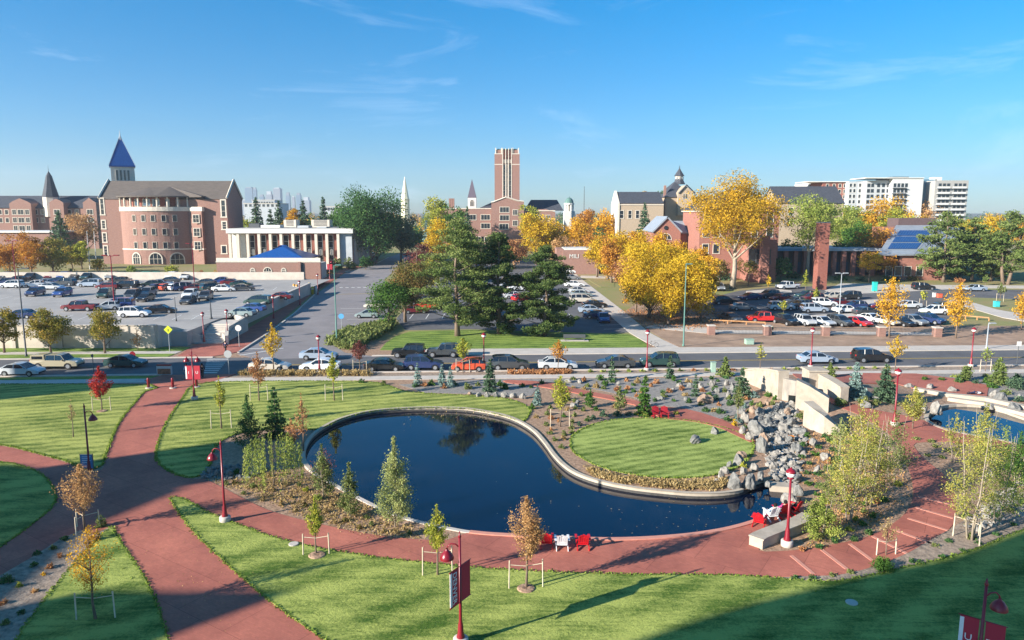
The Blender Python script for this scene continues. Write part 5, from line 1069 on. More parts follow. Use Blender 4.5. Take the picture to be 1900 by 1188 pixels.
# --- downtown skyline far away
Y = 2600.0
hz_m = mat('hazed_skyline_glass', (.16, .22, .28), rough=.3); hz_m2 = mat('hazed_skyline_concrete', (.24, .26, .29), rough=.6)  # distance haze is mixed into both grey-blue skyline colours
for i, (pa, pb, yt, m_, lb) in enumerate(((458, 472, 349, hz_m, 'widest blue glass tower at the left end of the distant skyline'), (473, 479, 352, hz_m, 'thin blue tower touching the widest glass tower of the skyline'), (496, 507, 361, hz_m2, 'shorter pale tower in the gap of the distant skyline'), (510, 523, 350, hz_m2, 'square grey tower with dark top in the distant skyline'), (484, 492, 365, hz_m, 'short tower between the two tallest of the distant skyline'), (533, 540, 363, hz_m, 'small tower just right of the square grey tower in the skyline'), (544, 549, 366, hz_m2, 'narrow low tower in the middle right of the distant skyline'), (552, 560, 362, hz_m, 'broad low tower toward the right of the distant skyline'), (563, 576, 372, hz_m2, 'long low block at the right end of the distant skyline'), (452, 458, 372, hz_m2, 'low block left of the widest glass tower in the skyline'))):
    x0, x1, z1 = X(pa, Y), X(pb, Y), Z(yt, Y); o = thing('skyscraper', lb, 'skyscraper', ((x0 + x1) / 2, Y, 3), 0, 'downtown skyline')
    MB().box(x0, x1, Y, Y + (x1 - x0), 3, z1).build('shaft', m_, o); MB().box(x0 + (x1 - x0) * .15, x1 - (x1 - x0) * .15, Y + 2, Y + (x1 - x0) * .8, z1 + .01, z1 + 3 + 4 * (i % 3)).build('crown', hz_m2 if m_ is hz_m else M_GREYP, o)
for i, (pa, pb, yt, Y_, lb) in enumerate(((455, 520, 378, 700, 'long pale office building on the horizon under the skyline towers'), (470, 512, 372, 900, 'white stepped building just below the skyline towers'), (598, 640, 384, 800, 'flat tan building low on the horizon left of the dark trees'))):
    o = thing('distant_building', lb, 'building', (X((pa + pb) / 2, Y_), Y_, 3)); MB().box(X(pa, Y_), X(pb, Y_), Y_, Y_ + 30, 2, Z(yt, Y_)).build('wall', M_GREYP, o); MB().box(X(pa, Y_) - .5, X(pb, Y_) + .5, Y_ - .5, Y_ + 30, Z(yt, Y_) + .003, Z(yt - 1, Y_)).build('roof', M_CREAM, o)
    for k in range(8):
        px_ = pa + 4 + (pb - pa - 8) * k / 7; win(o, (X(px_, Y_), Y_, Z(yt + 6, Y_)), 2.6, 2.5, fm=M_WHITE, ft=.2)
# --- buildings out of frame to the left and behind, whose shade falls across the park
SH = math.tan(SUN_EL)
def caster(name, label, shadow, h):
    off = Vector((math.cos(SUN_DIR), math.sin(SUN_DIR))) * (h / SH); pts = [Vector(p) - off for p in shadow]
    if sum(pts[i].x * pts[(i + 1) % len(pts)].y - pts[(i + 1) % len(pts)].x * pts[i].y for i in range(len(pts))) < 0: pts = pts[::-1]
    c = sum(pts, Vector((0, 0))) / len(pts); o = thing(name, label, 'building', (c.x, c.y, 0)); MB().prism([(p.x, p.y) for p in pts], -.5, h - .8).build('wall', M_BRICKD, o)
    MB().prism([((p - c) * 1.0 + c)[:] for p in pts], h - .797, h).build('roof', M_CREAM, o); return o
def G(px, py): p = P(px, py); return (p.x, p.y)
u29 = Vector((math.cos(SUN_DIR), math.sin(SUN_DIR)))
a = Vector(G(592, 862)); c2 = Vector(G(560, 800)) 
caster('neighbour_hall', 'brick hall standing out of frame to the left of the park', [tuple(a + u29 * 2), tuple(c2 + u29 * 3), tuple(c2 - u29 * 30), tuple(a - u29 * 30)], 30)
caster('neighbour_wing', 'low brick wing standing out of frame beside the park', [G(352, 906), G(200, 968), G(158, 998), G(118, 1040), G(22, 1122), G(-350, 1140), G(-350, 900), G(30, 862)], 26)
caster('neighbour_gable', 'narrow brick wing out of frame at the lower left', [G(-200, 1150), G(0, 1130), G(190, 1093), G(330, 1096), G(560, 1094), G(300, 1190), G(-100, 1400)], 28)
caster('neighbour_tower', 'curved brick building behind the viewpoint shading the front lawn', [G(1195, 1188), G(1300, 1148), G(1400, 1118), G(1500, 1094), G(1584, 1073), G(1680, 1052), G(1774, 1036), G(1830, 1014), G(1900, 985), G(2050, 930), G(2300, 1300), G(1050, 1250)], 30)
caster('neighbour_block', 'tall brick block out of frame beyond the left lawns', [G(-80, 752), G(60, 736), G(165, 720), G(235, 707), G(340, 700), G(480, 694), G(480, 668), G(330, 672), G(240, 693), G(60, 706), G(-80, 715)], 24)
# ------------------------------------------------------------------ vehicles
M_TYRE = mat('tyre', (.02, .02, .022), rough=.85); M_RIM = mat('rim', (.42, .43, .45), rough=.35, metal=.6); M_CARGLASS = mat('car_glass', (.012, .016, .022), rough=.04, spec=.9)
M_HEAD = mat('headlight_lens', (.75, .78, .8), rough=.1, spec=.8); M_TAIL = mat('taillight_lens', (.42, .015, .012), rough=.15, spec=.7); M_TRIM = mat('black_trim', (.025, .025, .028), rough=.6)
CARCOL = {'white': (.78, .78, .77), 'silver': (.50, .52, .54), 'grey': (.20, .21, .22), 'black': (.012, .013, .015), 'dark blue': (.018, .035, .11), 'blue': (.03, .07, .24), 'light blue': (.30, .36, .44),
          'maroon': (.14, .016, .022), 'red': (.55, .02, .02), 'orange red': (.58, .085, .035), 'dark green': (.02, .055, .05), 'tan': (.40, .35, .24), 'teal grey': (.22, .28, .285), 'champagne': (.55, .50, .43), 'charcoal': (.055, .06, .065)}
for k, c in CARCOL.items(): mat('paint_' + k.replace(' ', '_'), c, rough=.28, spec=.5, coat=.6)
# side profiles: x forward, z up; windows polygon; numbers in metres
SPEC = {
 'sedan': dict(L=4.7, W=1.80, body=[(-2.33, .55), (-2.35, .80), (-2.25, .98), (-1.45, 1.02), (-.3, .98), (.95, .95), (1.7, .86), (2.2, .72), (2.35, .58), (2.33, .30), (-2.30, .30)],
   glass=[(-1.75, .98), (-1.05, 1.36), (-.1, 1.43), (.35, 1.38), (1.15, .95)], roof=[(-1.12, 1.35), (-.75, 1.425), (-.1, 1.455), (.30, 1.40)], pil=[(-.35, .97, -.35, 1.42), (-1.7, .99, -1.08, 1.36), (1.12, .95, .34, 1.38)], wx=(-1.38, 1.42), r=.325),
 'hatchback': dict(L=4.1, W=1.74, body=[(-1.98, .5), (-2.02, .85), (-1.95, 1.02), (-1.0, 1.05), (.7, .98), (1.35, .88), (1.9, .72), (2.05, .56), (2.02, .30), (-1.97, .30)],
   glass=[(-1.9, 1.0), (-1.55, 1.42), (-.8, 1.50), (.1, 1.46), (1.0, .96)], roof=[(-1.62, 1.42), (-1.2, 1.50), (-.5, 1.525), (.05, 1.475)], pil=[(-.35, 1.0, -.40, 1.50), (-1.35, 1.02, -1.3, 1.47), (1.0, .96, .1, 1.45)], wx=(-1.25, 1.28), r=.31),
 'suv': dict(L=4.7, W=1.86, body=[(-2.28, .6), (-2.34, .95), (-2.25, 1.16), (-1.0, 1.18), (.75, 1.12), (1.6, 1.04), (2.15, .9), (2.33, .7), (2.32, .36), (-2.27, .36)],
   glass=[(-2.2, 1.14), (-2.0, 1.60), (-1.2, 1.70), (0, 1.68), (.35, 1.60), (1.1, 1.10)], roof=[(-2.1, 1.60), (-1.7, 1.70), (-.6, 1.735), (0, 1.71), (.33, 1.62)], pil=[(-.25, 1.13, -.3, 1.69), (-1.3, 1.16, -1.25, 1.70), (-2.0, 1.14, -1.85, 1.65), (1.08, 1.1, .35, 1.60)], wx=(-1.42, 1.45), r=.37),
 'van': dict(L=5.0, W=1.95, body=[(-2.45, .5), (-2.5, .95), (-2.45, 1.12), (-1.0, 1.14), (1.1, 1.08), (1.8, .96), (2.3, .78), (2.48, .6), (2.46, .30), (-2.43, .30)],
   glass=[(-2.42, 1.10), (-2.3, 1.62), (-1.4, 1.74), (.3, 1.72), (.7, 1.62), (1.75, 1.0)], roof=[(-2.36, 1.62), (-1.9, 1.74), (-.8, 1.775), (.3, 1.74), (.68, 1.64)], pil=[(-.15, 1.1, -.2, 1.72), (-1.35, 1.12, -1.35, 1.73), (-2.3, 1.1, -2.2, 1.66), (1.7, 1.0, .7, 1.62)], wx=(-1.5, 1.55), r=.34),
 'jeep': dict(L=4.4, W=1.8, body=[(-2.05, .6), (-2.1, .95), (-2.1, 1.14), (-.8, 1.14), (.65, 1.12), (1.9, 1.06), (2.05, .98), (2.12, .6), (2.1, .42), (-2.02, .42)],
   glass=[(-2.05, 1.1), (-1.98, 1.66), (-1.0, 1.72), (.2, 1.70), (.35, 1.62), (.75, 1.10)], roof=[(-2.04, 1.67), (-1.4, 1.74), (-.4, 1.745), (.33, 1.66)], pil=[(-.3, 1.12, -.32, 1.70), (-1.2, 1.12, -1.2, 1.72), (-1.98, 1.1, -1.93, 1.68), (.72, 1.1, .35, 1.62)], wx=(-1.3, 1.35), r=.40),
 'pickup': dict(L=5.7, W=1.95, body=[(-2.78, .62), (-2.82, 1.08), (-2.75, 1.14), (-1.0, 1.14), (-.9, 1.16), (1.15, 1.12), (2.1, 1.08), (2.65, .98), (2.82, .78), (2.80, .42), (-2.76, .42)],
   glass=[(-.95, 1.14), (-.85, 1.68), (-.3, 1.76), (.7, 1.74), (.95, 1.68), (1.5, 1.10)], roof=[(-.90, 1.70), (-.5, 1.77), (.4, 1.785), (.93, 1.70)], pil=[(.3, 1.13, .25, 1.75), (-.88, 1.14, -.82, 1.70), (1.45, 1.1, .95, 1.68)], wx=(-1.75, 1.80), r=.40),
}
def car_mesh(kind):
    S = SPEC[kind]; W = S['W'] / 2; r = S['r']; zb = S['body'][-1][1]; body = list(S['body'][:-1]); bot = []
    for wx in (S['wx'][0], S['wx'][1]):       # wheel arches along the underside, rear to front
        a = r + .07; th = [math.pi * (1 - k / 7) for k in range(8)]
        bot += [(wx + a * math.cos(t), max(zb, r + a * math.sin(t))) for t in th]
    prof = body + [(x, z) for x, z in bot[::-1]] + [S['body'][-1]]
    n = len(prof); ys = [-W, -W * .93, W * .93, W]
    def yy(x, z, y):        # nose and tail narrow a little in plan
        t = max(0, abs(x) - S['L'] * .33) / (S['L'] * .17); return y * (1 - .13 * t * t) * (1 - .04 * max(0, z - .6))
    vs = []; ins = lambda x, z, k: (x * (1 if k in (1, 2) else .992), yy(x, z, ys[k]), z if k in (1, 2) else z - (.04 if z > .7 else 0))
    for k in range(4): vs += [ins(x, z, k) for x, z in prof]
    fs = [(k * n + i, k * n + (i + 1) % n, (k + 1) * n + (i + 1) % n, (k + 1) * n + i) for k in range(3) for i in range(n)]
    fs += [tuple(range(n - 1, -1, -1)), tuple(range(3 * n, 4 * n))]
    bd = MB().add(vs, fs); m = {}
    p = mat('paint_grey', (0, 0, 0)); me = bd.mesh('body', p); bm = bmesh.new(); bm.from_mesh(me); bmesh.ops.recalc_face_normals(bm, faces=bm.faces); bmesh.ops.triangulate(bm, faces=[f for f in bm.faces if len(f.verts) > 4]); bm.to_mesh(me); bm.free(); m['body'] = me
    g = S['glass']; k = len(g); gz = g[0][1]; top = max(q[1] for q in g)
    def gy(z): return W * (.955 - .16 * (z - gz) / (top - gz) * (top - gz) / .45 * .9)
    gl = MB().add([(x, -gy(z), z) for x, z in g] + [(x, gy(z), z) for x, z in g], [tuple(range(k)), tuple(range(2 * k - 1, k - 1, -1))] + [(i, k + i, k + (i + 1) % k, (i + 1) % k) for i in range(k)])
    me = gl.mesh('window', M_CARGLASS); bm = bmesh.new(); bm.from_mesh(me); bmesh.ops.recalc_face_normals(bm, faces=bm.faces); bm.to_mesh(me); bm.free(); m['window'] = me
    rf = S['roof']; k = len(rf); rm = MB(); w2 = [gy(min(top, z)) + .012 for x, z in rf]
    rm.add([(x, -w, z) for (x, z), w in zip(rf, w2)] + [(x, w, z) for (x, z), w in zip(rf, w2)] + [(x, -w, z - .06) for (x, z), w in zip(rf, w2)] + [(x, w, z - .06) for (x, z), w in zip(rf, w2)],
           [(i, i + 1, k + i + 1, k + i) for i in range(k - 1)] + [(2 * k + i, 2 * k + i + 1, i + 1, i) for i in range(k - 1)] + [(k + i, k + i + 1, 3 * k + i + 1, 3 * k + i) for i in range(k - 1)] + [(0, k, 3 * k, 2 * k), (k - 1, 3 * k - 1, 4 * k - 1, 2 * k - 1)[::-1]])
    for (xa, za, xb, zb_) in S['pil']:
        for s in (-1, 1):
            ya, yb = s * (gy(za) + .012), s * (gy(min(top, zb_)) + .012); rm.tube([(xa, ya, za - .02), (xb, yb, zb_)], .045, 4)
    me = rm.mesh('roof', p); m['roof'] = me
    ty = MB(); ty.lathe((0, 0, 0), [(r * .62, -.11), (r * .97, -.11), (r, -.06), (r, .06), (r * .97, .11), (r * .62, .11)], 14, M=Matrix.Rotation(R(90), 4, 'X'), cap=True); m['wheel'] = ty.mesh('wheel', M_TYRE)
    rr = MB(); rr.lathe((0, 0, 0), [(r * .6, -.125), (r * .6, .125)], 10, M=Matrix.Rotation(R(90), 4, 'X')); m['rim'] = rr.mesh('rim', M_RIM)
    h = MB().box(-.10, .06, -.17, .17, -.07, .07); m['headlight'] = h.mesh('headlight', M_HEAD, bevel=.02); h = MB().box(-.05, .06, -.13, .13, -.1, .1); m['taillight'] = h.mesh('taillight', M_TAIL, bevel=.02)
    bm_ = MB().box(S['L'] / 2 - .12, S['L'] / 2 + .03, -W * .70, W * .70, S['body'][-1][1], S['body'][-1][1] + .18); bm_.box(-S['L'] / 2 - .02, -S['L'] / 2 + .12, -W * .72, W * .72, zb, zb + .16); m['bumper'] = bm_
    fb = MB().box(S['L'] / 2 - .12, S['L'] / 2 + .02, -W * .68, W * .68, zb, zb + .16); m['fb'] = fb.mesh('bumper', M_TRIM); rb = MB().box(-S['L'] / 2 - .02, -S['L'] / 2 + .12, -W * .68, W * .68, zb, zb + .14); m['rb'] = rb.mesh('bumper', M_TRIM)
    mi = MB().box(-.07, .07, -.1, .1, -.06, .06); m['mirror'] = mi.mesh('mirror', p, bevel=.02)
    if kind == 'pickup': m['bed'] = MB().box(-2.68, -1.05, -.78, .78, 1.0, 1.146).mesh('bed', M_TRIM)
    return m
CM = {k: car_mesh(k) for k in SPEC}
CARS = []
def car(kind, px, py, col, head, place_, zf=None, pos=None, cap=False, extra=None):
    """place_: (phrase for the label, key of the row); head in degrees, 0 = nose to the right, 90 = away"""
    if pos is None:
        if zf: 
            z = 2.2
            for _ in range(6): q = PZ(px, py, z); z = zf(q.x, q.y)
            pos = PZ(px, py, z)
        else: pos = P(px, py)
    z = (zf or hz)(pos.x, pos.y) + (.014 if not zf else .004)
    S = SPEC[kind]; hd = R(head)
    # the pixel marks the near lower edge: move the centre away by half the near-side depth
    away = abs(math.sin(hd)) * S['L'] / 2 + abs(math.cos(hd)) * S['W'] / 2
    t = thing('parked_car' if kind != 'pickup' else 'pickup_truck', '', {'pickup': 'pickup truck', 'van': 'van', 'suv': 'car', 'jeep': 'car'}.get(kind, 'car'), (pos.x, pos.y + away * .8, z), hd)
    M = CM[kind]; pm = MATS['paint_' + col.replace(' ', '_')]
    setmat(place('body', M['body'], t), pm); place('window', M['window'], t); setmat(place('roof', M['roof'], t), pm)
    W = S['W'] / 2
    for x in S['wx']:
        for s in (-1, 1): w = place('wheel', M['wheel'], t, (x, s * (W - .10), S['r'])); place('rim', M['rim'], w)
    bz = S['body'][2][1]
    fx = S['L'] / 2 - .12; fz = S['body'][-3][1] if kind != 'pickup' else .86
    for s in (-1, 1):
        place('headlight', M['headlight'], t, (fx - .02, s * W * .66, fz + .06)); place('taillight', M['taillight'], t, (-S['L'] / 2 + .06, s * W * .72, S['body'][1][1]))
        setmat(place('mirror', M['mirror'], t, (S['glass'][-1][0] - .32, s * (W + .06), S['glass'][-1][1] + .06)), pm)
    place('bumper', M['fb'], t); place('bumper', M['rb'], t)
    if kind == 'pickup' and not cap: place('bed', M['bed'], t)
    if cap:
        c = MB().prism([(-2.7, -.86), (-1.0, -.86), (-1.0, .86), (-2.7, .86)], 1.14, [1.70, 1.78, 1.78, 1.70]); o = place('bed_cover', c.mesh('bed_cover', pm, bevel=.04), t)
        for s in (-1, 1): place('window', MB().box(-2.5, -1.2, s * .862 - .01, s * .862 + .01, 1.25, 1.6).mesh('window', M_CARGLASS), o)
    CARS.append((t, kind, col, place_, px, py)); return t
NM = {'sedan': 'sedan', 'hatchback': 'hatchback', 'suv': 'tall car', 'van': 'minivan', 'jeep': 'boxy off-road car', 'pickup': 'pickup truck'}
D = deckz
rows = {
 'd1': 'in the front row, raised car park', 'd2': 'in the nose-on row, raised car park', 'd3': 'in the long row, raised car park', 'd4': 'in the rear row, raised car park', 'dr': 'beside the parapet, raised car park',
 's1': 'parked at the near street kerb', 's2': 'on the far street lane', 'c1': 'beside the pale walk, centre car park', 'c2': 'behind the pines, centre car park', 'jr': 'parked by the side road trees',
 'r1': 'in the near row, right car park', 'r2': 'in the middle row, right car park', 'r3': 'in the back row, right car park', 'r4': 'on the drive behind the right car park', 'bg': 'under trees at the side road end'}
for row, zf, L_ in (
 ('d1', D, [('pickup', 144, 578, 'maroon', 180), ('hatchback', 192, 577, 'silver', 200), ('van', 214, 573, 'blue', 190), ('suv', 245, 590, 'white', 5), ('sedan', 293, 583, 'black', 12), ('sedan', 35, 592, 'dark blue', 180)]),
 ('d2', D, [('suv', 54, 551, 'dark blue', 275), ('suv', 105, 552, 'blue', 275), ('van', 186, 554, 'dark green', 278), ('van', 236, 556, 'charcoal', 280), ('sedan', 261, 561, 'black', 272), ('suv', 266, 551, 'grey', 272), ('sedan', 341, 566, 'charcoal', 275), ('suv', 345, 555, 'white', 275), ('suv', 374, 559, 'charcoal', 278)]),
 ('d3', D, [('suv', 18, 535, 'white', 180), ('hatchback', 57, 534, 'white', 200), ('sedan', 92, 538, 'silver', 0), ('suv', 117, 531, 'charcoal', 180), ('van', 164, 533, 'light blue', 180), ('sedan', 197, 537, 'maroon', 180), ('van', 231, 536, 'black', 180), ('sedan', 276, 533, 'dark green', 195), ('hatchback', 289, 541, 'dark blue', 60), ('hatchback', 305, 541, 'orange red', 60), ('hatchback', 323, 541, 'white', 55), ('van', 340, 541, 'dark blue', 30), ('sedan', 360, 541, 'maroon', 20), ('suv', 386, 542, 'dark green', 50), ('sedan', 412, 542, 'white', 10), ('sedan', 447, 541, 'charcoal', 15), ('hatchback', 4, 529, 'dark blue', 190), ('hatchback', 74, 531, 'light blue', 190)]),
 ('d4', D, [('suv', 3, 519, 'charcoal', 270), ('sedan', 27, 524, 'black', 190), ('suv', 48, 521, 'charcoal', 275), ('suv', 88, 519, 'maroon', 275), ('suv', 111, 519, 'blue', 275), ('sedan', 103, 527, 'dark blue', 180), ('suv', 134, 520, 'black', 275), ('suv', 154, 521, 'dark green', 275), ('jeep', 200, 520, 'grey', 275), ('sedan', 219, 526, 'charcoal', 190), ('suv', 312, 519, 'white', 275), ('pickup', 340, 520, 'silver', 275), ('sedan', 311, 526, 'charcoal', 180), ('hatchback', 404, 527, 'blue', 190), ('sedan', 427, 530, 'maroon', 10), ('sedan', 295, 531, 'light blue', 10), ('sedan', 378, 530, 'charcoal', 180), ('sedan', 445, 533, 'dark green', 10)]),
 ('dr', D, [('van', 476, 567, 'dark green', 172), ('sedan', 463, 580, 'blue', 172), ('sedan', 443, 589, 'teal grey', 172), ('sedan', 517, 557, 'maroon', 178)]),
 ('s1', None, [('sedan', 33, 699, 'silver', 0), ('sedan', 498, 690, 'champagne', 0), ('sedan', 592, 690, 'white', 180), ('sedan', 712, 690, 'black', 0), ('suv', 785, 688, 'dark blue', 0), ('hatchback', 869, 690, 'orange red', 180), ('suv', 946, 688, 'charcoal', 0), ('sedan', 1035, 687, 'silver', 0), ('sedan', 1143, 684, 'charcoal', 180), ('suv', 1226, 682, 'dark green', 180), ('sedan', 1520, 676, 'light blue', 0), ('suv', 1622, 674, 'black', 0)]),
 ('s2', None, [('sedan', 228, 683, 'dark green', 0), ('sedan', 589, 669, 'light blue', 0), ('jeep', 757, 665, 'black', 180), ('jeep', 822, 664, 'charcoal', 180)]),
 ('c1', None, [('suv', 1052, 509, 'white', 0), ('sedan', 1066, 533, 'white', 3), ('sedan', 1074, 545, 'silver', 3), ('sedan', 1078, 552, 'teal grey', 3), ('van', 1081, 563, 'champagne', 3), ('sedan', 1104, 572, 'black', 3), ('sedan', 1098, 582, 'light blue', 3), ('sedan', 1108, 592, 'dark blue', 3), ('hatchback', 1122, 600, 'blue', 270), ('sedan', 1060, 520, 'grey', 3)]),
 ('c2', None, [('sedan', 905, 546, 'red', 60), ('hatchback', 968, 561, 'red', 30), ('sedan', 862, 532, 'white', 10), ('suv', 896, 520, 'light blue', 80), ('sedan', 945, 535, 'silver', 10), ('suv', 960, 541, 'white', 10), ('sedan', 770, 583, 'maroon', 10), ('sedan', 790, 574, 'red', 180), ('suv', 780, 567, 'black', 190), ('suv', 975, 525, 'charcoal', 10), ('sedan', 896, 507, 'white', 80), ('suv', 890, 497, 'dark blue', 80), ('sedan', 806, 530, 'silver', 10), ('sedan', 955, 555, 'silver', 10), ('suv', 1000, 540, 'grey', 10), ('sedan', 1020, 570, 'white', 10)]),
 ('jr', None, [('hatchback', 680, 591, 'teal grey', 180), ('sedan', 698, 573, 'champagne', 180)]),
 ('r1', None, [('pickup', 1420, 599, 'red', 180), ('sedan', 1362, 600, 'charcoal', 290), ('suv', 1465, 606, 'black', 290), ('sedan', 1535, 607, 'silver', 290), ('jeep', 1502, 607, 'silver', 280), ('suv', 1568, 608, 'charcoal', 290), ('sedan', 1603, 608, 'red', 290), ('sedan', 1627, 601, 'white', 290), ('sedan', 1683, 608, 'black', 290), ('suv', 1707, 607, 'grey', 290), ('suv', 1737, 604, 'dark blue', 300), ('sedan', 1655, 606, 'champagne', 290)]),
 ('r2', None, [('suv', 1347, 566, 'black', 0), ('sedan', 1380, 577, 'grey', 0), ('suv', 1452, 577, 'silver', 0), ('sedan', 1612, 586, 'charcoal', 10), ('sedan', 1640, 574, 'maroon', 180), ('hatchback', 1590, 574, 'dark blue', 180),  ('suv', 1490, 575, 'charcoal', 200), ('suv', 1513, 581, 'light blue', 0), ('suv', 1531, 570, 'white', 0), ('sedan', 1560, 568, 'maroon', 10), ('sedan', 1574, 582, 'white', 10), ('sedan', 1688, 573, 'silver', 180), ('suv', 1737, 585, 'white', 180), ('suv', 1760, 580, 'charcoal', 0)]),
 ('r3', None, [('suv', 1430, 555, 'charcoal', 200), ('sedan', 1395, 558, 'dark blue', 200), ('sedan', 1545, 556, 'champagne', 190), ('suv', 1580, 557, 'black', 190), ('sedan', 1480, 566, 'charcoal', 190), ('sedan', 1453, 560, 'maroon', 200), ('suv', 1500, 556, 'dark green', 190), ('suv', 1510, 561, 'maroon', 190)]),
 ('r4', None, [('pickup', 1466, 538, 'white', 200), ('suv', 1716, 539, 'black', 0), ('sedan', 1812, 541, 'light blue', 180), ('jeep', 1338, 541, 'grey', 270)]),
 ('bg', None, [('sedan', 760, 476, 'red', 0), ('suv', 690, 478, 'white', 90)])):
    for (k, px, py, col, hd) in L_: car(k, px, py, col, hd, row, zf)
car('pickup', 100, 686, 'tan', 0, 's2', cap=True)
def _labels():
    import collections
    byrow = collections.defaultdict(list)
    for c in CARS: byrow[c[3]].append(c)
    for row, cs in byrow.items():
        cs.sort(key=lambda c: c[4]); n = len(cs)
        same = collections.Counter((c[1], c[2]) for c in cs); seen = collections.Counter()
        for i, c in enumerate(cs):
            t, kind, col = c[0], c[1], c[2]; nm = NM[kind]; base = f'{col} {nm}'
            if kind == 'pickup' and col == 'tan': base = 'tan pickup truck with covered bed'
            if same[(kind, col)] > 1:
                j = seen[(kind, col)]; seen[(kind, col)] += 1
                base = f'{base}, {ordw(j)} such from the left,' if same[(kind, col)] > 2 else f"{base}, the {'left' if j == 0 else 'right'} one of two,"
            t['label'] = f'{base} {rows[row]}'; t['group'] = 'cars ' + rows[row]
_labels()
# ------------------------------------------------------------------ trees
T = tree
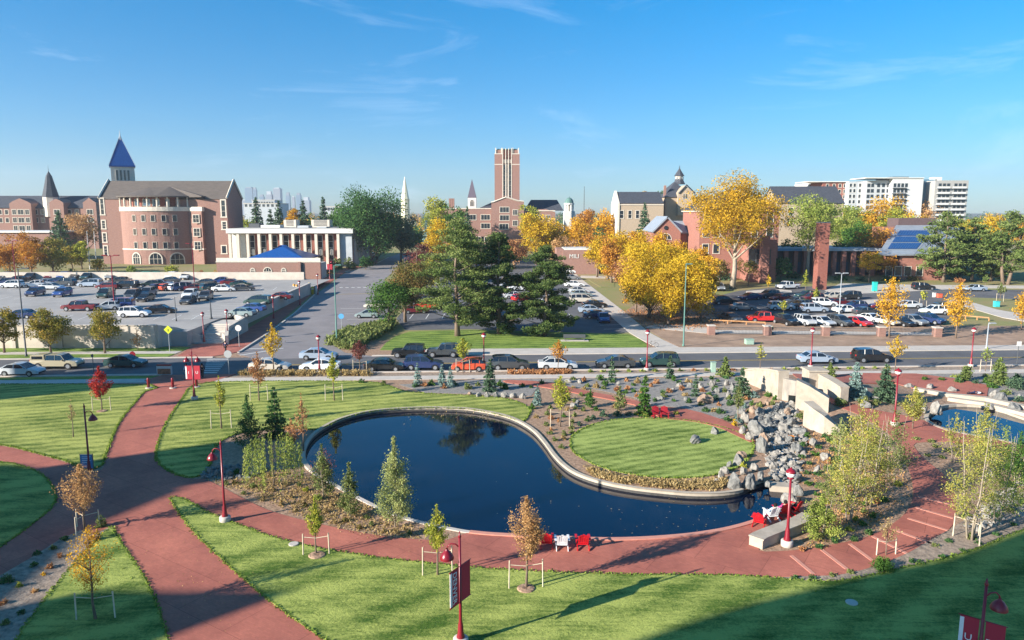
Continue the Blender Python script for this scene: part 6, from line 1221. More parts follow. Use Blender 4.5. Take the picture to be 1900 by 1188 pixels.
# centre pines
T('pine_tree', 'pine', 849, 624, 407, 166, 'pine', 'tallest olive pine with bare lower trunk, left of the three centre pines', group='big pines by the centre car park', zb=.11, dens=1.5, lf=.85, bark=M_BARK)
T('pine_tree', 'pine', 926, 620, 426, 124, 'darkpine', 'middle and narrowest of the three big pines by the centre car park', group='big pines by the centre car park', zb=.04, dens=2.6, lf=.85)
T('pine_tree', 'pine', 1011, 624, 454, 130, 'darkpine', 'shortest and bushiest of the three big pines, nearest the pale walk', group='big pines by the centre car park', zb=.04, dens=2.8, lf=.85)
BGT = [
 ('pear_tree', 'column', 722, 608, 512, 72, 'green', 'bright green rounded tree at the near corner of the side road', dict(zb=.06)),
 ('pear_tree', 'column', 752, 598, 470, 70, 'browngreen', 'green tree flushed with brown behind the bright green corner tree', dict(zb=.08)),
 ('pear_tree', 'column', 775, 560, 462, 62, 'browngreen', 'dull green turning tree left of the tallest pine', dict(zb=.06)),
 ('plum_tree', 'round', 782, 530, 445, 60, 'purple', 'dark purple leaved tree left of the tallest pine', dict(zb=.1)),
 ('maple_tree', 'round', 800, 545, 470, 44, 'turning', 'small turning tree tucked behind the tallest pine', dict(zb=.1)),
 ('oak_tree', 'broad', 690, 492, 337, 150, 'deepgreen', 'huge dark green spreading tree at the end of the side road', dict(zb=.08, dens=1.4)),
 ('oak_tree', 'broad', 745, 487, 388, 76, 'spruce', 'very dark tree on the right flank of the huge green tree', dict(zb=.05, dens=1.6)),
 ('oak_tree', 'broad', 640, 480, 372, 80, 'green', 'mid green tree on the left flank of the huge dark tree', dict(zb=.08, dens=1.3)),
 ('spruce_tree', 'cone', 480, 480, 365, 46, 'spruce', 'dark spruce rising just right of the brick hall gable', dict(zb=.02)),
 ('spruce_tree', 'cone', 521, 480, 372, 44, 'spruce', 'dark spruce behind the rooftop units of the white building', dict(zb=.02)),
 ('maple_tree', 'round', 545, 480, 370, 38, 'gold', 'orange gold tree peeping between dark spruces behind the white building', dict(zb=.1)),
 ('spruce_tree', 'cone', 566, 480, 372, 46, 'spruce', 'dark spruce right of the orange gold tree behind the white building', dict(zb=.02)),
 ('spruce_tree', 'cone', 603, 478, 366, 44, 'spruce', 'tall dark spruce left of the huge dark green tree', dict(zb=.02)),
 ('cottonwood_tree', 'broad', 812, 470, 360, 62, 'yellowgreen', 'yellow green tree crown left of the dark pointed spire', dict(zb=.1)),
 ('ash_tree', 'column', 815, 505, 393, 50, 'yellow', 'bright yellow upright tree in front of the brick wing', dict(zb=.06)),
 ('spruce_tree', 'cone', 792, 500, 408, 26, 'bluespruce', 'pale blue spruce left of the bright yellow upright tree', dict(zb=.02)),
 ('spruce_tree', 'cone', 868, 490, 384, 34, 'spruce', 'dark narrow spruce before the left brick wing', dict(zb=.02)),
 ('oak_tree', 'column', 912, 500, 424, 44, 'olive', 'olive green tree in front of the brick hall centre', dict(zb=.05)),
 ('ash_tree', 'broad', 996, 492, 388, 74, 'yellow', 'large bright yellow tree right of the brick hall', dict(zb=.06)),
 ('maple_tree', 'broad', 1066, 484, 392, 62, 'gold', 'golden orange tree below the green domed cupola', dict(zb=.06)),
 ('maple_tree', 'round', 1088, 470, 378, 50, 'orange', 'burnt orange tree right of the green domed cupola', dict(zb=.06)),
 ('ash_tree', 'broad', 1122, 474, 384, 48, 'gold', 'gold tree just left of the stone hall', dict(zb=.06)),
 ('juniper_tree', 'round', 1108, 486, 412, 34, 'deepgreen', 'dark green tree between the gold and burnt orange trees', dict(zb=.04)),
 ('ash_tree', 'column', 1108, 515, 430, 42, 'yellow', 'slim yellow tree nearest the small brick block', dict(zb=.1)),
 ('ash_tree', 'column', 1146, 508, 418, 50, 'yellow', 'yellow upright tree at the left end of the yellow grove', dict(zb=.06)),
 ('maple_tree', 'round', 1135, 525, 428, 56, 'orange', 'orange tree in the left part of the yellow grove', dict(zb=.1)),
 ('ash_tree', 'column', 1190, 512, 418, 50, 'yellow', 'yellow upright tree in the middle of the grove', dict(zb=.08)),
 ('ash_tree', 'column', 1222, 520, 424, 52, 'gold', 'gold upright tree in the middle right of the grove', dict(zb=.08)),
 ('maple_tree', 'round', 1255, 540, 440, 66, 'gold', 'rounded amber tree before the red brick gable', dict(zb=.1)),
 ('maple_tree', 'broad', 1160, 560, 470, 60, 'rust', 'rusty red tree at the near left edge of the grove', dict(zb=.1)),
 ('ash_tree', 'broad', 1205, 590, 458, 132, 'yellow', 'broad bright yellow tree at the front of the grove', dict(zb=.03, dens=1.4)),
 ('ash_tree', 'broad', 1268, 598, 458, 122, 'yellow', 'broad yellow tree nearest the green street light', dict(zb=.05, dens=1.4)),
 ('ash_tree', 'broad', 1310, 575, 470, 56, 'gold', 'gold tree at the right end of the grove by the car park', dict(zb=.15)),
 ('maple_tree', 'broad', 1190, 470, 348, 40, 'gold', 'amber rounded crown over the stone hall roof', dict(zb=.2)),
 ('spruce_tree', 'cone', 1194, 490, 376, 50, 'spruce', 'dark green conifer before the stone hall', dict(zb=.03)),
 ('oak_tree', 'broad', 1236, 470, 352, 70, 'green', 'mid green tree below the octagonal turret', dict(zb=.06)),
 ('spruce_tree', 'cone', 1267, 500, 434, 22, 'bluespruce', 'small blue spruce beside the gabled brick building', dict(zb=.02)),
 ('cottonwood_tree', 'round', 1358, 536, 307, 158, 'bigyellow', 'tallest tree, golden yellow cottonwood with forked pale trunk', dict(zb=.24, dens=1.2, bark=M_PALEBARK)),
 ('cottonwood_tree', 'broad', 1497, 515, 350, 98, 'lightgreen', 'pale green cottonwood with thick bare trunk beside the brick pylon', dict(zb=.26, bark=M_PALEBARK)),
 ('cottonwood_tree', 'broad', 1560, 490, 376, 66, 'lightgreen', 'pale green tree behind the brick pylon', dict(zb=.1)),
 ('apple_tree', 'open', 1388, 530, 478, 52, 'browngreen', 'low spreading brown green tree right of the tallest trunk', dict(zb=.3)),
 ('apple_tree', 'round', 1335, 528, 478, 40, 'browngreen', 'low brown green tree left of the tallest trunk', dict(zb=.2)),
 ('apple_tree', 'round', 1448, 522, 474, 56, 'deepgreen', 'low dark tree in front of the brick porch', dict(zb=.2)),
 ('maple_tree', 'broad', 1625, 470, 366, 110, 'gold', 'broad golden crown below the apartment block', dict(zb=.1)),
 ('maple_tree', 'broad', 1592, 470, 380, 60, 'lightgreen', 'yellowing green crown left of the broad golden crown', dict(zb=.1)),
 ('maple_tree', 'broad', 1716, 450, 368, 56, 'bronze', 'bronze brown crown before the apartment balconies', dict(zb=.1)),
 ('maple_tree', 'open', 1622, 508, 408, 76, 'orange', 'orange half-bare tree left of the solar roof', dict(zb=.2, dens=.7)),
 ('maple_tree', 'round', 1612, 524, 462, 44, 'gold', 'small amber tree in front of the solar roof building', dict(zb=.3)),
 ('maple_tree', 'round', 1645, 520, 466, 36, 'orange', 'small orange tree at the left foot of the solar roof', dict(zb=.3)),
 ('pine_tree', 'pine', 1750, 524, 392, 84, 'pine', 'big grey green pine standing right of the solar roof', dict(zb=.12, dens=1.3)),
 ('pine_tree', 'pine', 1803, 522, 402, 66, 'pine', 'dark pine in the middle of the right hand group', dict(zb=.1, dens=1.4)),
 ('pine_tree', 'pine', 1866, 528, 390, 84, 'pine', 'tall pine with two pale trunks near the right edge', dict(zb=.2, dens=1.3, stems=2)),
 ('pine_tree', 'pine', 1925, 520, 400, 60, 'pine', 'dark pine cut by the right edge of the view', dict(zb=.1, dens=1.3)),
 ('ash_tree', 'broad', 1835, 480, 392, 60, 'yellow', 'bright yellow crown between the right hand pines', dict(zb=.1)),
 ('ash_tree', 'broad', 1790, 470, 402, 44, 'gold', 'orange yellow crown behind the dark middle pine', dict(zb=.1)),
 ('ash_tree', 'round', 1890, 470, 396, 40, 'gold', 'gold crown behind the pine with two trunks', dict(zb=.1)),
 ('maple_tree', 'open', 160, 478, 382, 76, 'bronze', 'bronze half-bare tree left of the brick hall', dict(zb=.12, dens=.8)),
 ('spruce_tree', 'cone', 116, 486, 392, 52, 'spruce', 'large dark spruce left of the bronze tree', dict(zb=.02, dens=1.3)),
 ('spruce_tree', 'cone', 85, 450, 406, 30, 'spruce', 'small dark spruce beside the largest spruce', dict(zb=.02)),
 ('spruce_tree', 'cone', 12, 450, 400, 30, 'spruce', 'dark spruce before the far left brick building', dict(zb=.02)),
 ('maple_tree', 'broad', 20, 512, 440, 74, 'orange', 'orange spreading tree at the left edge behind the car park', dict(zb=.05)),
 ('maple_tree', 'broad', 60, 514, 432, 66, 'orange', 'copper orange tree in the middle of the orange trees', dict(zb=.05)),
 ('maple_tree', 'broad', 100, 512, 436, 70, 'turning', 'orange and green tree at the right end of the orange trees', dict(zb=.05)),
 ('cottonwood_tree', 'round', 152, 500, 442, 34, 'yellowgreen', 'yellow green tree behind the flagpoles', dict(zb=.1)),
 ('maple_tree', 'round', 182, 508, 478, 30, 'gold', 'small gold tree at the foot of the brick hall', dict(zb=.15)),
 ('ash_tree', 'round', 320, 517, 488, 26, 'yellowgreen', 'small yellow green tree before the third arch of the brick hall', dict(zb=.1)),
 ('ash_tree', 'round', 244, 512, 490, 18, 'lightgreen', 'small light green tree before the first arch of the brick hall', dict(zb=.1)),
 ('maple_tree', 'broad', 1100, 500, 424, 54, 'orange', 'orange brown tree above the small brick block', dict(zb=.05)),
 ('maple_tree', 'broad', 1172, 500, 424, 60, 'gold', 'amber tree behind the yellow upright trees of the grove', dict(zb=.05)),
 ('ash_tree', 'broad', 1240, 575, 446, 90, 'yellow', 'full yellow tree in the heart of the grove', dict(zb=.1, dens=1.3)),
 ('ash_tree', 'broad', 1175, 545, 440, 66, 'yellow', 'full yellow tree behind the rusty red one', dict(zb=.08, dens=1.2)),
 ('maple_tree', 'broad', 1296, 560, 452, 60, 'gold', 'amber tree behind the right end of the yellow grove', dict(zb=.1, dens=1.2)),
 ('cottonwood_tree', 'broad', 845, 480, 372, 54, 'green', 'green tree between the pointed spire and yellow upright tree', dict(zb=.05)),
 ('oak_tree', 'broad', 985, 470, 374, 46, 'yellowgreen', 'green yellow tree behind the large bright yellow tree', dict(zb=.05)),
 ('maple_tree', 'broad', 1030, 490, 408, 56, 'gold', 'gold tree between the two bright trees before the right brick wing', dict(zb=.05)),
 ('maple_tree', 'broad', 955, 500, 440, 54, 'rust', 'rusty tree at the foot of the brick hall', dict(zb=.05)),
 ('spruce_tree', 'cone', 505, 478, 388, 36, 'spruce', 'short dark spruce between two taller ones behind the white building', dict(zb=.02)),
 ('oak_tree', 'broad', 560, 476, 396, 70, 'green', 'green crowns low behind the white building units', dict(zb=.03)),
 ('oak_tree', 'broad', 618, 476, 392, 60, 'olive', 'olive tree behind the right end of the white building', dict(zb=.03)),
 ('maple_tree', 'broad', 467, 474, 402, 40, 'yellowgreen', 'yellow green tree tucked against the hall gable end', dict(zb=.03)),
 ('oak_tree', 'broad', 1420, 470, 366, 50, 'deepgreen', 'dark green crown right behind the tallest tree', dict(zb=.05)),
 ('oak_tree', 'broad', 1530, 480, 386, 70, 'lightgreen', 'yellow green crown between the two pale cottonwoods', dict(zb=.05)),
 ('oak_tree', 'broad', 1590, 500, 402, 76, 'green', 'green tree behind the orange half-bare tree', dict(zb=.05)),
 ('oak_tree', 'broad', 1660, 476, 384, 70, 'yellowgreen', 'yellow green crown behind the solar roof', dict(zb=.05)),
 ('maple_tree', 'broad', 1770, 476, 404, 60, 'yellowgreen', 'green gold crown behind the grey green pine', dict(zb=.05)),
 ('pine_tree', 'pine', 1778, 520, 420, 60, 'spruce', 'shorter dark pine between the two left pines of the group', dict(zb=.06, dens=1.5)),
 ('pine_tree', 'pine', 1838, 522, 430, 60, 'pine', 'shorter pine left of the one with two trunks', dict(zb=.06, dens=1.5)),
 ('oak_tree', 'broad', 765, 470, 412, 70, 'deepgreen', 'dark green crown closing the far end of the side road', dict(zb=.02, dens=1.4)),
 ('oak_tree', 'broad', 700, 482, 410, 90, 'deepgreen', 'lower dark green crown before the huge spreading tree', dict(zb=.02, dens=1.4)),
 ('maple_tree', 'broad', 135, 500, 452, 50, 'turning', 'orange green tree below the large dark spruce', dict(zb=.04)),
 ('ash_tree', 'column', 1128, 520, 440, 44, 'yellow', 'yellow upright tree hiding the right end of the brick block', dict(zb=.05)),
 ('maple_tree', 'broad', 1098, 508, 446, 34, 'turning', 'turning tree before the letters of the brick block', dict(zb=.05)),
 ('ash_tree', 'broad', 1240, 604, 490, 90, 'yellow', 'lowest bright yellow crown at the front of the grove', dict(zb=.03, dens=1.2)),
 ('maple_tree', 'broad', 1180, 580, 500, 60, 'gold', 'low golden crown beside the rusty red tree', dict(zb=.03, dens=1.2)),
 ('ash_tree', 'broad', 1300, 596, 500, 60, 'yellow', 'low yellow crown beside the timber rail', dict(zb=.03, dens=1.2)),
 ('maple_tree', 'broad', 870, 500, 430, 60, 'olive', 'olive crown behind the tallest pine', dict(zb=.03)),
 ('maple_tree', 'broad', 940, 490, 452, 60, 'turning', 'turning crown low before the brick hall centre', dict(zb=.03)),
 ('maple_tree', 'broad', 1040, 500, 432, 56, 'bronze', 'bronze crown above the centre car park end', dict(zb=.03)),
 ('oak_tree', 'broad', 1005, 486, 440, 50, 'yellowgreen', 'yellow green low crown behind the bushiest pine', dict(zb=.03)),
 ('maple_tree', 'broad', 1320, 500, 440, 50, 'turning', 'turning crown before the brick side gable', dict(zb=.05)),
 ('oak_tree', 'broad', 1470, 505, 440, 60, 'green', 'green low crown left of the pale cottonwood trunk', dict(zb=.05)),
 ('oak_tree', 'broad', 1565, 505, 440, 60, 'deepgreen', 'dark green low crown right of the brick pylon', dict(zb=.05)),
 ('maple_tree', 'broad', 1300, 500, 404, 56, 'gold', 'amber crown left of the tallest tree', dict(zb=.08)),
 ('maple_tree', 'broad', 1690, 460, 388, 60, 'gold', 'golden crown right of the bronze brown crown', dict(zb=.05)),
 ('oak_tree', 'broad', 1640, 462, 392, 60, 'green', 'green crown under the broad golden crown', dict(zb=.05)),
 ('oak_tree', 'broad', 1740, 470, 400, 50, 'olive', 'olive crown behind the solar roof ridge', dict(zb=.05)),
 ('maple_tree', 'broad', 1560, 470, 372, 56, 'yellowgreen', 'yellow green crown below the dark roofed hall', dict(zb=.05)),
 ('maple_tree', 'broad', -10, 512, 446, 60, 'orange', 'orange tree half outside the left edge', dict(zb=.04)),
 ('linden_tree', 'round', 678, 500, 474, 32, 'deepgreen', 'clipped dark green globe shrub beside the white building', dict(zb=.03, dens=1.8)),
]
for nm, kd, px, ba, to, w, pl, lb, kw in BGT:
    if kw is not None: T(nm, kd, px, ba, to, w * {'broad': 1.16, 'column': 1.35, 'round': 1.22, 'open': 1.1, 'pine': 1.25, 'cone': 1.12}[kd], pl, lb, **kw)
# round trees along the car park wall
for px, ba, to, w, lb in ((8, 655, 563, 68, 'round olive tree cut by the left edge, before the car park wall'), (95, 656, 567, 86, 'round olive and orange tree in the middle before the car park wall'), (195, 656, 565, 78, 'thinner round olive tree nearest the entrance stair')):
    T('linden_tree', 'round', px, ba, to, w, 'turning', lb, group='round trees before the car park wall', zb=.16, dens=1.5 if px < 150 else 1.0)
T('young_tree', 'sparse', 256, 652, 612, 22, 'bronze', 'small nearly bare shrub tree against the car park wall', zb=.2, dens=.4)
# young street and park trees
YT = [
 ('maple_tree', 'sparse', 189, 763, 679, 38, 'red', 'young scarlet maple with white wrapped trunk and stakes on the left lawn', dict(zb=.26, dens=1.3, stakes=2)),
 ('young_tree', 'sparse', 136, 812, 742, 16, 'straw', 'small nearly bare staked sapling on the left lawn', dict(zb=.4, dens=.3, stakes=0)),
 ('young_tree', 'sparse', 411, 796, 697, 24, 'yellowgreen', 'slim yellow green staked sapling beside the red path', dict(zb=.34, dens=1.0, stakes=2)),
 ('young_tree', 'sparse', 481, 744, 652, 38, 'rust', 'young rusty crimson tree with two stakes on the centre lawn', dict(zb=.32, dens=.8, stakes=2)),
 ('young_tree', 'sparse', 620, 744, 655, 26, 'yellowgreen', 'young yellow green tree with two stakes on the centre lawn', dict(zb=.36, dens=1.2, stakes=2)),
 ('plum_tree', 'ovaltwig', 668, 694, 631, 36, 'purple', 'young dark crimson tree with stakes on the kerbside strip', dict(zb=.38, dens=1.2, stakes=2)),
 ('young_tree', 'sparse', 508, 692, 599, 40, 'yellow', 'young bright yellow tree on the kerbside strip', dict(zb=.3, dens=.9)),
 ('young_tree', 'ovaltwig', 859, 692, 627, 32, 'yellowgreen', 'young olive yellow staked tree on the kerbside strip by the orange car', dict(zb=.36, dens=1.4, stakes=2)),
 ('young_tree', 'sparse', 1036, 690, 631, 34, 'orange', 'small orange leaved sapling on the kerbside strip', dict(zb=.4, dens=.9, stakes=0)),
 ('young_tree', 'sparse', 587, 1030, 922, 32, 'yellowgreen', 'leafy green yellow sapling with three stakes on the front lawn', dict(zb=.3, dens=1.6, stakes=2)),
 ('young_tree', 'sparse', 812, 1068, 936, 42, 'yellowgreen', 'yellow green sapling in the middle of the front lawn saplings', dict(zb=.34, dens=1.3, stakes=2)),
 ('oak_tree', 'ovaltwig', 976, 1092, 921, 66, 'bronze', 'copper leaved young oak with a mulch ring on the front lawn', dict(zb=.26, dens=1.25, stakes=2)),
 ('oak_tree', 'ovaltwig', 157, 984, 861, 78, 'bronze', 'young round tree with copper leaves and visible twigs at the path fork', dict(zb=.22, dens=.75, stakes=3)),
 ('young_tree', 'ovaltwig', 178, 1150, 975, 86, 'gold', 'thin golden leaved sapling on the lawn strip at lower left', dict(zb=.24, dens=.38, stakes=2)),
 ('oak_tree', 'aspen', 734, 978, 810, 74, 'palegreen', 'tallest pale green leafy sapling at the near side of the pond', dict(zb=.05, dens=1.3, stems=1)),
 ('oak_tree', 'aspen', 650, 960, 858, 46, 'olive', 'second green leafy sapling left along the pond edge', dict(zb=.04, dens=1.3)),
 ('oak_tree', 'aspen', 600, 925, 824, 48, 'olive', 'bushy green sapling with bare top at the left tip of the pond', dict(zb=.04, dens=1.1)),
 ('young_tree', 'ovaltwig', 603, 915, 830, 50, 'purple', 'bare purple twigged sapling leaning over the left tip of the pond', dict(zb=.1, dens=.22)),
 ('willow_tree', 'willow', 508, 902, 796, 100, 'lightgreen', 'small weeping willow left of the pond', dict(zb=.1, dens=.55, lf=.8)),
 ('juniper_tree', 'cone', 512, 812, 716, 52, 'deepgreen', 'dark green upright conifer behind the willow', dict(zb=.03, dens=1.4)),
 ('juniper_tree', 'aspen', 462, 832, 732, 52, 'deepgreen', 'ragged dark green shrub tree left of the willow', dict(zb=.04, dens=1.3)),
 ('maple_tree', 'sparse', 542, 838, 776, 36, 'rust', 'small rust red leaved shrub tree beside the willow', dict(zb=.15, dens=.8)),
 ('maple_tree', 'sparse', 563, 840, 728, 30, 'rust', 'thin red sapling just right of the small red tree', dict(zb=.25, dens=.4)),
 ('spruce_tree', 'cone', 775, 716, 672, 20, 'bluespruce', 'small pale blue spruce at the left of the gravel bed', dict(zb=.02, dens=1.2)),
 ('spruce_tree', 'cone', 820, 716, 676, 22, 'bluespruce', 'pale blue spruce, second from the left in the gravel bed', dict(zb=.02, dens=1.2)),
 ('spruce_tree', 'cone', 836, 718, 678, 18, 'bluespruce', 'pale blue spruce touching the second one in the gravel bed', dict(zb=.02, dens=1.2)),
 ('spruce_tree', 'cone', 909, 726, 666, 34, 'spruce', 'dark green young spruce below the charcoal street car', dict(zb=.02, dens=1.6)),
 ('spruce_tree', 'cone', 997, 752, 714, 22, 'bluespruce', 'blue green spruce at the right tip of the centre lawn', dict(zb=.02, dens=1.5)),
 ('maple_tree', 'ovaltwig', 1039, 792, 698, 40, 'yellowgreen', 'young turning tree with stakes in the mulch right of the pond', dict(zb=.3, dens=1.2, stakes=2)),
 ('spruce_tree', 'cone', 1135, 706, 659, 18, 'spruce', 'slim green conifer by the pavement below the black sedan', dict(zb=.02, dens=1.4)),
 ('spruce_tree', 'cone', 1243, 702, 658, 20, 'spruce', 'slim green conifer by the pavement below the dark green car', dict(zb=.02, dens=1.4)),
 ('spruce_tree', 'cone', 1195, 770, 696, 34, 'green', 'bright green young conifer beside the two red chairs', dict(zb=.02, dens=1.8)),
 ('spruce_tree', 'cone', 1290, 736, 694, 18, 'spruce', 'thin conifer alone in the grey gravel bed', dict(zb=.02, dens=1.4)),
 ('shrub_tree', 'aspen', 1095, 756, 722, 26, 'green', 'green leafy shrub tree left of the winding red path', dict(zb=.04, dens=1.6)),
 ('shrub_tree', 'aspen', 1150, 762, 716, 30, 'olive', 'olive shrub tree by the winding red path', dict(zb=.04, dens=1.4)),
 ('pine_tree', 'cone', 1345, 698, 662, 32, 'pine', 'round young pine beside the pale utility cabinet', dict(zb=.02, dens=2)),
 ('pine_tree', 'cone', 1376, 738, 682, 38, 'spruce', 'young dark pine left of the stone bridge', dict(zb=.02, dens=1.8)),
 ('young_tree', 'sparse', 1369, 782, 706, 22, 'olive', 'thin olive sapling in front of the young dark pine', dict(zb=.25, dens=.8)),
 ('spruce_tree', 'cone', 1586, 738, 671, 44, 'bluespruce', 'blue green spruce just right of the stone bridge', dict(zb=.02, dens=1.8)),
 ('spruce_tree', 'cone', 1641, 744, 676, 50, 'spruce', 'green spruce left of the lamp post by the upper plaza', dict(zb=.02, dens=1.8)),
 ('pine_tree', 'cone', 1540, 700, 672, 26, 'pine', 'small yellowish pine behind the stone bridge', dict(zb=.02, dens=1.6)),
 ('pine_tree', 'bush', 1790, 706, 672, 40, 'pine', 'bushy yellow green pine on the gravel right of the plaza', dict(zb=.05, dens=1.8)),
 ('pine_tree', 'cone', 1852, 712, 662, 44, 'pine', 'young pine near the right edge above the upper pond', dict(zb=.05, dens=1.6)),
 ('pine_tree', 'bush', 1885, 722, 688, 50, 'spruce', 'low dark pine at the right edge above the upper pond', dict(zb=.05, dens=1.6)),
 ('young_tree', 'sparse', 1693, 796, 718, 44, 'aspen', 'yellow green sapling right of the red lamp post', dict(zb=.2, dens=1.4)),
 ('young_tree', 'sparse', 1410, 690, 636, 20, 'aspen', 'tiny yellow green sapling on the kerbside strip near the bridge', dict(zb=.4, dens=.7)),
 ('young_tree', 'sparse', 1660, 690, 622, 34, 'yellow', 'thin yellow sapling on the kerbside strip by the black car', dict(zb=.4, dens=.7)),
 ('maple_tree', 'ovaltwig', 1650, 628, 514, 58, 'gold', 'amber upright tree before the fence of the right car park', dict(zb=.17, dens=.9)),
 ('maple_tree', 'ovaltwig', 1773, 628, 524, 52, 'gold', 'yellow amber upright tree right along the car park fence', dict(zb=.17, dens=.9)),
 ('maple_tree', 'ovaltwig', 1895, 612, 538, 40, 'gold', 'amber tree cut by the right edge of the view', dict(zb=.17, dens=.9)),
 ('young_tree', 'sparse', 1453, 590, 556, 18, 'yellowgreen', 'small sapling behind the red pickup truck', dict(zb=.4, dens=.8)),
 ('young_tree', 'sparse', 1494, 540, 500, 12, 'yellowgreen', 'thin yellow green sapling before the pale cottonwood', dict(zb=.2, dens=1)),
 ('young_tree', 'sparse', 1425, 538, 508, 10, 'yellow', 'thin yellow sapling behind the back car row', dict(zb=.2, dens=1)),
 ('young_tree', 'sparse', 1513, 562, 534, 14, 'yellowgreen', 'little green sapling beside the maroon cars', dict(zb=.3, dens=1)),
 ('young_tree', 'sparse', 1712, 570, 536, 16, 'yellowgreen', 'staked sapling on the car park island', dict(zb=.4, dens=.8, stakes=2)),
 ('young_tree', 'sparse', 1855, 560, 524, 18, 'olive', 'staked green sapling by the right hand drive', dict(zb=.4, dens=1, stakes=2)),
 ('young_tree', 'round', 1828, 530, 508, 14, 'pine', 'small round staked conifer behind the drive', dict(zb=.2, dens=1)),
 ('young_tree', 'sparse', 1828, 690, 642, 22, 'lightgreen', 'thin staked sapling right of the farthest red lamp', dict(zb=.4, dens=.5, stakes=2)),
 ('shrub_tree', 'aspen', 1522, 998, 916, 78, 'lightgreen', 'bushy bright green tree beside the curved seat wall', dict(zb=.05, dens=1.7, stems=3)),
 ('aspen_tree', 'aspen', 1575, 968, 800, 110, 'aspen', 'front left aspen of the thicket with thin pale stems', dict(zb=.12, dens=.42, stems=3)),
 ('aspen_tree', 'aspen', 1612, 940, 760, 110, 'aspen', 'middle aspen of the thicket, yellow and olive leaves', dict(zb=.12, dens=.42, stems=3)),
 ('aspen_tree', 'aspen', 1655, 900, 762, 84, 'olive', 'right hand aspen of the thicket beside the red path', dict(zb=.15, dens=.42, stems=2)),
 ('aspen_tree', 'aspen', 1590, 880, 742, 90, 'aspen', 'rear aspen of the thicket near the bridge wall', dict(zb=.14, dens=.45, stems=2)),
 ('aspen_tree', 'aspen', 1556, 845, 775, 44, 'palegreen', 'thin pale sapling in front of the bridge wing wall', dict(zb=.2, dens=.6)),
 ('aspen_tree', 'aspen', 1544, 935, 838, 70, 'olive', 'dense olive aspen above the bushy bright green tree', dict(zb=.1, dens=.55, stems=2)),
 ('aspen_tree', 'aspen', 1800, 1002, 770, 116, 'aspen', 'tall aspen right of the stepped path with pale stakes', dict(zb=.16, dens=.42, stems=3, stakes=3)),
 ('aspen_tree', 'aspen', 1850, 972, 790, 106, 'lightgreen', 'green aspen behind the tall one right of the path', dict(zb=.12, dens=.42, stems=3)),
 ('aspen_tree', 'aspen', 1820, 880, 748, 84, 'aspen', 'aspen before the upper pond', dict(zb=.15, dens=.45, stems=2)),
 ('aspen_tree', 'aspen', 1768, 858, 766, 56, 'aspen', 'slim yellow aspen left of the upper pond', dict(zb=.18, dens=.45, stems=2)),
 ('aspen_tree', 'aspen', 1886, 900, 800, 70, 'green', 'dark green bushy tree at the right edge', dict(zb=.05, dens=1.1, stems=2)),
 ('young_tree', 'sparse', 1644, 1030, 962, 40, 'straw', 'nearly bare staked sapling beside the stepped path', dict(zb=.35, dens=.35, stakes=2)),
]
for nm, kd, px, ba, to, w, pl, lb, kw in YT: T(nm, kd, px, ba, to, w, pl, lb, **kw)
# mulch rings under saplings
for px, py, lb in ((976, 1094, 'round mulch ring under the copper leaved young oak'), (588, 1032, 'pale earth ring under the left sapling of the front lawn'), (189, 764, 'pale earth ring under the scarlet maple')):
    p = P(px, py); s = .75; m = MB(); m.lathe((p.x, p.y, p.z + .05), [(s * .62, 0), (s * .55, .05), (s * .3, .08), (.05, .06)], 20); tag(m.build('mulch_ring', M_MULCH, None), lb, 'mulch ring')
# ------------------------------------------------------------------ shrubs
SH_ = []
def bush(px, py, w, h, pal, where, kind='bush', dens=1.6, name='shrub', labelpal=None):
    p = P(px, py); s = mpp(p); o = T(name, kind, px, py, 0, 0, pal, '', 'shrub', pos=p, h=h * s, w=w * s, zb=0, dens=dens, leafmin=.05); SH_.append((o, px, py, pal, where, h)); return o
PN = {'deepgreen': 'dark green', 'green': 'green', 'olive': 'olive', 'straw': 'straw coloured', 'orange': 'orange', 'rust': 'rusty', 'lightgreen': 'light green', 'yellow': 'yellow', 'yellowgreen': 'yellow green', 'bluespruce': 'blue grey', 'gold': 'golden', 'spruce': 'dark green', 'pine': 'olive green', 'purple': 'crimson', 'turning': 'orange green', 'palegreen': 'pale green', 'browngreen': 'brown green', 'bronze': 'bronze'}
W1 = 'between the stream and the thicket'
for px, py in ((1530, 812), (1573, 824), (1518, 832), (1543, 836), (1558, 842), (1487, 850), (1502, 862), (1556, 852), (1498, 880), (1516, 882), (1578, 862), (1535, 870)): bush(px, py, 17, 10, 'deepgreen', W1)
for px, py in ((1490, 828), (1512, 846), (1540, 820), (1565, 806), (1585, 815), (1560, 858), (1600, 850), (1590, 900), (1500, 900), (1520, 905), (1560, 900), (1610, 800), (1548, 885), (1630, 870), (1640, 930), (1620, 960), (1600, 975), (1575, 985)): bush(px, py, 20, 12, ('green', 'olive', 'deepgreen', 'yellowgreen')[px % 4], W1)
W1 = 'beside the curved seat wall'
for px, py in ((1520, 1018), (1550, 1006), (1584, 1004), (1612, 992), (1488, 1022)): bush(px, py, 20, 12, 'deepgreen' if px != 1488 else 'rust', W1)
bush(1637, 1058, 52, 34, 'green', 'at the foot of the bare staked sapling', dens=2.4)
W1 = 'below the stepped path'
for px, py, pl in ((1474, 1074, 'deepgreen'), (1508, 1074, 'deepgreen'), (1545, 1070, 'olive'), (1578, 1064, 'olive'), (1708, 1046, 'deepgreen'), (1748, 1036, 'deepgreen'), (1786, 1024, 'deepgreen'), (1815, 1010, 'deepgreen'), (1848, 994, 'deepgreen'), (1735, 1015, 'olive'), (1760, 1006, 'deepgreen'), (1880, 975, 'deepgreen'), (1690, 1044, 'deepgreen')): bush(px, py, 20, 9, pl, W1)
W1 = 'right of the stepped path'
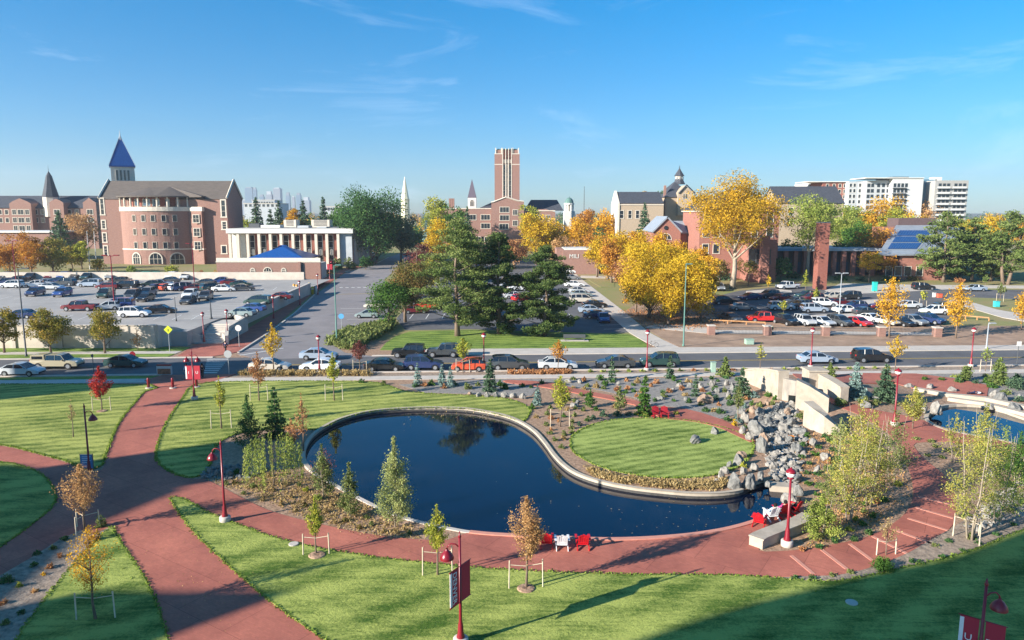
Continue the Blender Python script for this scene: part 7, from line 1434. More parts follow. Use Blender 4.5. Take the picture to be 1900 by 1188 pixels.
for px, py in ((1800, 1000), (1850, 960), (1872, 950), (1790, 960), (1840, 925), (1870, 905), (1895, 935)): bush(px, py, 26, 14, 'deepgreen' if px % 4 else 'olive', W1)
W1 = 'in the brown bed beyond the path'
for px, py in ((1735, 830), (1758, 838), (1722, 846), (1748, 850), (1775, 846), (1700, 816), (1728, 820)): bush(px, py, 20, 8, 'olive', W1, dens=1.0)
W1 = 'in the grey gravel bed'
for px, py, w in ((671, 711, 16), (712, 714, 16), (745, 716, 0), (771, 718, 18), (800, 715, 20), (868, 722, 24), (935, 722, 26), (968, 718, 16), (886, 716, 14), (1063, 705, 14), (1090, 718, 16), (1120, 722, 16), (1175, 716, 12), (1160, 730, 14), (1175, 728, 12), (1230, 730, 14), (1260, 712, 14), (1215, 745, 14), (1320, 704, 14), (1345, 728, 18), (1250, 745, 12), (1300, 752, 16), (1078, 735, 14), (1115, 706, 22), (1195, 735, 10)):
    if w: bush(px, py, w, w * .6, ('deepgreen', 'olive', 'green')[px % 3], W1)
W1 = 'along the street kerb'
for i in range(24):
    px = 1095 + i * 24; 
    if 1400 < px < 1420 or px > 1670: continue
    bush(px, 691 - (px - 1095) * .0125, 15, 6, ('lightgreen', 'olive', 'rust')[i % 3 if 6 < i < 20 else 0], W1, dens=1.2)
W1 = 'by the left tip of the pond'
for px, py, w, h, pl in ((555, 902, 12, 10, 'olive'), (568, 912, 16, 12, 'yellowgreen'), (590, 928, 20, 16, 'lightgreen'), (440, 880, 18, 14, 'green'), (480, 760, 0, 0, 'red')):
    if w: bush(px, py, w, h, pl, W1)
W1 = 'in the large mulch bed'
rs = random.Random(4)
for px, py in ((436, 898), (452, 918), (470, 905), (488, 930), (506, 912), (522, 938), (540, 925), (548, 950), (566, 940), (585, 962), (604, 952), (622, 972), (640, 968), (668, 982), (690, 975), (712, 988), (735, 990), (760, 992), (790, 990), (500, 885), (532, 900), (470, 885), (420, 900), (615, 940), (680, 962)):
    bush(px, py, rs.uniform(12, 20), rs.uniform(7, 13), rs.choice(('olive', 'olive', 'straw', 'browngreen')), W1, kind='tuft', dens=1.1)
W1 = 'in the bed at the path fork'
for px, py, w, h, pl in ((188, 978, 26, 30, 'olive'), (176, 1002, 26, 26, 'rust'), (112, 1035, 16, 12, 'rust'), (93, 1056, 20, 14, 'rust'), (82, 1068, 14, 10, 'gold'), (36, 1090, 18, 14, 'yellowgreen'), (65, 1100, 18, 12, 'bronze'), (6, 1122, 20, 14, 'rust'), (120, 1003, 22, 12, 'deepgreen'), (70, 1030, 20, 12, 'deepgreen'), (62, 1052, 20, 12, 'deepgreen'), (15, 1080, 36, 18, 'deepgreen'), (40, 1140, 24, 10, 'deepgreen'), (100, 1020, 20, 12, 'olive'), (10, 1160, 24, 14, 'olive')): bush(px, py, w, h, pl, W1)
W1 = 'beside the rocky stream'
for px, py, w, h, pl in ((1255, 770, 14, 10, 'yellowgreen'), (1181, 770, 14, 10, 'yellowgreen'), (1196, 772, 18, 14, 'lightgreen'), (1328, 742, 20, 12, 'spruce'), (1310, 764, 20, 12, 'deepgreen'), (1336, 768, 22, 14, 'deepgreen'), (1355, 752, 22, 14, 'deepgreen'), (1350, 780, 20, 12, 'deepgreen'), (1375, 752, 18, 12, 'lightgreen'), (1400, 738, 24, 14, 'bluespruce'), (1425, 736, 18, 12, 'green'), (1440, 742, 16, 10, 'green'), (1483, 776, 22, 18, 'olive'), (1498, 812, 18, 12, 'green'), (1536, 804, 26, 14, 'green'), (1380, 868, 18, 14, 'yellowgreen'), (1362, 790, 14, 16, 'yellow')): bush(px, py, w, h, pl, W1)
W1 = 'between pond kerb and round lawn'
for px, py, w, h in ((1020, 806, 14, 10), (1030, 818, 16, 12), (1046, 808, 14, 12), (1060, 796, 14, 12), (1075, 790, 14, 10), (1042, 832, 16, 12), (1062, 785, 14, 8), (1100, 778, 16, 10), (1120, 772, 26, 12), (1145, 772, 26, 12), (1165, 770, 18, 10)): bush(px, py, w, h, 'spruce' if px > 1070 else 'olive', W1)
W1 = 'before the brick terrace wall'
for px, py, w, h, pl in ((372, 520, 26, 24, 'rust'), (400, 520, 30, 22, 'orange'), (428, 520, 30, 20, 'rust'), (455, 520, 22, 14, 'yellowgreen'), (500, 521, 22, 16, 'olive'), (526, 521, 20, 12, 'yellowgreen'), (545, 521, 20, 14, 'olive'), (588, 514, 34, 24, 'orange'), (612, 508, 26, 20, 'bronze'), (626, 500, 30, 28, 'olive'), (650, 498, 34, 24, 'olive'), (300, 516, 26, 12, 'olive'), (270, 514, 24, 10, 'deepgreen'), (345, 516, 24, 16, 'yellow'), (218, 514, 22, 12, 'deepgreen'), (196, 514, 22, 14, 'spruce'), (160, 516, 16, 18, 'gold'), (136, 512, 20, 20, 'olive'), (470, 522, 20, 8, 'orange')): bush(px, py, w, h, pl, W1, dens=1.4)
W1 = 'beside a pier of the car park fence'
for px, w in ((1425, 14), (1531, 14), (1635, 14), (1740, 14)): bush(px + 4, 618, w, 20, 'spruce', W1)
W1 = 'before the solar roof building'
for px, py, w, h, pl in ((1560, 520, 34, 12, 'deepgreen'), (1600, 522, 34, 12, 'spruce'), (1650, 521, 40, 12, 'deepgreen'), (1690, 520, 34, 14, 'browngreen'), (1780, 524, 30, 12, 'rust'), (1470, 516, 40, 14, 'deepgreen'), (1340, 520, 40, 22, 'spruce'), (1310, 540, 30, 40, 'turning')): bush(px, py, w, h, pl, W1)
W1 = 'near the upper pond'
for px, py, w, h, pl in ((1748, 706, 16, 8, 'green'), (1770, 700, 16, 6, 'lightgreen'), (1810, 712, 18, 10, 'spruce'), (1840, 720, 24, 14, 'green'), (1866, 732, 24, 14, 'olive'), (1890, 745, 24, 14, 'spruce'), (1828, 700, 14, 8, 'olive'), (1560, 752, 30, 22, 'olive'), (1604, 750, 30, 20, 'olive'), (1625, 752, 26, 14, 'olive')): bush(px, py, w, h, pl, W1)
rs = random.Random(9)
def beds(poly, n, where, pals, w0, w1, gap):
    out = []; xs = [p[0] for p in poly]; ys = [p[1] for p in poly]; k = 0
    while len(out) < n and k < 4000:
        k += 1; x, y = rs.uniform(min(xs), max(xs)), rs.uniform(min(ys), max(ys))
        if pip(np.array([x]), np.array([y]), poly)[0] and all(abs(x - a) + 2 * abs(y - b) > gap for a, b in out) and all(abs(x - a[1]) + 2 * abs(y - a[2]) > gap * .7 for a in SH_): out.append((x, y))
    for x, y in out: w = rs.uniform(w0, w1); bush(int(x), int(y), w, w * rs.uniform(.5, .8), rs.choice(pals), where, kind=rs.choice(('bush', 'bush', 'tuft')), dens=1.4)
beds([(760, 714), (1060, 712), (1100, 706), (1385, 702), (1392, 740), (1330, 770), (1214, 745), (1110, 724), (960, 722), (860, 728)], 46, 'in the grey gravel bed', ('deepgreen', 'olive', 'green', 'straw', 'rust'), 11, 20, 22)
beds([(990, 735), (1080, 740), (1210, 772), (1100, 785), (1055, 812), (1040, 840), (1010, 800), (985, 770)], 22, 'between pond kerb and round lawn', ('olive', 'green', 'straw', 'rust'), 10, 18, 20)
beds([(1480, 770), (1540, 806), (1620, 800), (1650, 850), (1670, 900), (1640, 965), (1560, 995), (1500, 900), (1480, 830)], 20, 'between the stream and the thicket', ('olive', 'green', 'rust', 'yellowgreen'), 14, 24, 26)
beds([(1400, 745), (1448, 748), (1400, 770), (1385, 800), (1360, 775)], 8, 'beside the rocky stream', ('olive', 'green', 'bluespruce'), 12, 20, 18)
beds([(1610, 702), (1980, 700), (1980, 720), (1840, 715)], 10, 'near the upper pond', ('olive', 'green', 'deepgreen'), 12, 22, 24)
import collections as _c
_g = _c.defaultdict(list)
for s_ in SH_: _g[s_[4]].append(s_)
for wh, L_ in _g.items():
    L_.sort(key=lambda s: s[1]); cnt = _c.Counter(PN[s[3]] for s in L_); seen = _c.Counter()
    for o, px, py, pl, _, h in L_:
        n = PN[pl]; k = seen[n]; seen[n] += 1
        nm = 'grass tuft' if wh == 'in the large mulch bed' else 'low shrub'
        o['label'] = (f'{n} {nm} {wh}' if cnt[n] == 1 else f'{ordw(k)} {n} {nm} from the left {wh}'); o['group'] = f'{nm}s {wh}'
# hedge by the junction and grass masses (uncountable)
def scatter(name, poly, n, h, w, pal, size, label, kind='stuff', seed=5):
    rng = np.random.default_rng(seed); xs = [p[0] for p in poly]; ys = [p[1] for p in poly]; pts = []
    while len(pts) < n:
        a = rng.uniform(min(xs), max(xs), n * 2); c = rng.uniform(min(ys), max(ys), n * 2); ok = pip(a, c, poly); pts += list(zip(a[ok], c[ok]))
    pts = np.array(pts[:n]); k = 14; C = np.repeat(np.array([(x, y, hz(x, y)) for x, y in pts]), k, 0); N = len(C)
    off = rng.normal(size=(N, 3)) * [w, w, 0]; off[:, 2] = rng.random(N) * h; C = C + off
    me = leaf_mesh(name, C, size, np.repeat(rng.random(n), k) * .6 + .4 * rng.random(N), MATS['leaf_' + pal], rng, 1.6, D=np.stack([rng.normal(size=N) * .3, rng.normal(size=N) * .3, np.ones(N)], 1))
    o = place(name, me); o['kind'] = kind; o['label'] = label; return o
scatter('golden_grass', [P(*q).xy for q in ((1085, 866), (1150, 886), (1250, 896), (1345, 890), (1350, 902), (1330, 911), (1250, 908), (1150, 898), (1100, 884))], 420, .26, .14, 'straw', .11, 'band of dry golden ornamental grass between kerb and round lawn')
scatter('strip_grass', [P(*q).xy for q in ((442, 699), (442, 694), (690, 693), (690, 699))], 260, .55, .16, 'straw', .16, 'dry ornamental grass along the kerbside strip')
scatter('strip_grass', [P(*q).xy for q in ((945, 696), (1060, 695), (1060, 690), (945, 691))], 160, .4, .16, 'rust', .16, 'rusty ornamental grass along the kerbside strip')
scatter('hedge', [P(*q).xy for q in ((606, 640), (640, 619), (700, 606), (735, 601), (728, 612), (700, 628), (668, 645), (650, 651))], 600, 1.1, .3, 'olive', .3, 'low green and olive hedge at the side road corner')
scatter('leaf_litter', [P(*q).xy for q in ((1150, 575), (1330, 575), (1330, 606), (1220, 612))], 200, .06, 1.2, 'rust', .22, 'fallen leaves under the yellow grove')

def woods(name, y0, y1, xh, n, pals, label, seed, hmin=8, hmax=15):
    rng = np.random.default_rng(seed)
    for q, pl in enumerate(pals):
        m_ = n // len(pals); x = rng.uniform(-xh, xh, m_); y = rng.uniform(y0, y1, m_); h = rng.uniform(hmin, hmax, m_); k = 110; N = m_ * k
        d = rng.normal(size=(N, 3)); d /= np.linalg.norm(d, axis=1)[:, None]; rr = np.repeat(h, k) * .42; C = d * (rr * rng.random(N) ** .4)[:, None]; C[:, 2] *= .95
        C += np.stack([np.repeat(x, k), np.repeat(y, k), 3 + np.repeat(h, k) * .56], 1); lf_ = .9 + (y0 - 400) * .0016
        me = leaf_mesh(name, C, lf_, np.repeat(rng.random(m_), k) * .5 + .5 * rng.random(N), MATS['leaf_' + pl], rng, 1.2, .4); o = place(name, me); o['kind'] = 'stuff'; o['label'] = label
woods('far_woods', 400, 620, 520, 420, ['green', 'deepgreen', 'gold', 'olive'], 'distant mixed autumn trees beyond the campus', 21, 9, 16)
woods('far_woods', 700, 1400, 1100, 420, ['olive', 'deepgreen', 'bronze'], 'far belt of trees along the horizon', 22, 12, 19)
scatter('fallen_leaves', [P(*q).xy for q in ((90, 1000), (330, 900), (520, 980), (900, 1060), (900, 1180), (330, 1180))], 90, .02, .9, 'bronze', .07, 'fallen leaves scattered on the near lawns and path')
scatter('fallen_leaves', [P(*q).xy for q in ((300, 760), (560, 720), (900, 740), (960, 770), (600, 780), (320, 850))], 60, .02, 1.2, 'straw', .09, 'fallen leaves scattered on the centre lawn')

def grass(name, polypx, n, hgt, label, seed, size=.07, edge=0):
    poly = catmull([P(*q).xy for q in polypx], True, 2); rng = np.random.default_rng(seed); xs = [p[0] for p in poly]; ys = [p[1] for p in poly]; A = []
    got = 0
    while got < n:
        a = rng.uniform(min(xs), max(xs), n); c = rng.uniform(min(ys), max(ys), n); ok = pip(a, c, poly) & (np.abs(a) < c * .75 + 3) & (c > 26); A.append(np.stack([a[ok], c[ok]], 1)); got += ok.sum()
    pts = np.concatenate(A)[:n]; E_ = []
    if edge:
        for i in range(len(poly)):
            a, b_ = poly[i], poly[(i + 1) % len(poly)]; k = int((b_ - a).length / edge)
            for q in range(k):
                p = a.lerp(b_, q / max(1, k))
                if 27 < p.y < 85 and abs(p.x) < p.y * .75 + 3: E_.append((p.x + rng.normal() * .04, p.y + rng.normal() * .04))
    if E_: pts = np.concatenate([pts, np.array(E_)])
    k = 5; C = np.repeat(pts, k, 0) + rng.normal(size=(len(pts) * k, 2)) * .05; z = .05 + hgt * rng.random(len(C)); C = np.column_stack([C, z])
    me = leaf_mesh(name, C, size, .5 * np.repeat(rng.random(len(pts)), k) + .5 * rng.random(len(C)), MATS['leaf_grass'], rng, 1.3, D=np.stack([rng.normal(size=len(C)) * .5, rng.normal(size=len(C)) * .5, np.ones(len(C))], 1)); o = place(name, me); o['kind'] = 'stuff'; o['label'] = label
grass('grass_blades', L6, 4, .05, 'short mown grass of the front lawn', 31, .085, .12)
grass('grass_blades', L5, 4, .05, 'short mown grass of the lower left lawn strip', 32, .085, .12)
grass('grass_blades', L4, 4, .05, 'short mown grass of the shaded left lawn', 33, .09, .12)
grass('grass_blades', L1, 4, .05, 'short mown grass of the left lawn', 34, .12, .12)
grass('grass_blades', L2, 4, .05, 'short mown grass of the centre lawn', 35, .12, .12)
grass('grass_blades', L3, 4, .05, 'short mown grass of the round lawn', 36, .11, .12)
scatter('mulch_litter', [P(*q).xy for q in ((400, 890), (440, 905), (560, 955), (700, 995), (800, 1000), (740, 965), (620, 912), (570, 880), (500, 870), (430, 880))], 500, .05, .3, 'straw', .1, 'bark chips and straw in the large mulch bed')
scatter('mulch_litter', [P(*q).xy for q in ((1480, 870), (1500, 810), (1600, 770), (1650, 830), (1690, 920), (1600, 990), (1500, 1018), (1530, 950))], 400, .05, .3, 'bronze', .1, 'bark chips and leaves under the aspen thicket')

rng = np.random.default_rng(77); a_ = rng.uniform(-30, 35, 60000); b_ = rng.uniform(38, 72, 60000); ok = pip(a_, b_, POND); a_ = a_[ok]; b_ = b_[ok]; wgt = np.exp(-((a_ - 13) ** 2 + (b_ - 42) ** 2) / 40) + .006; ix = rng.choice(len(a_), 90, p=wgt / wgt.sum())
o = place('floating_leaves', leaf_mesh('floating_leaves', np.stack([a_[ix], b_[ix], np.full(90, -.265)], 1), .08, rng.random(90), MATS['leaf_straw'], rng, 1.2, up=60)); o['kind'] = 'stuff'; o['label'] = 'pale leaves floating on the big pond'
# ------------------------------------------------------------------ stone bridge and rocks
M_STONE = mat('sandstone', (.47, .40, .32), c2=(.34, .285, .225), scale=1.1, bump=.35, bscale=4, rough=.9, detail=9, coords='World')
M_DARKST = mat('stained_shaded_stone', (.20, .18, .16), c2=(.42, .37, .31), scale=1.4, bump=.3, rough=.8, stretch=(1, 1, .25), coords='World')  # stains and the culvert wall's shade both put into this darker stone
def pxwall(name, label, pts, hs, th, m=None, cap=True, par=None):
    pl = [P(*q) for q in pts]; c = pl[0]; t = par or thing(name, label, 'wall', c)
    tops = [p.z + h for p, h in zip(pl, hs)]; m = m or M_STONE
    wallseg(pl, -.3, tops, th, 'wall', t, m)
    if cap:
        n = len(pl); L_ = []; mb = MB()
        q = [Vector(p[:2]) for p in pl]
        for i in range(n):
            a = q[max(0, i - 1)]; b_ = q[min(n - 1, i + 1)]; d = (b_ - a).normalized(); nn = Vector((-d.y, d.x)) * (th / 2 + .07); L_.append((q[i] + nn, q[i] - nn))
        for i in range(n - 1):
            pr = [L_[i][1], L_[i + 1][1], L_[i + 1][0], L_[i][0]]; zz = [tops[i], tops[i + 1], tops[i + 1], tops[i]]
            mb.prism(pr, [z + .004 for z in zz], [z + .16 for z in zz])
        mb.build('coping', M_STONE, t)
    return t
pxwall('bridge_wall', 'pale stone wing wall of the bridge on the far bank of the stream', [(1384, 707), (1410, 716), (1432, 727), (1452, 742)], [1.1, 1.7, 2.2, 2.7], 1.0)
pxwall('bridge_parapet', 'tall pale stone bridge parapet sloping down beside the red path', [(1476, 757), (1500, 759), (1537, 763)], [2.6, 2.1, 1.15], .9)
pxwall('bridge_wing_wall', 'low pale stone wing wall in front of the bridge parapet', [(1497, 789), (1512, 797), (1531, 804), (1556, 806)], [2.0, 1.8, 1.4, .45], .8)
pxwall('bridge_parapet', 'rear stone bridge parapet ending in a square pier', [(1524, 724), (1545, 735), (1566, 748)], [1.5, 1.45, 1.4], .8)
p = P(1510, 720); s = 2.0; t = thing('bridge_pier', 'square pale stone pier at the head of the bridge path', 'pier', p)
MB().prism([(p.x - .9, p.y - .9), (p.x + .9, p.y - .9), (p.x + .9, p.y + .9), (p.x - .9, p.y + .9)], -.2, p.z + 1.8).build('shaft', M_STONE, t); MB().prism([(p.x - 1, p.y - 1), (p.x + 1, p.y - 1), (p.x + 1, p.y + 1), (p.x - 1, p.y + 1)], p.z + 1.803, p.z + 1.98).build('cap', M_STONE, t)
pxwall('culvert_wall', 'dark stained, shade-painted wall above the culvert mouth of the stream', [(1453, 741), (1478, 745)], [2.1, 2.0], .5, M_DARKST, cap=False)
a = P(1460, 746); b_ = P(1476, 747); t = thing('culvert_mouth_shade', 'black panel painted as the shade of the culvert mouth under the bridge', 'opening', a); MB().prism([(a.x, a.y - .5), (b_.x, b_.y - .5), (b_.x, b_.y - .3), (a.x, a.y - .3)], a.z - .4, a.z + .75).build('shade_panel', mat('painted_shade', (.008, .012, .012), rough=.9), t)  # flat black panel puts the shade of the opening into colour
def rock_mesh(seed, cuts=7):
    bm = bmesh.new(); bmesh.ops.create_icosphere(bm, subdivisions=3, radius=1); r_ = random.Random(seed)
    for _ in range(cuts):
        n = Vector((r_.gauss(0, 1), r_.gauss(0, 1), r_.gauss(.2, .8))).normalized(); d = r_.uniform(.55, .85)
        for v in bm.verts:
            k = v.co.dot(n)
            if k > d: v.co -= n * (k - d) * .92
    for v in bm.verts:
        q = v.co * 2.2 + Vector((seed, 0, 0)); v.co *= 1 + .07 * math.sin(q.x * 3.1 + q.y * 2) + .05 * math.sin(q.y * 5.3 + q.z * 4.1)
        if v.co.z < -.35: v.co.z = -.35
    me = bpy.data.meshes.new('boulder'); bm.to_mesh(me); bm.free(); me.materials.append(MATS['sandstone']); return me
ROCKS = [rock_mesh(k, 6 + k % 4) for k in range(8)]
for nm, a, c in (('grey_rock', (.265, .255, .235), (.105, .105, .10)), ('pale_rock', (.37, .34, .30), (.16, .148, .132)), ('tan_rock', (.38, .27, .19), (.20, .135, .10))): mat(nm, a, c2=c, scale=2.2, bump=.8, bscale=5, rough=.9, detail=9)
RK = []
def rock(px, py, w, h, col, where, flat=1.0):
    p = P(px, py); s = mpp(p); r_ = random.Random(px * 7 + py); a = w * s / 2 * .82
    o = place('boulder', ROCKS[(px + py) % 8], None, (p.x, p.y + a * .5, p.z + h * s * .28), (r_.uniform(-.12, .12), r_.uniform(-.12, .12), r_.uniform(0, 6.28)), (a, a * r_.uniform(.7, .95), max(.2, h * s * .68 * flat)))
    setmat(o, MATS[{'g': 'grey_rock', 'p': 'pale_rock', 't': 'tan_rock'}[col]]); tag(o, None, 'boulder'); RK.append((o, px, py, w, col, where))
for r in ((1290, 824, 36, 15, 'g', 0), (1327, 807, 21, 15, 'g', 0)): rock(*r[:5], 'on the round lawn')
W1 = 'where the stream meets the pond'
for r in ((1416, 842, 36, 32, 'g'), (1372, 866, 30, 24, 'g'), (1338, 892, 22, 20, 'p'), (1364, 908, 36, 32, 'g'), (1393, 908, 34, 34, 'g'), (1412, 893, 22, 20, 'g'), (1345, 880, 20, 14, 'p'), (1330, 898, 14, 10, 'p'), (1381, 882, 22, 16, 'p'), (1400, 875, 20, 16, 'p'), (1376, 852, 26, 14, 't'), (1466, 938, 38, 22, 'p'), (1482, 922, 24, 22, 'g'), (1478, 896, 34, 14, 'g'), (1425, 905, 16, 12, 'g'), (1354, 868, 16, 12, 'g')): rock(*r, W1)
W1 = 'along the rocky stream'
for r in ((1404, 808, 44, 28, 'g'), (1378, 806, 20, 16, 'p'), (1384, 785, 22, 22, 'p'), (1418, 822, 26, 20, 't'), (1392, 818, 22, 16, 'p'), (1428, 790, 24, 16, 'g'), (1412, 772, 22, 16, 'g'), (1440, 766, 20, 14, 'g'), (1396, 768, 18, 14, 't'), (1425, 752, 16, 10, 't'), (1452, 758, 18, 14, 'p'), (1462, 772, 20, 16, 't'), (1447, 782, 22, 16, 'p'), (1470, 792, 26, 16, 'g'), (1487, 806, 38, 14, 'g'), (1455, 802, 22, 16, 'p'), (1445, 822, 18, 14, 'p'), (1465, 822, 22, 14, 'g'), (1478, 840, 32, 16, 'g'), (1510, 828, 28, 14, 'p'), (1440, 850, 16, 14, 'p'), (1458, 860, 18, 14, 'p'), (1436, 872, 18, 14, 'p'), (1455, 880, 20, 14, 'p'), (1472, 868, 18, 14, 'p'), (1432, 838, 16, 14, 'g'), (1470, 755, 16, 12, 'p'), (1375, 770, 18, 12, 'g'), (1497, 768, 14, 8, 'p'), (1492, 850, 20, 12, 'p'), (1518, 880, 20, 16, 'p'), (1535, 856, 30, 16, 'p'), (1562, 872, 22, 14, 'p')): rock(*r, W1)
W1 = 'in the gravel bed above the ponds'
for r in ((888, 737, 16, 9, 'p'), (904, 738, 16, 10, 'p'), (920, 738, 16, 10, 'p'), (936, 738, 18, 10, 'p'), (953, 739, 18, 10, 'p'), (970, 741, 18, 12, 'p'), (872, 733, 14, 7, 't'), (1055, 711, 22, 8, 'p'), (1076, 712, 16, 8, 'p'), (1262, 719, 20, 10, 'p'), (1281, 720, 14, 10, 'g'), (1301, 722, 18, 12, 'p'), (1322, 720, 16, 14, 'p'), (1226, 743, 18, 8, 'g'), (1275, 744, 16, 9, 'g'), (1310, 750, 36, 18, 't'), (1330, 730, 16, 10, 'g'), (1348, 716, 16, 12, 'p'), (1360, 726, 16, 16, 'g'), (1066, 757, 26, 9, 'p'), (1072, 750, 14, 8, 'g'), (1148, 714, 12, 6, 'p'), (1352, 738, 18, 12, 'p'), (1250, 726, 12, 6, 'p')): rock(*r, W1)
W1 = 'by the upper pond and plaza'
for r in ((1688, 720, 22, 8, 'p'), (1727, 722, 22, 10, 'p'), (1769, 727, 24, 9, 'p'), (1741, 771, 34, 26, 'p'), (1716, 768, 18, 20, 'p'), (1862, 745, 30, 18, 'g'), (1884, 762, 30, 14, 'g'), (1846, 738, 20, 14, 'p'), (1702, 748, 22, 14, 'p'), (1660, 745, 20, 12, 'p'), (1626, 742, 20, 10, 'g'), (1608, 758, 30, 14, 'g'), (1840, 760, 24, 10, 'p'), (1896, 744, 20, 12, 'p'), (1840, 885, 26, 14, 'g'), (1870, 925, 26, 14, 'p'), (1830, 950, 22, 12, 'p')): rock(*r, W1)
W1 = 'in the dry stone patch left of the willow'
for r in ((388, 880, 16, 12, 'g'), (400, 884, 16, 12, 'g'), (412, 878, 16, 12, 'g'), (424, 884, 16, 12, 'g'), (436, 876, 16, 12, 'g'), (448, 882, 16, 12, 'g'), (458, 874, 14, 10, 'g'), (404, 872, 12, 8, 'g'), (428, 870, 12, 8, 'g'), (376, 888, 12, 8, 'g'), (466, 882, 14, 8, 'g')): rock(*r, W1)
_g = _c.defaultdict(list)
for r in RK: _g[r[5]].append(r)
for wh, L_ in _g.items():
    L_.sort(key=lambda r: r[1]); nm = {'g': 'grey', 'p': 'pale', 't': 'tan'}
    cnt = _c.Counter(r[4] for r in L_); seen = _c.Counter()
    for r in L_:
        k = seen[r[4]]; seen[r[4]] += 1
        r[0]['label'] = f'{nm[r[4]]} boulder {wh}' if cnt[r[4]] == 1 else f'{ordw(k)} {nm[r[4]]} boulder from the left {wh}'
        r[0]['group'] = 'boulders ' + wh
RK[0][0]['label'] = 'large flat grey boulder alone on the round lawn'; RK[1][0]['label'] = 'smaller grey boulder at the right edge of the round lawn'
def cobbles(name, poly, n, r0, r1, label, seed, m='pale_rock', zo=0):
    rng = np.random.default_rng(seed); xs = [p[0] for p in poly]; ys = [p[1] for p in poly]; pts = []
    while len(pts) < n:
        a = rng.uniform(min(xs), max(xs), n * 2); c = rng.uniform(min(ys), max(ys), n * 2); ok = pip(a, c, poly); pts += list(zip(a[ok], c[ok]))
    bm = bmesh.new(); bmesh.ops.create_icosphere(bm, subdivisions=1, radius=1); bv = np.array([v.co[:] for v in bm.verts]); bf = [tuple(v.index for v in f.verts) for f in bm.faces]; bm.free()
    V = []; F = []
    for i, (x, y) in enumerate(pts[:n]):
        r = r0 + (r1 - r0) * rng.random() ** 2; q = bv * (1 + .25 * rng.normal(size=(len(bv), 1))) * [r, r * .8, r * .6]; a = rng.random() * 6.28
        q = q @ np.array([[math.cos(a), -math.sin(a), 0], [math.sin(a), math.cos(a), 0], [0, 0, 1]]); q += [x, y, hz(x, y) + r * .3 + zo]; o = len(V); V += [tuple(v) for v in q]; F += [tuple(j + o for j in f) for f in bf]
    me = bpy.data.meshes.new(name); me.from_pydata(V, [], F); me.materials.append(MATS[m]); o = place(name, me); o['kind'] = 'stuff'; o['label'] = label
cobbles('stream_stones', [P(*q).xy for q in ((1448, 750), (1478, 750), (1484, 780), (1500, 812), (1492, 850), (1486, 880), (1478, 900), (1432, 896), (1426, 868), (1418, 842), (1400, 815), (1400, 785), (1420, 765))], 800, .08, .30, 'tumbled stones filling the bed of the stream', 3)
cobbles('stream_stones', [P(*q).xy for q in ((1405, 765), (1445, 748), (1475, 760), (1470, 800), (1440, 810), (1400, 800))], 260, .12, .36, 'dark stones in the upper stream bed', 4, 'grey_rock')
cobbles('dry_stones', [P(*q).xy for q in ((372, 886), (385, 868), (440, 864), (480, 872), (478, 886), (420, 892))], 260, .08, .22, 'blue grey stones of the dry patch left of the willow', 5, 'grey_rock')
cobbles('bank_stones', [P(*q).xy for q in ((1780, 985), (1830, 925), (1900, 880), (1950, 900), (1905, 960), (1850, 985))], 260, .08, .3, 'small pale stones on the bank at the right edge', 6)
sheet('stream', [P(*q).xy for q in ((1450, 752), (1474, 752), (1478, 790), (1482, 840), (1476, 898), (1438, 896), (1434, 850), (1428, 810), (1430, 775))], M_WATER2, .035, 1.5)
pl = [P(1426, 896), P(1476, 900)]
tag(sweep('weir_stone', [pl[0].xy, pl[1].xy], [(0, -.8), (0, .12), (-.9, .12), (-.9, -.8)], M_STONE), 'flat stone weir where the stream spills into the big pond', 'weir')

# ------------------------------------------------------------------ lamp posts
M_REDP = mat('lamp_red', (.21, .008, .018), rough=.35, spec=.5); M_DRED = mat('shade_red', (.19, .008, .016), rough=.3, spec=.5); M_GLOBE = mat('lamp_globe', (.72, .70, .66), rough=.3)
M_BAN = mat('banner_red', (.42, .03, .05), rough=.8); M_WHITEL = mat('letter_white', (.75, .75, .74), rough=.7); M_GREENP = mat('green_pole', (.12, .24, .20), rough=.5, metal=.2); M_STEEL = mat('galvanised', (.40, .42, .43), rough=.5, metal=.3)
def footing(t, r=.33, h=.32): o = MB().lathe((0, 0, 0), [(r, -.1), (r, h), (r * .9, h + .03)], 16); o_ = place('footing', o.mesh('footing', M_CONC, True), t)
def lpole(t, h, r=.075, m=None):
    mb = MB(); mb.lathe((0, 0, 0), [(r * 2.6, .28), (r * 2.6, .40), (r * 1.9, .55), (r * 1.6, .95), (r * 1.15, 1.05), (r, 1.2), (r * .75, h)], 12); place('pole', mb.mesh('pole', m or M_REDP, True), t)
def lantern(px, base, top, label, r=.08, foot=True):
    p = P(px, base); h = Z(top, p.y) - p.z; t = thing('street_lamp', label, 'street lamp', p, 0, 'red lantern street lamps')
    if foot: footing(t)
    lpole(t, h - .62, r)
    place('collar', MB().lathe((0, 0, h - .64), [(.08, 0), (.17, .04), (.19, .10), (.12, .12)], 12).mesh('collar', M_REDP, True), t)
    place('globe', MB().lathe((0, 0, h - .52), [(.14, 0), (.24, .10), (.26, .22), (.22, .30)], 14).mesh('globe', M_GLOBE, True), t)
    place('cap', MB().lathe((0, 0, h - .24), [(.29, 0), (.27, .07), (.17, .17), (.06, .22), (.03, .30)], 14).mesh('cap', M_REDP, True), t); return t
for a in ((1460, 1013, 869, 'red lamp post with white globe beside the curved seat wall'), (1659, 790, 684, 'red lamp post with white globe behind the aspen thicket'), (593, 693, 622, 'red lamp post with globe between the pale and white parked sedans'), (898, 688, 618, 'red lamp post right of the orange red parked hatchback'), (1200, 688, 612, 'red lamp post beside the dark green parked car'),
          (1504, 683, 608, 'red lamp post in front of the light blue parked sedan'), (1801, 681, 608, 'rightmost red lamp post on the kerb of the street')): lantern(*a)
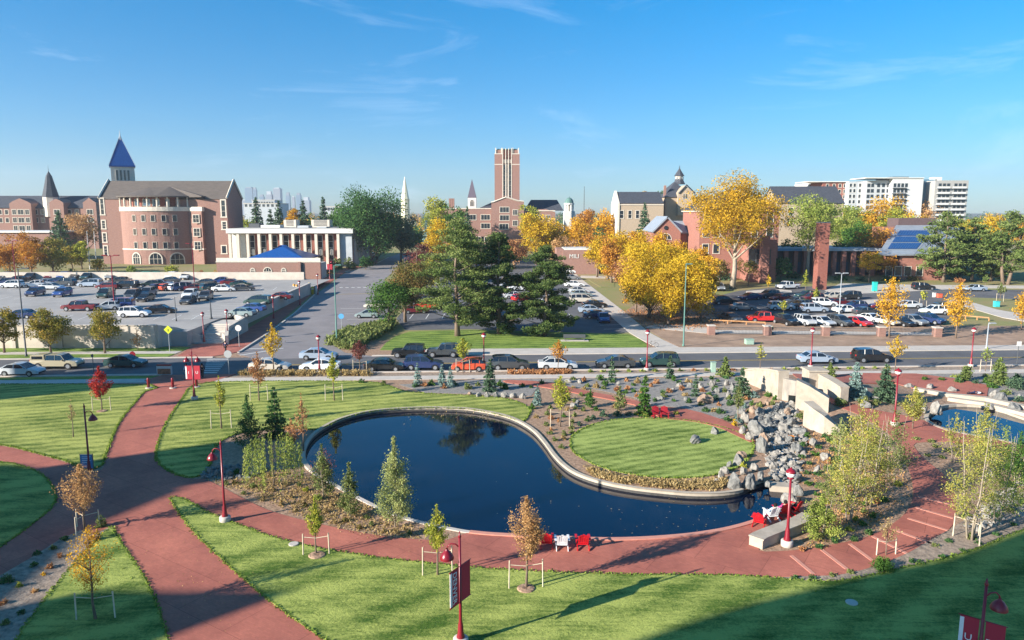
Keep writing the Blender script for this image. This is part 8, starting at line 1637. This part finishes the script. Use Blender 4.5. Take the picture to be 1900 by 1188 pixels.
for a in ((379, 638, 579, 'red lamp post at the foot of the entrance stair'), (423, 634, 574, 'red lamp post at the right cheek wall of the stair'), (508, 594, 548, 'red lamp post halfway along the side road parapet'), (557, 569, 521, 'red lamp post near the far end of the parapet'), (590, 549, 508, 'red lamp post at the far car park entrance')): lantern(*a, foot=False)
def goose(px, base, top, side, label, banner=None, dark=False, pos=None, h=None, foot=True, double=False, ban_rot=0.0):
    p = pos or P(px, base); h = h or Z(top, p.y) - p.z; t = thing('street_lamp', label, 'street lamp', p, 0, 'red gooseneck street lamps')
    if foot: footing(t)
    lpole(t, h - .3, .07); place('finial', MB().lathe((0, 0, h - .32), [(.05, 0), (.075, .06), (.05, .12), (.02, .3)], 10).mesh('finial', M_REDP, True), t)
    for s in ((side, -side) if double else (side,)):
        z = h - .75; pts = [(0, 0, z), (s * .18, 0, z + .16), (s * .38, 0, z + .18), (s * .52, 0, z + .05), (s * .55, 0, z - .08)]
        place('arm', MB().tube(pts, .03, 6).mesh('arm', M_REDP, True), t)
        c = (s * .55, 0, z - .5); sh = place('shade', MB().lathe(c, [(.30, 0), (.30, .07), (.24, .2), (.15, .32), (.07, .38), (.05, .45)], 16, cap=False).mesh('shade', M_DRED, True), t)
        place('lens', MB().lathe(c, [(.02, -.06), (.16, -.03), (.24, .03), (.2, .08)], 12).mesh('lens', M_GLOBE, True), sh)
    if banner:
        z0, hh, w, words = banner
        for s in (-1, 1):
            ca, sa = math.cos(ban_rot), math.sin(ban_rot); M = Matrix.Rotation(ban_rot, 4, 'Z')
            b = place('banner', MB().box(s * .1 + (0 if s > 0 else -w), s * .1 + (w if s > 0 else 0), -.012, .012, z0, z0 + hh, M).mesh('banner', M_BAN), t)
            for zz in (z0 + hh + .02, z0 - .02): place('banner_arm', MB().tube([M @ Vector((0, 0, zz)), M @ Vector((s * (w + .16), 0, zz))], .02, 5).mesh('banner_arm', M_REDP), t)
            cx_ = s * (.1 + w / 2)
            for fs in (-1, 1):
                if words[0 if s < 0 else 1]:
                    q = M @ Vector((cx_, fs * .02, z0 + hh * .5)); text(words[0 if s < 0 else 1], w * .62, M_WHITEL, b, q, (math.pi / 2, math.pi / 2 if len(words[0 if s < 0 else 1]) > 2 else 0, ban_rot + (0 if fs < 0 else math.pi)), .004)
            st_ = place('stripe', MB().box(s * .1 + (w * .78 if s > 0 else -w), s * .1 + (w if s > 0 else -w * .78), -.016, .016, z0 + .05, z0 + hh - .05, M).mesh('stripe', M_WHITEL), b) if s < 0 else None
    return t
goose(418, 968, 815, -1, 'red gooseneck lamp with bell shade beside the pond path')
goose(167, 880, 748, 1, 'shaded gooseneck lamp with small blue sign at the path fork', foot=False)
goose(361, 742, 648, -1, 'gooseneck lamp with two red banners at the head of the red path', banner=(2.1, 1.35, .62, ('1', 'U')), double=True)
yb_ = 29.1; goose(0, 0, 0, -1, 'near gooseneck lamp with dark banners in the middle foreground', banner=(2.0, 1.6, .62, ('DENVER', '')), pos=Vector((Q(854, 1100, yb_).x, yb_, 0)), h=5.2, ban_rot=R(58))
yb_ = 25.1; goose(0, 0, 0, 1, 'shaded gooseneck lamp with red banners at the lower right corner', banner=(1.9, 1.6, .62, ('U', 'DU')), pos=Vector((Q(1826, 1130, yb_).x, yb_, 0)), h=5.2, ban_rot=R(-38))
p = P(596, 535); goose(612, 520, 478, 1, 'red lamp with pink banners by the car park entrance', banner=(2.6, 1.3, .6, ('', '')), foot=False)
p = P(163, 880); t = thing('blue_sign', 'small blue sign panel standing at the foot of the path fork lamp', 'sign', p)
mb = MB().box(-.42, .42, -.03, .03, .45, 1.45); o = place('panel', mb.mesh('panel', mat('sign_blue', (.10, .22, .42), rough=.5)), t); place('frame', MB().tube([(-.45, 0, 0), (-.45, 0, 1.5), (.45, 0, 1.5), (.45, 0, 0)], .03, 5).mesh('frame', M_DGREY), t)
for k in range(4): place('line', MB().box(-.32, .32 - .1 * (k % 2), -.035, -.031, 1.28 - k * .14, 1.32 - k * .14).mesh('line', M_WHITEL), o)
# tall car park and street lights
def mast(px, base, top, m, label, heads=2, zf=None, r=.11, arm=1.3, hm=None):
    if zf:
        z = 2.2
        for _ in range(6): q = PZ(px, base, z); z = zf(q.x, q.y)
        p = PZ(px, base, z)
    else: p = P(px, base)
    h = Z(top, p.y) - p.z; t = thing('light_mast', label, 'light mast', p, 0, 'tall light masts')
    place('pole', MB().lathe((0, 0, 0), [(r * 1.6, 0), (r * 1.6, .25), (r, .3), (r * .6, h)], 8).mesh('pole', m, True), t)
    for s in ((-1, 1) if heads == 2 else (1,) if heads == 1 else ()):
        place('arm', MB().tube([(0, 0, h - .15), (s * arm, 0, h)], .05, 5).mesh('arm', m), t); place('lamp_head', MB().box(s * arm - .45, s * arm + .45, -.2, .2, h - .08, h + .08).mesh('lamp_head', hm or m, bevel=.04), t)
mast(30, 524, 447, M_REDP, 'red light mast at the left rear of the raised car park', 2, D, arm=.8)
mast(213, 574, 474, M_REDP, 'red double headed light mast in the middle of the raised car park', 2, D, arm=1.0)
mast(361, 530, 452, M_REDP, 'red light mast before the right end of the brick hall', 1, D, arm=-.9)
mast(49, 662, 498, M_DGREY, 'dark street light pole before the car park wall', 1, arm=1.0)
mast(625, 639, 492, M_GREENP, 'green street light pole at the hedge corner of the side road', 1, arm=.6)
mast(1268, 643, 490, M_GREENP, 'green street light pole in front of the yellow grove', 1, arm=.4)
mast(1557, 583, 507, M_STEEL, 'pale light mast in the middle of the right car park', 2, arm=.7)
mast(327, 596, 551, M_DGREY, 'short dark post light at the front edge of the raised car park', 0, D, r=.08)
mast(392, 592, 560, M_DGREY, 'black post by the top of the entrance stair', 0, D, r=.14)
mast(1830, 648, 600, M_STEEL, 'grey post by the drive at the right edge', 1, arm=.5)
for px, lb in ((167, 'left white flagpole beside the brick hall'), (180, 'right white flagpole beside the brick hall')):
    p = P(px, 500); t = thing('flagpole', lb, 'flagpole', p); h = Z(430, p.y) - p.z; place('pole', MB().lathe((0, 0, 0), [(.14, 0), (.06, h)], 8).mesh('pole', M_WHITE), t); place('ball', MB().lathe((0, 0, h), [(.02, 0), (.12, .1), (.02, .22)], 8).mesh('ball', M_WHITE), t)
# signs
def sign(px, base, top, shape, col, size, label, face=None, post=None, rot=0.0):
    p = P(px, base); h = Z(top, p.y) - p.z; t = thing('road_sign', label, 'sign', p, rot)
    place('post', MB().tube([(0, .03, -.1), (0, .03, h)], .04, 6).mesh('post', post or M_STEEL), t); n = {'disc': 16, 'octagon': 8, 'diamond': 4, 'square': 4}[shape]
    ph = {'disc': 0, 'octagon': math.pi / 8, 'diamond': 0, 'square': math.pi / 4}[shape]; c = (0, -.03, h - size * .5)
    o = place('panel', MB().lathe(c, [(size / 2, -.015), (size / 2, .015)], n, ph=ph, M=Matrix.Rotation(R(90), 4, 'X')).mesh('panel', col), t); return t, o, c
Y_ = mat('sign_yellow', (.62, .72, .03), rough=.5); t, o, c = sign(315, 654, 604, 'diamond', Y_, 1.15, 'bright yellow green diamond pedestrian warning sign before the retaining wall')
place('symbol', MB().box(-.06, .06, -.055, -.048, c[2] - .25, c[2] + .12).mesh('symbol', M_TRIM), o)
sign(444, 644, 603, 'octagon', M_WHITE, .9, 'pale back of an octagonal sign at the side road corner'); sign(634, 613, 582, 'disc', mat('sign_sky', (.10, .35, .62), rough=.5), .85, 'round blue arrow sign on the side road')
sign(247, 670, 652, 'octagon', M_REDP, .8, 'small red stop sign by the street verge', post=M_DGREY); sign(1887, 676, 632, 'square', M_WHITE, .8, 'small white square sign on the verge at the right edge', post=M_DGREY)
sign(174, 693, 657, 'square', M_DGREY, .4, 'thin dark sign post above the scarlet maple', post=M_DGREY); sign(425, 696, 650, 'disc', M_STEEL, .9, 'grey sign post at the near side of the crosswalk')
for px, lb in ((404, 'first'), (440, 'second'), (473, 'third'), (518, 'fourth'), (538, 'fifth')): sign(px, 524, 508, 'square', mat('sign_teal', (.05, .35, .42), rough=.5), 1.0, f'{lb} small teal parking sign from the left before the brick terrace')
# bollards
for i, (px, py, lb) in enumerate(((276, 721, 'left red bollard on a concrete foot at the head of the red path'), (321, 721, 'middle red bollard at the head of the red path'), (365, 719, 'right red bollard behind the bannered lamp'))):
    p = P(px, py); t = thing('bollard', lb, 'bollard', p, 0, 'red bollards'); place('footing', MB().lathe((0, 0, 0), [(.34, -.05), (.34, .10), (.3, .12)], 16).mesh('footing', M_CONC), t); place('post', MB().lathe((0, 0, .1), [(.14, 0), (.14, .95), (.11, 1.03), (.03, 1.07)], 12).mesh('post', M_REDP, True), t)
yb = mat('safety_yellow', (.66, .46, .03), rough=.6); ob = mat('safety_orange', (.62, .28, .05), rough=.6)
for px, py, m_, lb in ((546, 541, ob, 'left orange bollard at the car park entrance'), (551, 542, ob, 'second orange bollard at the car park entrance'), (574, 538, yb, 'small yellow bollard right of the parapet end'), (580, 546, yb, 'larger yellow bollard right of the parapet end'), (587, 546, M_WHITE, 'white bollard beside the larger yellow one')):
    p = P(px, py); t = thing('bollard', lb, 'bollard', p, 0, 'entrance bollards'); place('post', MB().lathe((0, 0, 0), [(.28, 0), (.28, 1.5), (.1, 1.65)], 10).mesh('post', m_, True), t); place('band', MB().lathe((0, 0, 1.0), [(.29, 0), (.29, .2)], 10).mesh('band', M_WHITE, True), t)
# info kiosk
p = P(306, 699); t = thing('info_board', 'maroon and white notice board kiosk at the kerb before the crosswalk', 'notice board', p); s = mpp(p)
place('board', MB().box(-.85, .85, -.12, .12, .25, 1.25).mesh('board', M_GREYP, bevel=.02), t); place('poster', MB().box(-.75, .75, -.13, -.122, .3, .95).mesh('poster', mat('poster_brown', (.22, .10, .06), var=.5, scale=3)), t); place('header', MB().box(-.8, .8, -.14, .14, 1.26, 1.45).mesh('header', M_REDP), t)
# utility boxes, toilet, dumpsters
def cab(px, base, w, h, m, label, name='utility_cabinet', cat='cabinet', zf=None):
    p = P(px, base); s = mpp(p); W_ = w * s; H_ = h * s; t = thing(name, label, cat, p); place('housing', MB().box(-W_ / 2, W_ / 2, 0, W_ * .8, 0, H_).mesh('housing', m, bevel=.04), t); place('lid', MB().box(-W_ / 2 - .04, W_ / 2 + .04, -.04, W_ * .8 + .04, H_ + .004, H_ + .07).mesh('lid', m, bevel=.02), t); place('door', MB().box(-W_ * .42, W_ * .42, -.02, -.003, H_ * .1, H_ * .9).mesh('door', m), t); return t
MG = mat('cabinet_green', (.30, .42, .34), rough=.6)
cab(1392, 640, 15, 9, MG, 'low pale green transformer box on the brown verge'); cab(1324, 692, 9, 19, MG, 'tall pale green cabinet at the pavement edge')
t = cab(1624, 541, 8, 17, mat('toilet_teal', (.03, .50, .42), rough=.5), 'turquoise portable toilet behind the right car park', 'portable_toilet', 'portable toilet')
cab(268, 514, 22, 8, mat('bin_green', (.02, .36, .27), rough=.5), 'left turquoise dumpster before the brick hall', 'dumpster', 'dumpster'); cab(282, 514, 18, 8, MATS['bin_green'], 'right turquoise dumpster before the brick hall', 'dumpster', 'dumpster')
cab(1851, 570, 9, 10, mat('board_teal', (.05, .50, .52)), 'small teal and orange board on the drive island', 'notice_board', 'notice board'); p = P(1851, 571); 
cab(267, 521, 10, 10, M_GREYP, 'grey pay machine in the raised car park', 'pay_machine', 'machine'); cab(389, 566, 8, 12, M_WHITE, 'small white pay machine by the dark car', 'pay_machine', 'machine')
cab(1745, 553, 8, 7, mat('barrier_red', (.65, .12, .06)), 'small orange red barrier on the drive', 'barrier', 'barrier'); cab(1734, 552, 5, 8, M_WHITE, 'small white post box left of the red barrier', 'post_box', 'box')
cab(1469, 820, 8, 9, mat('crate_orange', (.75, .24, .03)), 'small orange box among the stream rocks', 'orange_box', 'box')
# catch basin covers on the front lawn
for px, py, lb in ((545, 1012, 'small grey drain cover on the left of the front lawn'), (1580, 1121, 'small pale drain cover in the shaded front lawn')):
    p = P(px, py); tag(MB().lathe((p.x, p.y, p.z + .06), [(.28, 0), (.28, .05), (.24, .06)], 14).build('drain_cover', M_CONC), lb, 'drain cover')
# fence of the right car park
fp_ = [P(1319, 621), P(1423, 622), P(1531, 623), P(1634, 624), P(1738, 625)]
t = thing('metal_fence', 'low metal fence between brick piers along the right car park', 'fence', fp_[0])
for q in fp_: MB().box(q.x - .5, q.x + .5, q.y - .5, q.y + .5, q.z - .1, q.z + 1.35).build('pier', M_BRICK, t); MB().box(q.x - .58, q.x + .58, q.y - .58, q.y + .58, q.z + 1.354, q.z + 1.5).build('pier_cap', M_CONC, t)
for a, c in zip(fp_, fp_[1:]):
    m = MB(); m.tube([a + Vector((.6, 0, 1.15)), c + Vector((-.6, 0, 1.15))], .035, 4); m.tube([a + Vector((.6, 0, .2)), c + Vector((-.6, 0, .2))], .035, 4); n = 40
    for i in range(n): q = a.lerp(c, (i + .5) / n); m.tube([q + Vector((0, 0, .1)), q + Vector((0, 0, 1.2))], .018, 4)
    m.build('fence_panel', M_DGREY, t)
for i, (pa, pb) in enumerate((((1316, 600), (1420, 605)), ((1835, 596), (1770, 590)))):
    a, c = P(*pa), P(*pb); t = thing('timber_rail', ('long low timber rail beside the red pickup truck', 'low timber rail by the right hand drive')[i], 'rail', a); MB().tube([a + Vector((0, 0, .55)), c + Vector((0, 0, .55))], .12, 5).build('rail', mat('timber', (.45, .24, .11), var=.2), t)
    for k in range(4): q = a.lerp(c, k / 3); MB().tube([q, q + Vector((0, 0, .5))], .1, 5).build('post', MATS['timber'], t)
# curved seat wall
pl = [P(1402, 1016), P(1412, 1010), P(1434, 1001), P(1460, 991), P(1482, 982), P(1500, 972)]
t = thing('seat_wall', 'thick curved pale stone seat wall behind the red chairs', 'seat wall', pl[0])
q = catmull([p.xy for p in pl], False, 4); wallseg([(a.x, a.y, 0) for a in q], 0, [.52] * len(q), .8, 'wall', t, M_STONE); wallseg([(a.x, a.y, 0) for a in q], .523, [.60] * len(q), .9, 'coping', t, M_STONE)
# ------------------------------------------------------------------ garden chairs
M_CRED = mat('chair_red', (.55, .012, .02), rough=.45); M_CWHITE = mat('chair_white', (.70, .71, .72), rough=.45); M_CDRED = mat('chair_dark_red', (.30, .012, .02), rough=.45)
def adiron():
    d = {}; s = MB()
    for k in range(6): s.box(-.27, .27, -.32 + k * .105, -.23 + k * .105, .36 - k * .018, .385 - k * .018)
    d['seat'] = s
    b = MB()
    for k in range(5):
        x = -.24 + k * .12; h = .98 - abs(k - 2) * .05; b.slab((x - .052, .20, .26), (x + .052, .20, .26), (x + .056, .50, h), (x - .056, .50, h), .022)
    b.box(-.28, .28, .27, .30, .40, .47); b.box(-.28, .28, .42, .45, .76, .82); d['backrest'] = b
    return d
AD = adiron()
def chair(px, py, m, label, rz, group='low slatted garden chairs', pos=None):
    p = pos or P(px, py); t = thing('garden_chair', label, 'chair', (p.x, p.y + .25, p.z + .03), rz, group)
    for k, v in AD.items(): o = MB().add(v.v, v.f); place(k, o.mesh(k, m), t)
    for s in (-1, 1):
        place('armrest', MB().box(s * .36 - .07, s * .36 + .07, -.40, .36, .57, .60).mesh('armrest', m, bevel=.01), t)
        place('leg', MB().box(s * .32 - .035, s * .32 + .035, -.36, -.26, 0, .568).mesh('leg', m), t); place('leg', MB().slab((s * .32 - .02, -.33, .37), (s * .32 + .02, -.33, .37), (s * .32 + .02, .52, .05), (s * .32 - .02, .52, .05), .1).mesh('leg', m), t)
    return t
chair(1082, 1020, M_CRED, 'bright red garden chair facing the pond, rightmost of the three', math.pi + 0, ); chair(1043, 1021, M_CWHITE, 'white garden chair between two red ones facing the pond', math.pi); chair(1014, 1018, M_CRED, 'red garden chair half hidden behind the copper leaved young oak', math.pi)
chair(1411, 979, M_CRED, 'bright red garden chair left of the seated people', math.pi - .5); chair(1434, 967, M_CWHITE, 'white garden chair with a seated person by the seat wall', math.pi + .2); chair(1452, 961, M_CRED, 'dark shaded red chair between the seated people', math.pi + .3); chair(1474, 957, M_CRED, 'red garden chair nearest the boulders by the seat wall', math.pi + .7)
chair(1219, 777, M_CDRED, 'left dark red garden chair at the edge of the round lawn', math.pi * 0 + .1); chair(1234, 777, M_CDRED, 'right dark red garden chair at the edge of the round lawn', -.1)
# ------------------------------------------------------------------ people
def skinmesh(name, V, E, Rr, m, par, sub=1):
    me = bpy.data.meshes.new(name); me.from_pydata(V, E, []); me.materials.append(m); o = bpy.data.objects.new(name, me); COL.objects.link(o)
    md = o.modifiers.new('skin', 'SKIN'); md.use_smooth_shade = True; sv = me.skin_vertices[0].data if me.skin_vertices else None
    if sv is None:
        bm = bmesh.new(); bm.from_mesh(me); bm.verts.layers.skin.verify(); bm.to_mesh(me); bm.free(); sv = me.skin_vertices[0].data
    for i, r in enumerate(Rr): sv[i].radius = (r, r) if not isinstance(r, tuple) else r; sv[i].use_root = (i == 0)
    s2 = o.modifiers.new('sub', 'SUBSURF'); s2.levels = sub; s2.render_levels = sub; o.parent = par; return o
SKINC = [mat('skin_light', (.52, .31, .22), rough=.6), mat('skin_dark', (.16, .085, .055), rough=.6)]
def person(pos, rz, pose, top, bottom, hair, label, sk=0, lie=False):
    t = thing('person', label, 'person', pos, rz)
    if lie: t.rotation_euler = (R(-90), 0, rz); t.location.z += .14
    if pose == 'sit':
        pel = (0, .12, .42); sp1 = (0, .20, .60); ch = (0, .30, .80); nk = (0, .33, .93); hd = (0, .32, 1.03); ht = (0, .31, 1.14)
        leg = lambda s: [(s * .09, .10, .42), (s * .12, -.34, .50), (s * .12, -.48, .10), (s * .12, -.62, .06)]; arm = lambda s: [(s * .17, .29, .84), (s * .27, .12, .64), (s * .20, -.10, .60)]
    else:
        a = .18 if pose == 'walk' else 0.02; pel = (0, 0, .93); sp1 = (0, 0, 1.1); ch = (0, 0, 1.32); nk = (0, .0, 1.47); hd = (0, -.01, 1.57); ht = (0, -.01, 1.68)
        leg = lambda s: [(s * .09, 0, .90), (s * .10, -a * s * .9 - .02, .50), (s * .10, -a * s * 1.4 + (.08 if s < 0 else 0), .09), (s * .10, -a * s * 1.4 - .14 + (.08 if s < 0 else 0), .05)]; arm = lambda s: [(s * .18, 0, 1.40), (s * .23, a * s * .8 + .02, 1.12), (s * .22, a * s * 1.5 - .06, .88)]
    V = [pel, sp1, ch, nk, hd, ht]; E = [(0, 1), (1, 2), (2, 3), (3, 4), (4, 5)]; Rr = [(.13, .10), (.115, .09), (.13, .10), .05, .088, .06]; tv = [pel, sp1, ch]; te = [(0, 1), (1, 2)]; tr = [(.15, .12), (.135, .115), (.155, .12)]; bv = [pel]; be = []; br = [(.15, .125)]
    for s in (-1, 1):
        l = leg(s); o = len(V); V += l; E += [(0, o), (o, o + 1), (o + 1, o + 2), (o + 2, o + 3)]; Rr += [.08, .055, .035, .035]
        o = len(bv); bv += l[:3]; be += [(0, o), (o, o + 1), (o + 1, o + 2)]; br += [.098, .075, .058]
        m = arm(s); o = len(V); V += m; E += [(2, o), (o, o + 1), (o + 1, o + 2)]; Rr += [.055, .040, .027]; w = Vector(m[2]); d = (w - Vector(m[1])).normalized(); sd = Vector((s, 0, 0)).cross(d).normalized()
        V.append(tuple(w + d * .06)); pa = len(V) - 1; E.append((o + 2, pa)); Rr.append((.036, .018))
        for k, ln in enumerate((.065, .078, .074, .058)):
            b0 = w + d * .085 + sd * (.025 - .017 * k); V += [tuple(b0), tuple(b0 + d * ln * .55), tuple(b0 + d * ln * .9 - Vector((s, 0, 0)) * .02)]; q = len(V); E += [(pa, q - 3), (q - 3, q - 2), (q - 2, q - 1)]; Rr += [.009, .0085, .007]
        V += [tuple(w + d * .03 + sd * .035), tuple(w + d * .07 + sd * .055)]; q = len(V); E += [(pa, q - 2), (q - 2, q - 1)]; Rr += [.011, .009]
        o = len(tv); tv += m[:2] + [tuple(Vector(m[1]).lerp(Vector(m[2]), .75))]; te += [(2, o), (o, o + 1), (o + 1, o + 2)]; tr += [.075, .057, .045]
        f = Vector(l[2]); mb = MB(); mb.lathe((0, 0, 0), [(.05, -.09), (.055, -.03), (.045, .08), (.03, .12)], 10, M=Matrix.Rotation(R(90), 4, 'X')); sh = place('shoe', mb.mesh('shoe', M_TRIM, True), t, (l[3][0], (l[2][1] + l[3][1]) / 2, l[3][2] + .005), (0, 0, 0))
    skinmesh('body', V, E, Rr, SKINC[sk], t); skinmesh('shirt', tv, te, tr, top, t); skinmesh('trousers', bv, be, br, bottom, t)
    h = Vector(hd); mb = MB(); mb.lathe((0, 0, 0), [(.11, -.10), (.118, -.02), (.11, .05), (.075, .105), (.02, .128)], 14); place('hair', mb.mesh('hair', hair, True), t, (h.x, h.y + .028, h.z + .03))
    for s in (-1, 1): place('eye', MB().lathe((0, 0, 0), [(.002, -.01), (.011, 0), (.002, .01)], 6).mesh('eye', M_TRIM), t, (s * .032, h.y - .088, h.z + .01))
    place('nose', MB().lathe((0, 0, 0), [(.014, -.02), (.012, 0), (.004, .02)], 6).mesh('nose', SKINC[sk]), t, (0, h.y - .098, h.z - .012)); return t
cl = lambda n, c: mat('cloth_' + n, c, rough=.9, var=.08, scale=8)
HB = cl('hair_black', (.012, .010, .009)); HBr = cl('hair_brown', (.09, .05, .03)); DN = cl('denim', (.06, .09, .17)); BK = cl('black', (.015, .015, .018)); WH = cl('white', (.66, .67, .70)); MG_ = cl('magenta', (.45, .05, .18)); NV = cl('navy', (.02, .03, .08)); GY = cl('grey', (.25, .26, .28)); LBL = cl('pale_blue', (.40, .52, .66))
p = P(419, 656); person(p, 2.8, 'walk', NV, BK, HBr, 'person in dark clothes walking on the far side of the crosswalk')
p = P(347, 702); person(p, 2.4, 'walk', LBL, DN, HBr, 'person in pale blue top standing left of the red banners')
p = P(376, 702); person(p, 3.4, 'walk', BK, BK, HB, 'person in black right of the red banners near the crosswalk')
for (cx_, cy_, rz_, tp, bt, sk, lb) in ((1434, 967, math.pi + .2, LBL, WH, 0, 'person in white trousers sitting in the white garden chair'), (1452, 961, math.pi + .3, MG_, DN, 0, 'person in magenta top sitting beside the white chair'), (1474, 957, math.pi + .7, BK, BK, 1, 'person in black sitting in the red chair by the boulders')):
    p = P(cx_, cy_); person(Vector((p.x, p.y + .25, p.z + .0)), rz_, 'sit', tp, bt, HB, lb, sk)
p = P(1795, 733); person(Vector((p.x, p.y, p.z + .06)), R(-80), 'stand', WH, NV, HBr, 'person lying on the red plaza in a white top', lie=True)
# bicycle by the pale walk
p = P(1211, 645); t = thing('bicycle', 'dark bicycle leaning near the kerb at the foot of the pale walk', 'bicycle', p, .2)
for x in (-.5, .5):
    pts = [(x + .33 * math.cos(a), 0, .35 + .33 * math.sin(a)) for a in [i * math.pi / 8 for i in range(17)]]; place('wheel', MB().tube(pts, .022, 5).mesh('wheel', M_TYRE), t)
place('frame', MB().tube([(-.5, 0, .35), (-.1, 0, .32), (.32, 0, .80), (-.22, 0, .82), (-.1, 0, .32)], .02, 5).tube([(-.5, 0, .35), (-.22, 0, .82)], .018, 5).tube([(.32, 0, .82), (.5, 0, .35)], .018, 5).mesh('frame', M_DGREY), t)
place('saddle', MB().box(-.34, -.12, -.05, .05, .88, .93).mesh('saddle', M_TRIM, bevel=.015), t); place('handlebar', MB().tube([(.34, -.25, .95), (.32, 0, .98), (.34, .25, .95)], .016, 5).mesh('handlebar', M_DGREY), t)
# steel grating pad on the verge below the third pine
p = P(1066, 633); t = thing('bench_pad', 'dark bench on a pale slab below the third centre pine', 'bench', p, 0); place('slab', MB().box(-2.0, 2.0, -.6, .6, .05, .12).mesh('slab', M_CONC), t); place('seat', MB().box(-1.6, 1.6, -.2, .25, .48, .54).mesh('seat', M_DGREY), t); place('backrest', MB().box(-1.6, 1.6, .25, .31, .54, .95).mesh('backrest', M_DGREY), t)
for s in (-1.4, 1.4): place('leg', MB().box(s - .05, s + .05, -.18, .24, .121, .478).mesh('leg', M_DGREY), t)

# ------------------------------------------------------------------ the air
hm_ = bpy.data.materials.new('air'); hm_.use_nodes = True; N = hm_.node_tree.nodes; N.remove(N['Principled BSDF']); pv = N.new('ShaderNodeVolumePrincipled'); pv.inputs['Color'].default_value = (.80, .88, 1, 1); pv.inputs['Density'].default_value = 0.00016; pv.inputs['Anisotropy'].default_value = 0.2
hm_.node_tree.links.new(pv.outputs[0], N['Material Output'].inputs['Volume'])
tag(MB().box(-2800, 2800, -400, 3200, -1.5, 190).build('haze', hm_), 'thin blue autumn haze over the campus', None, None, 'stuff')
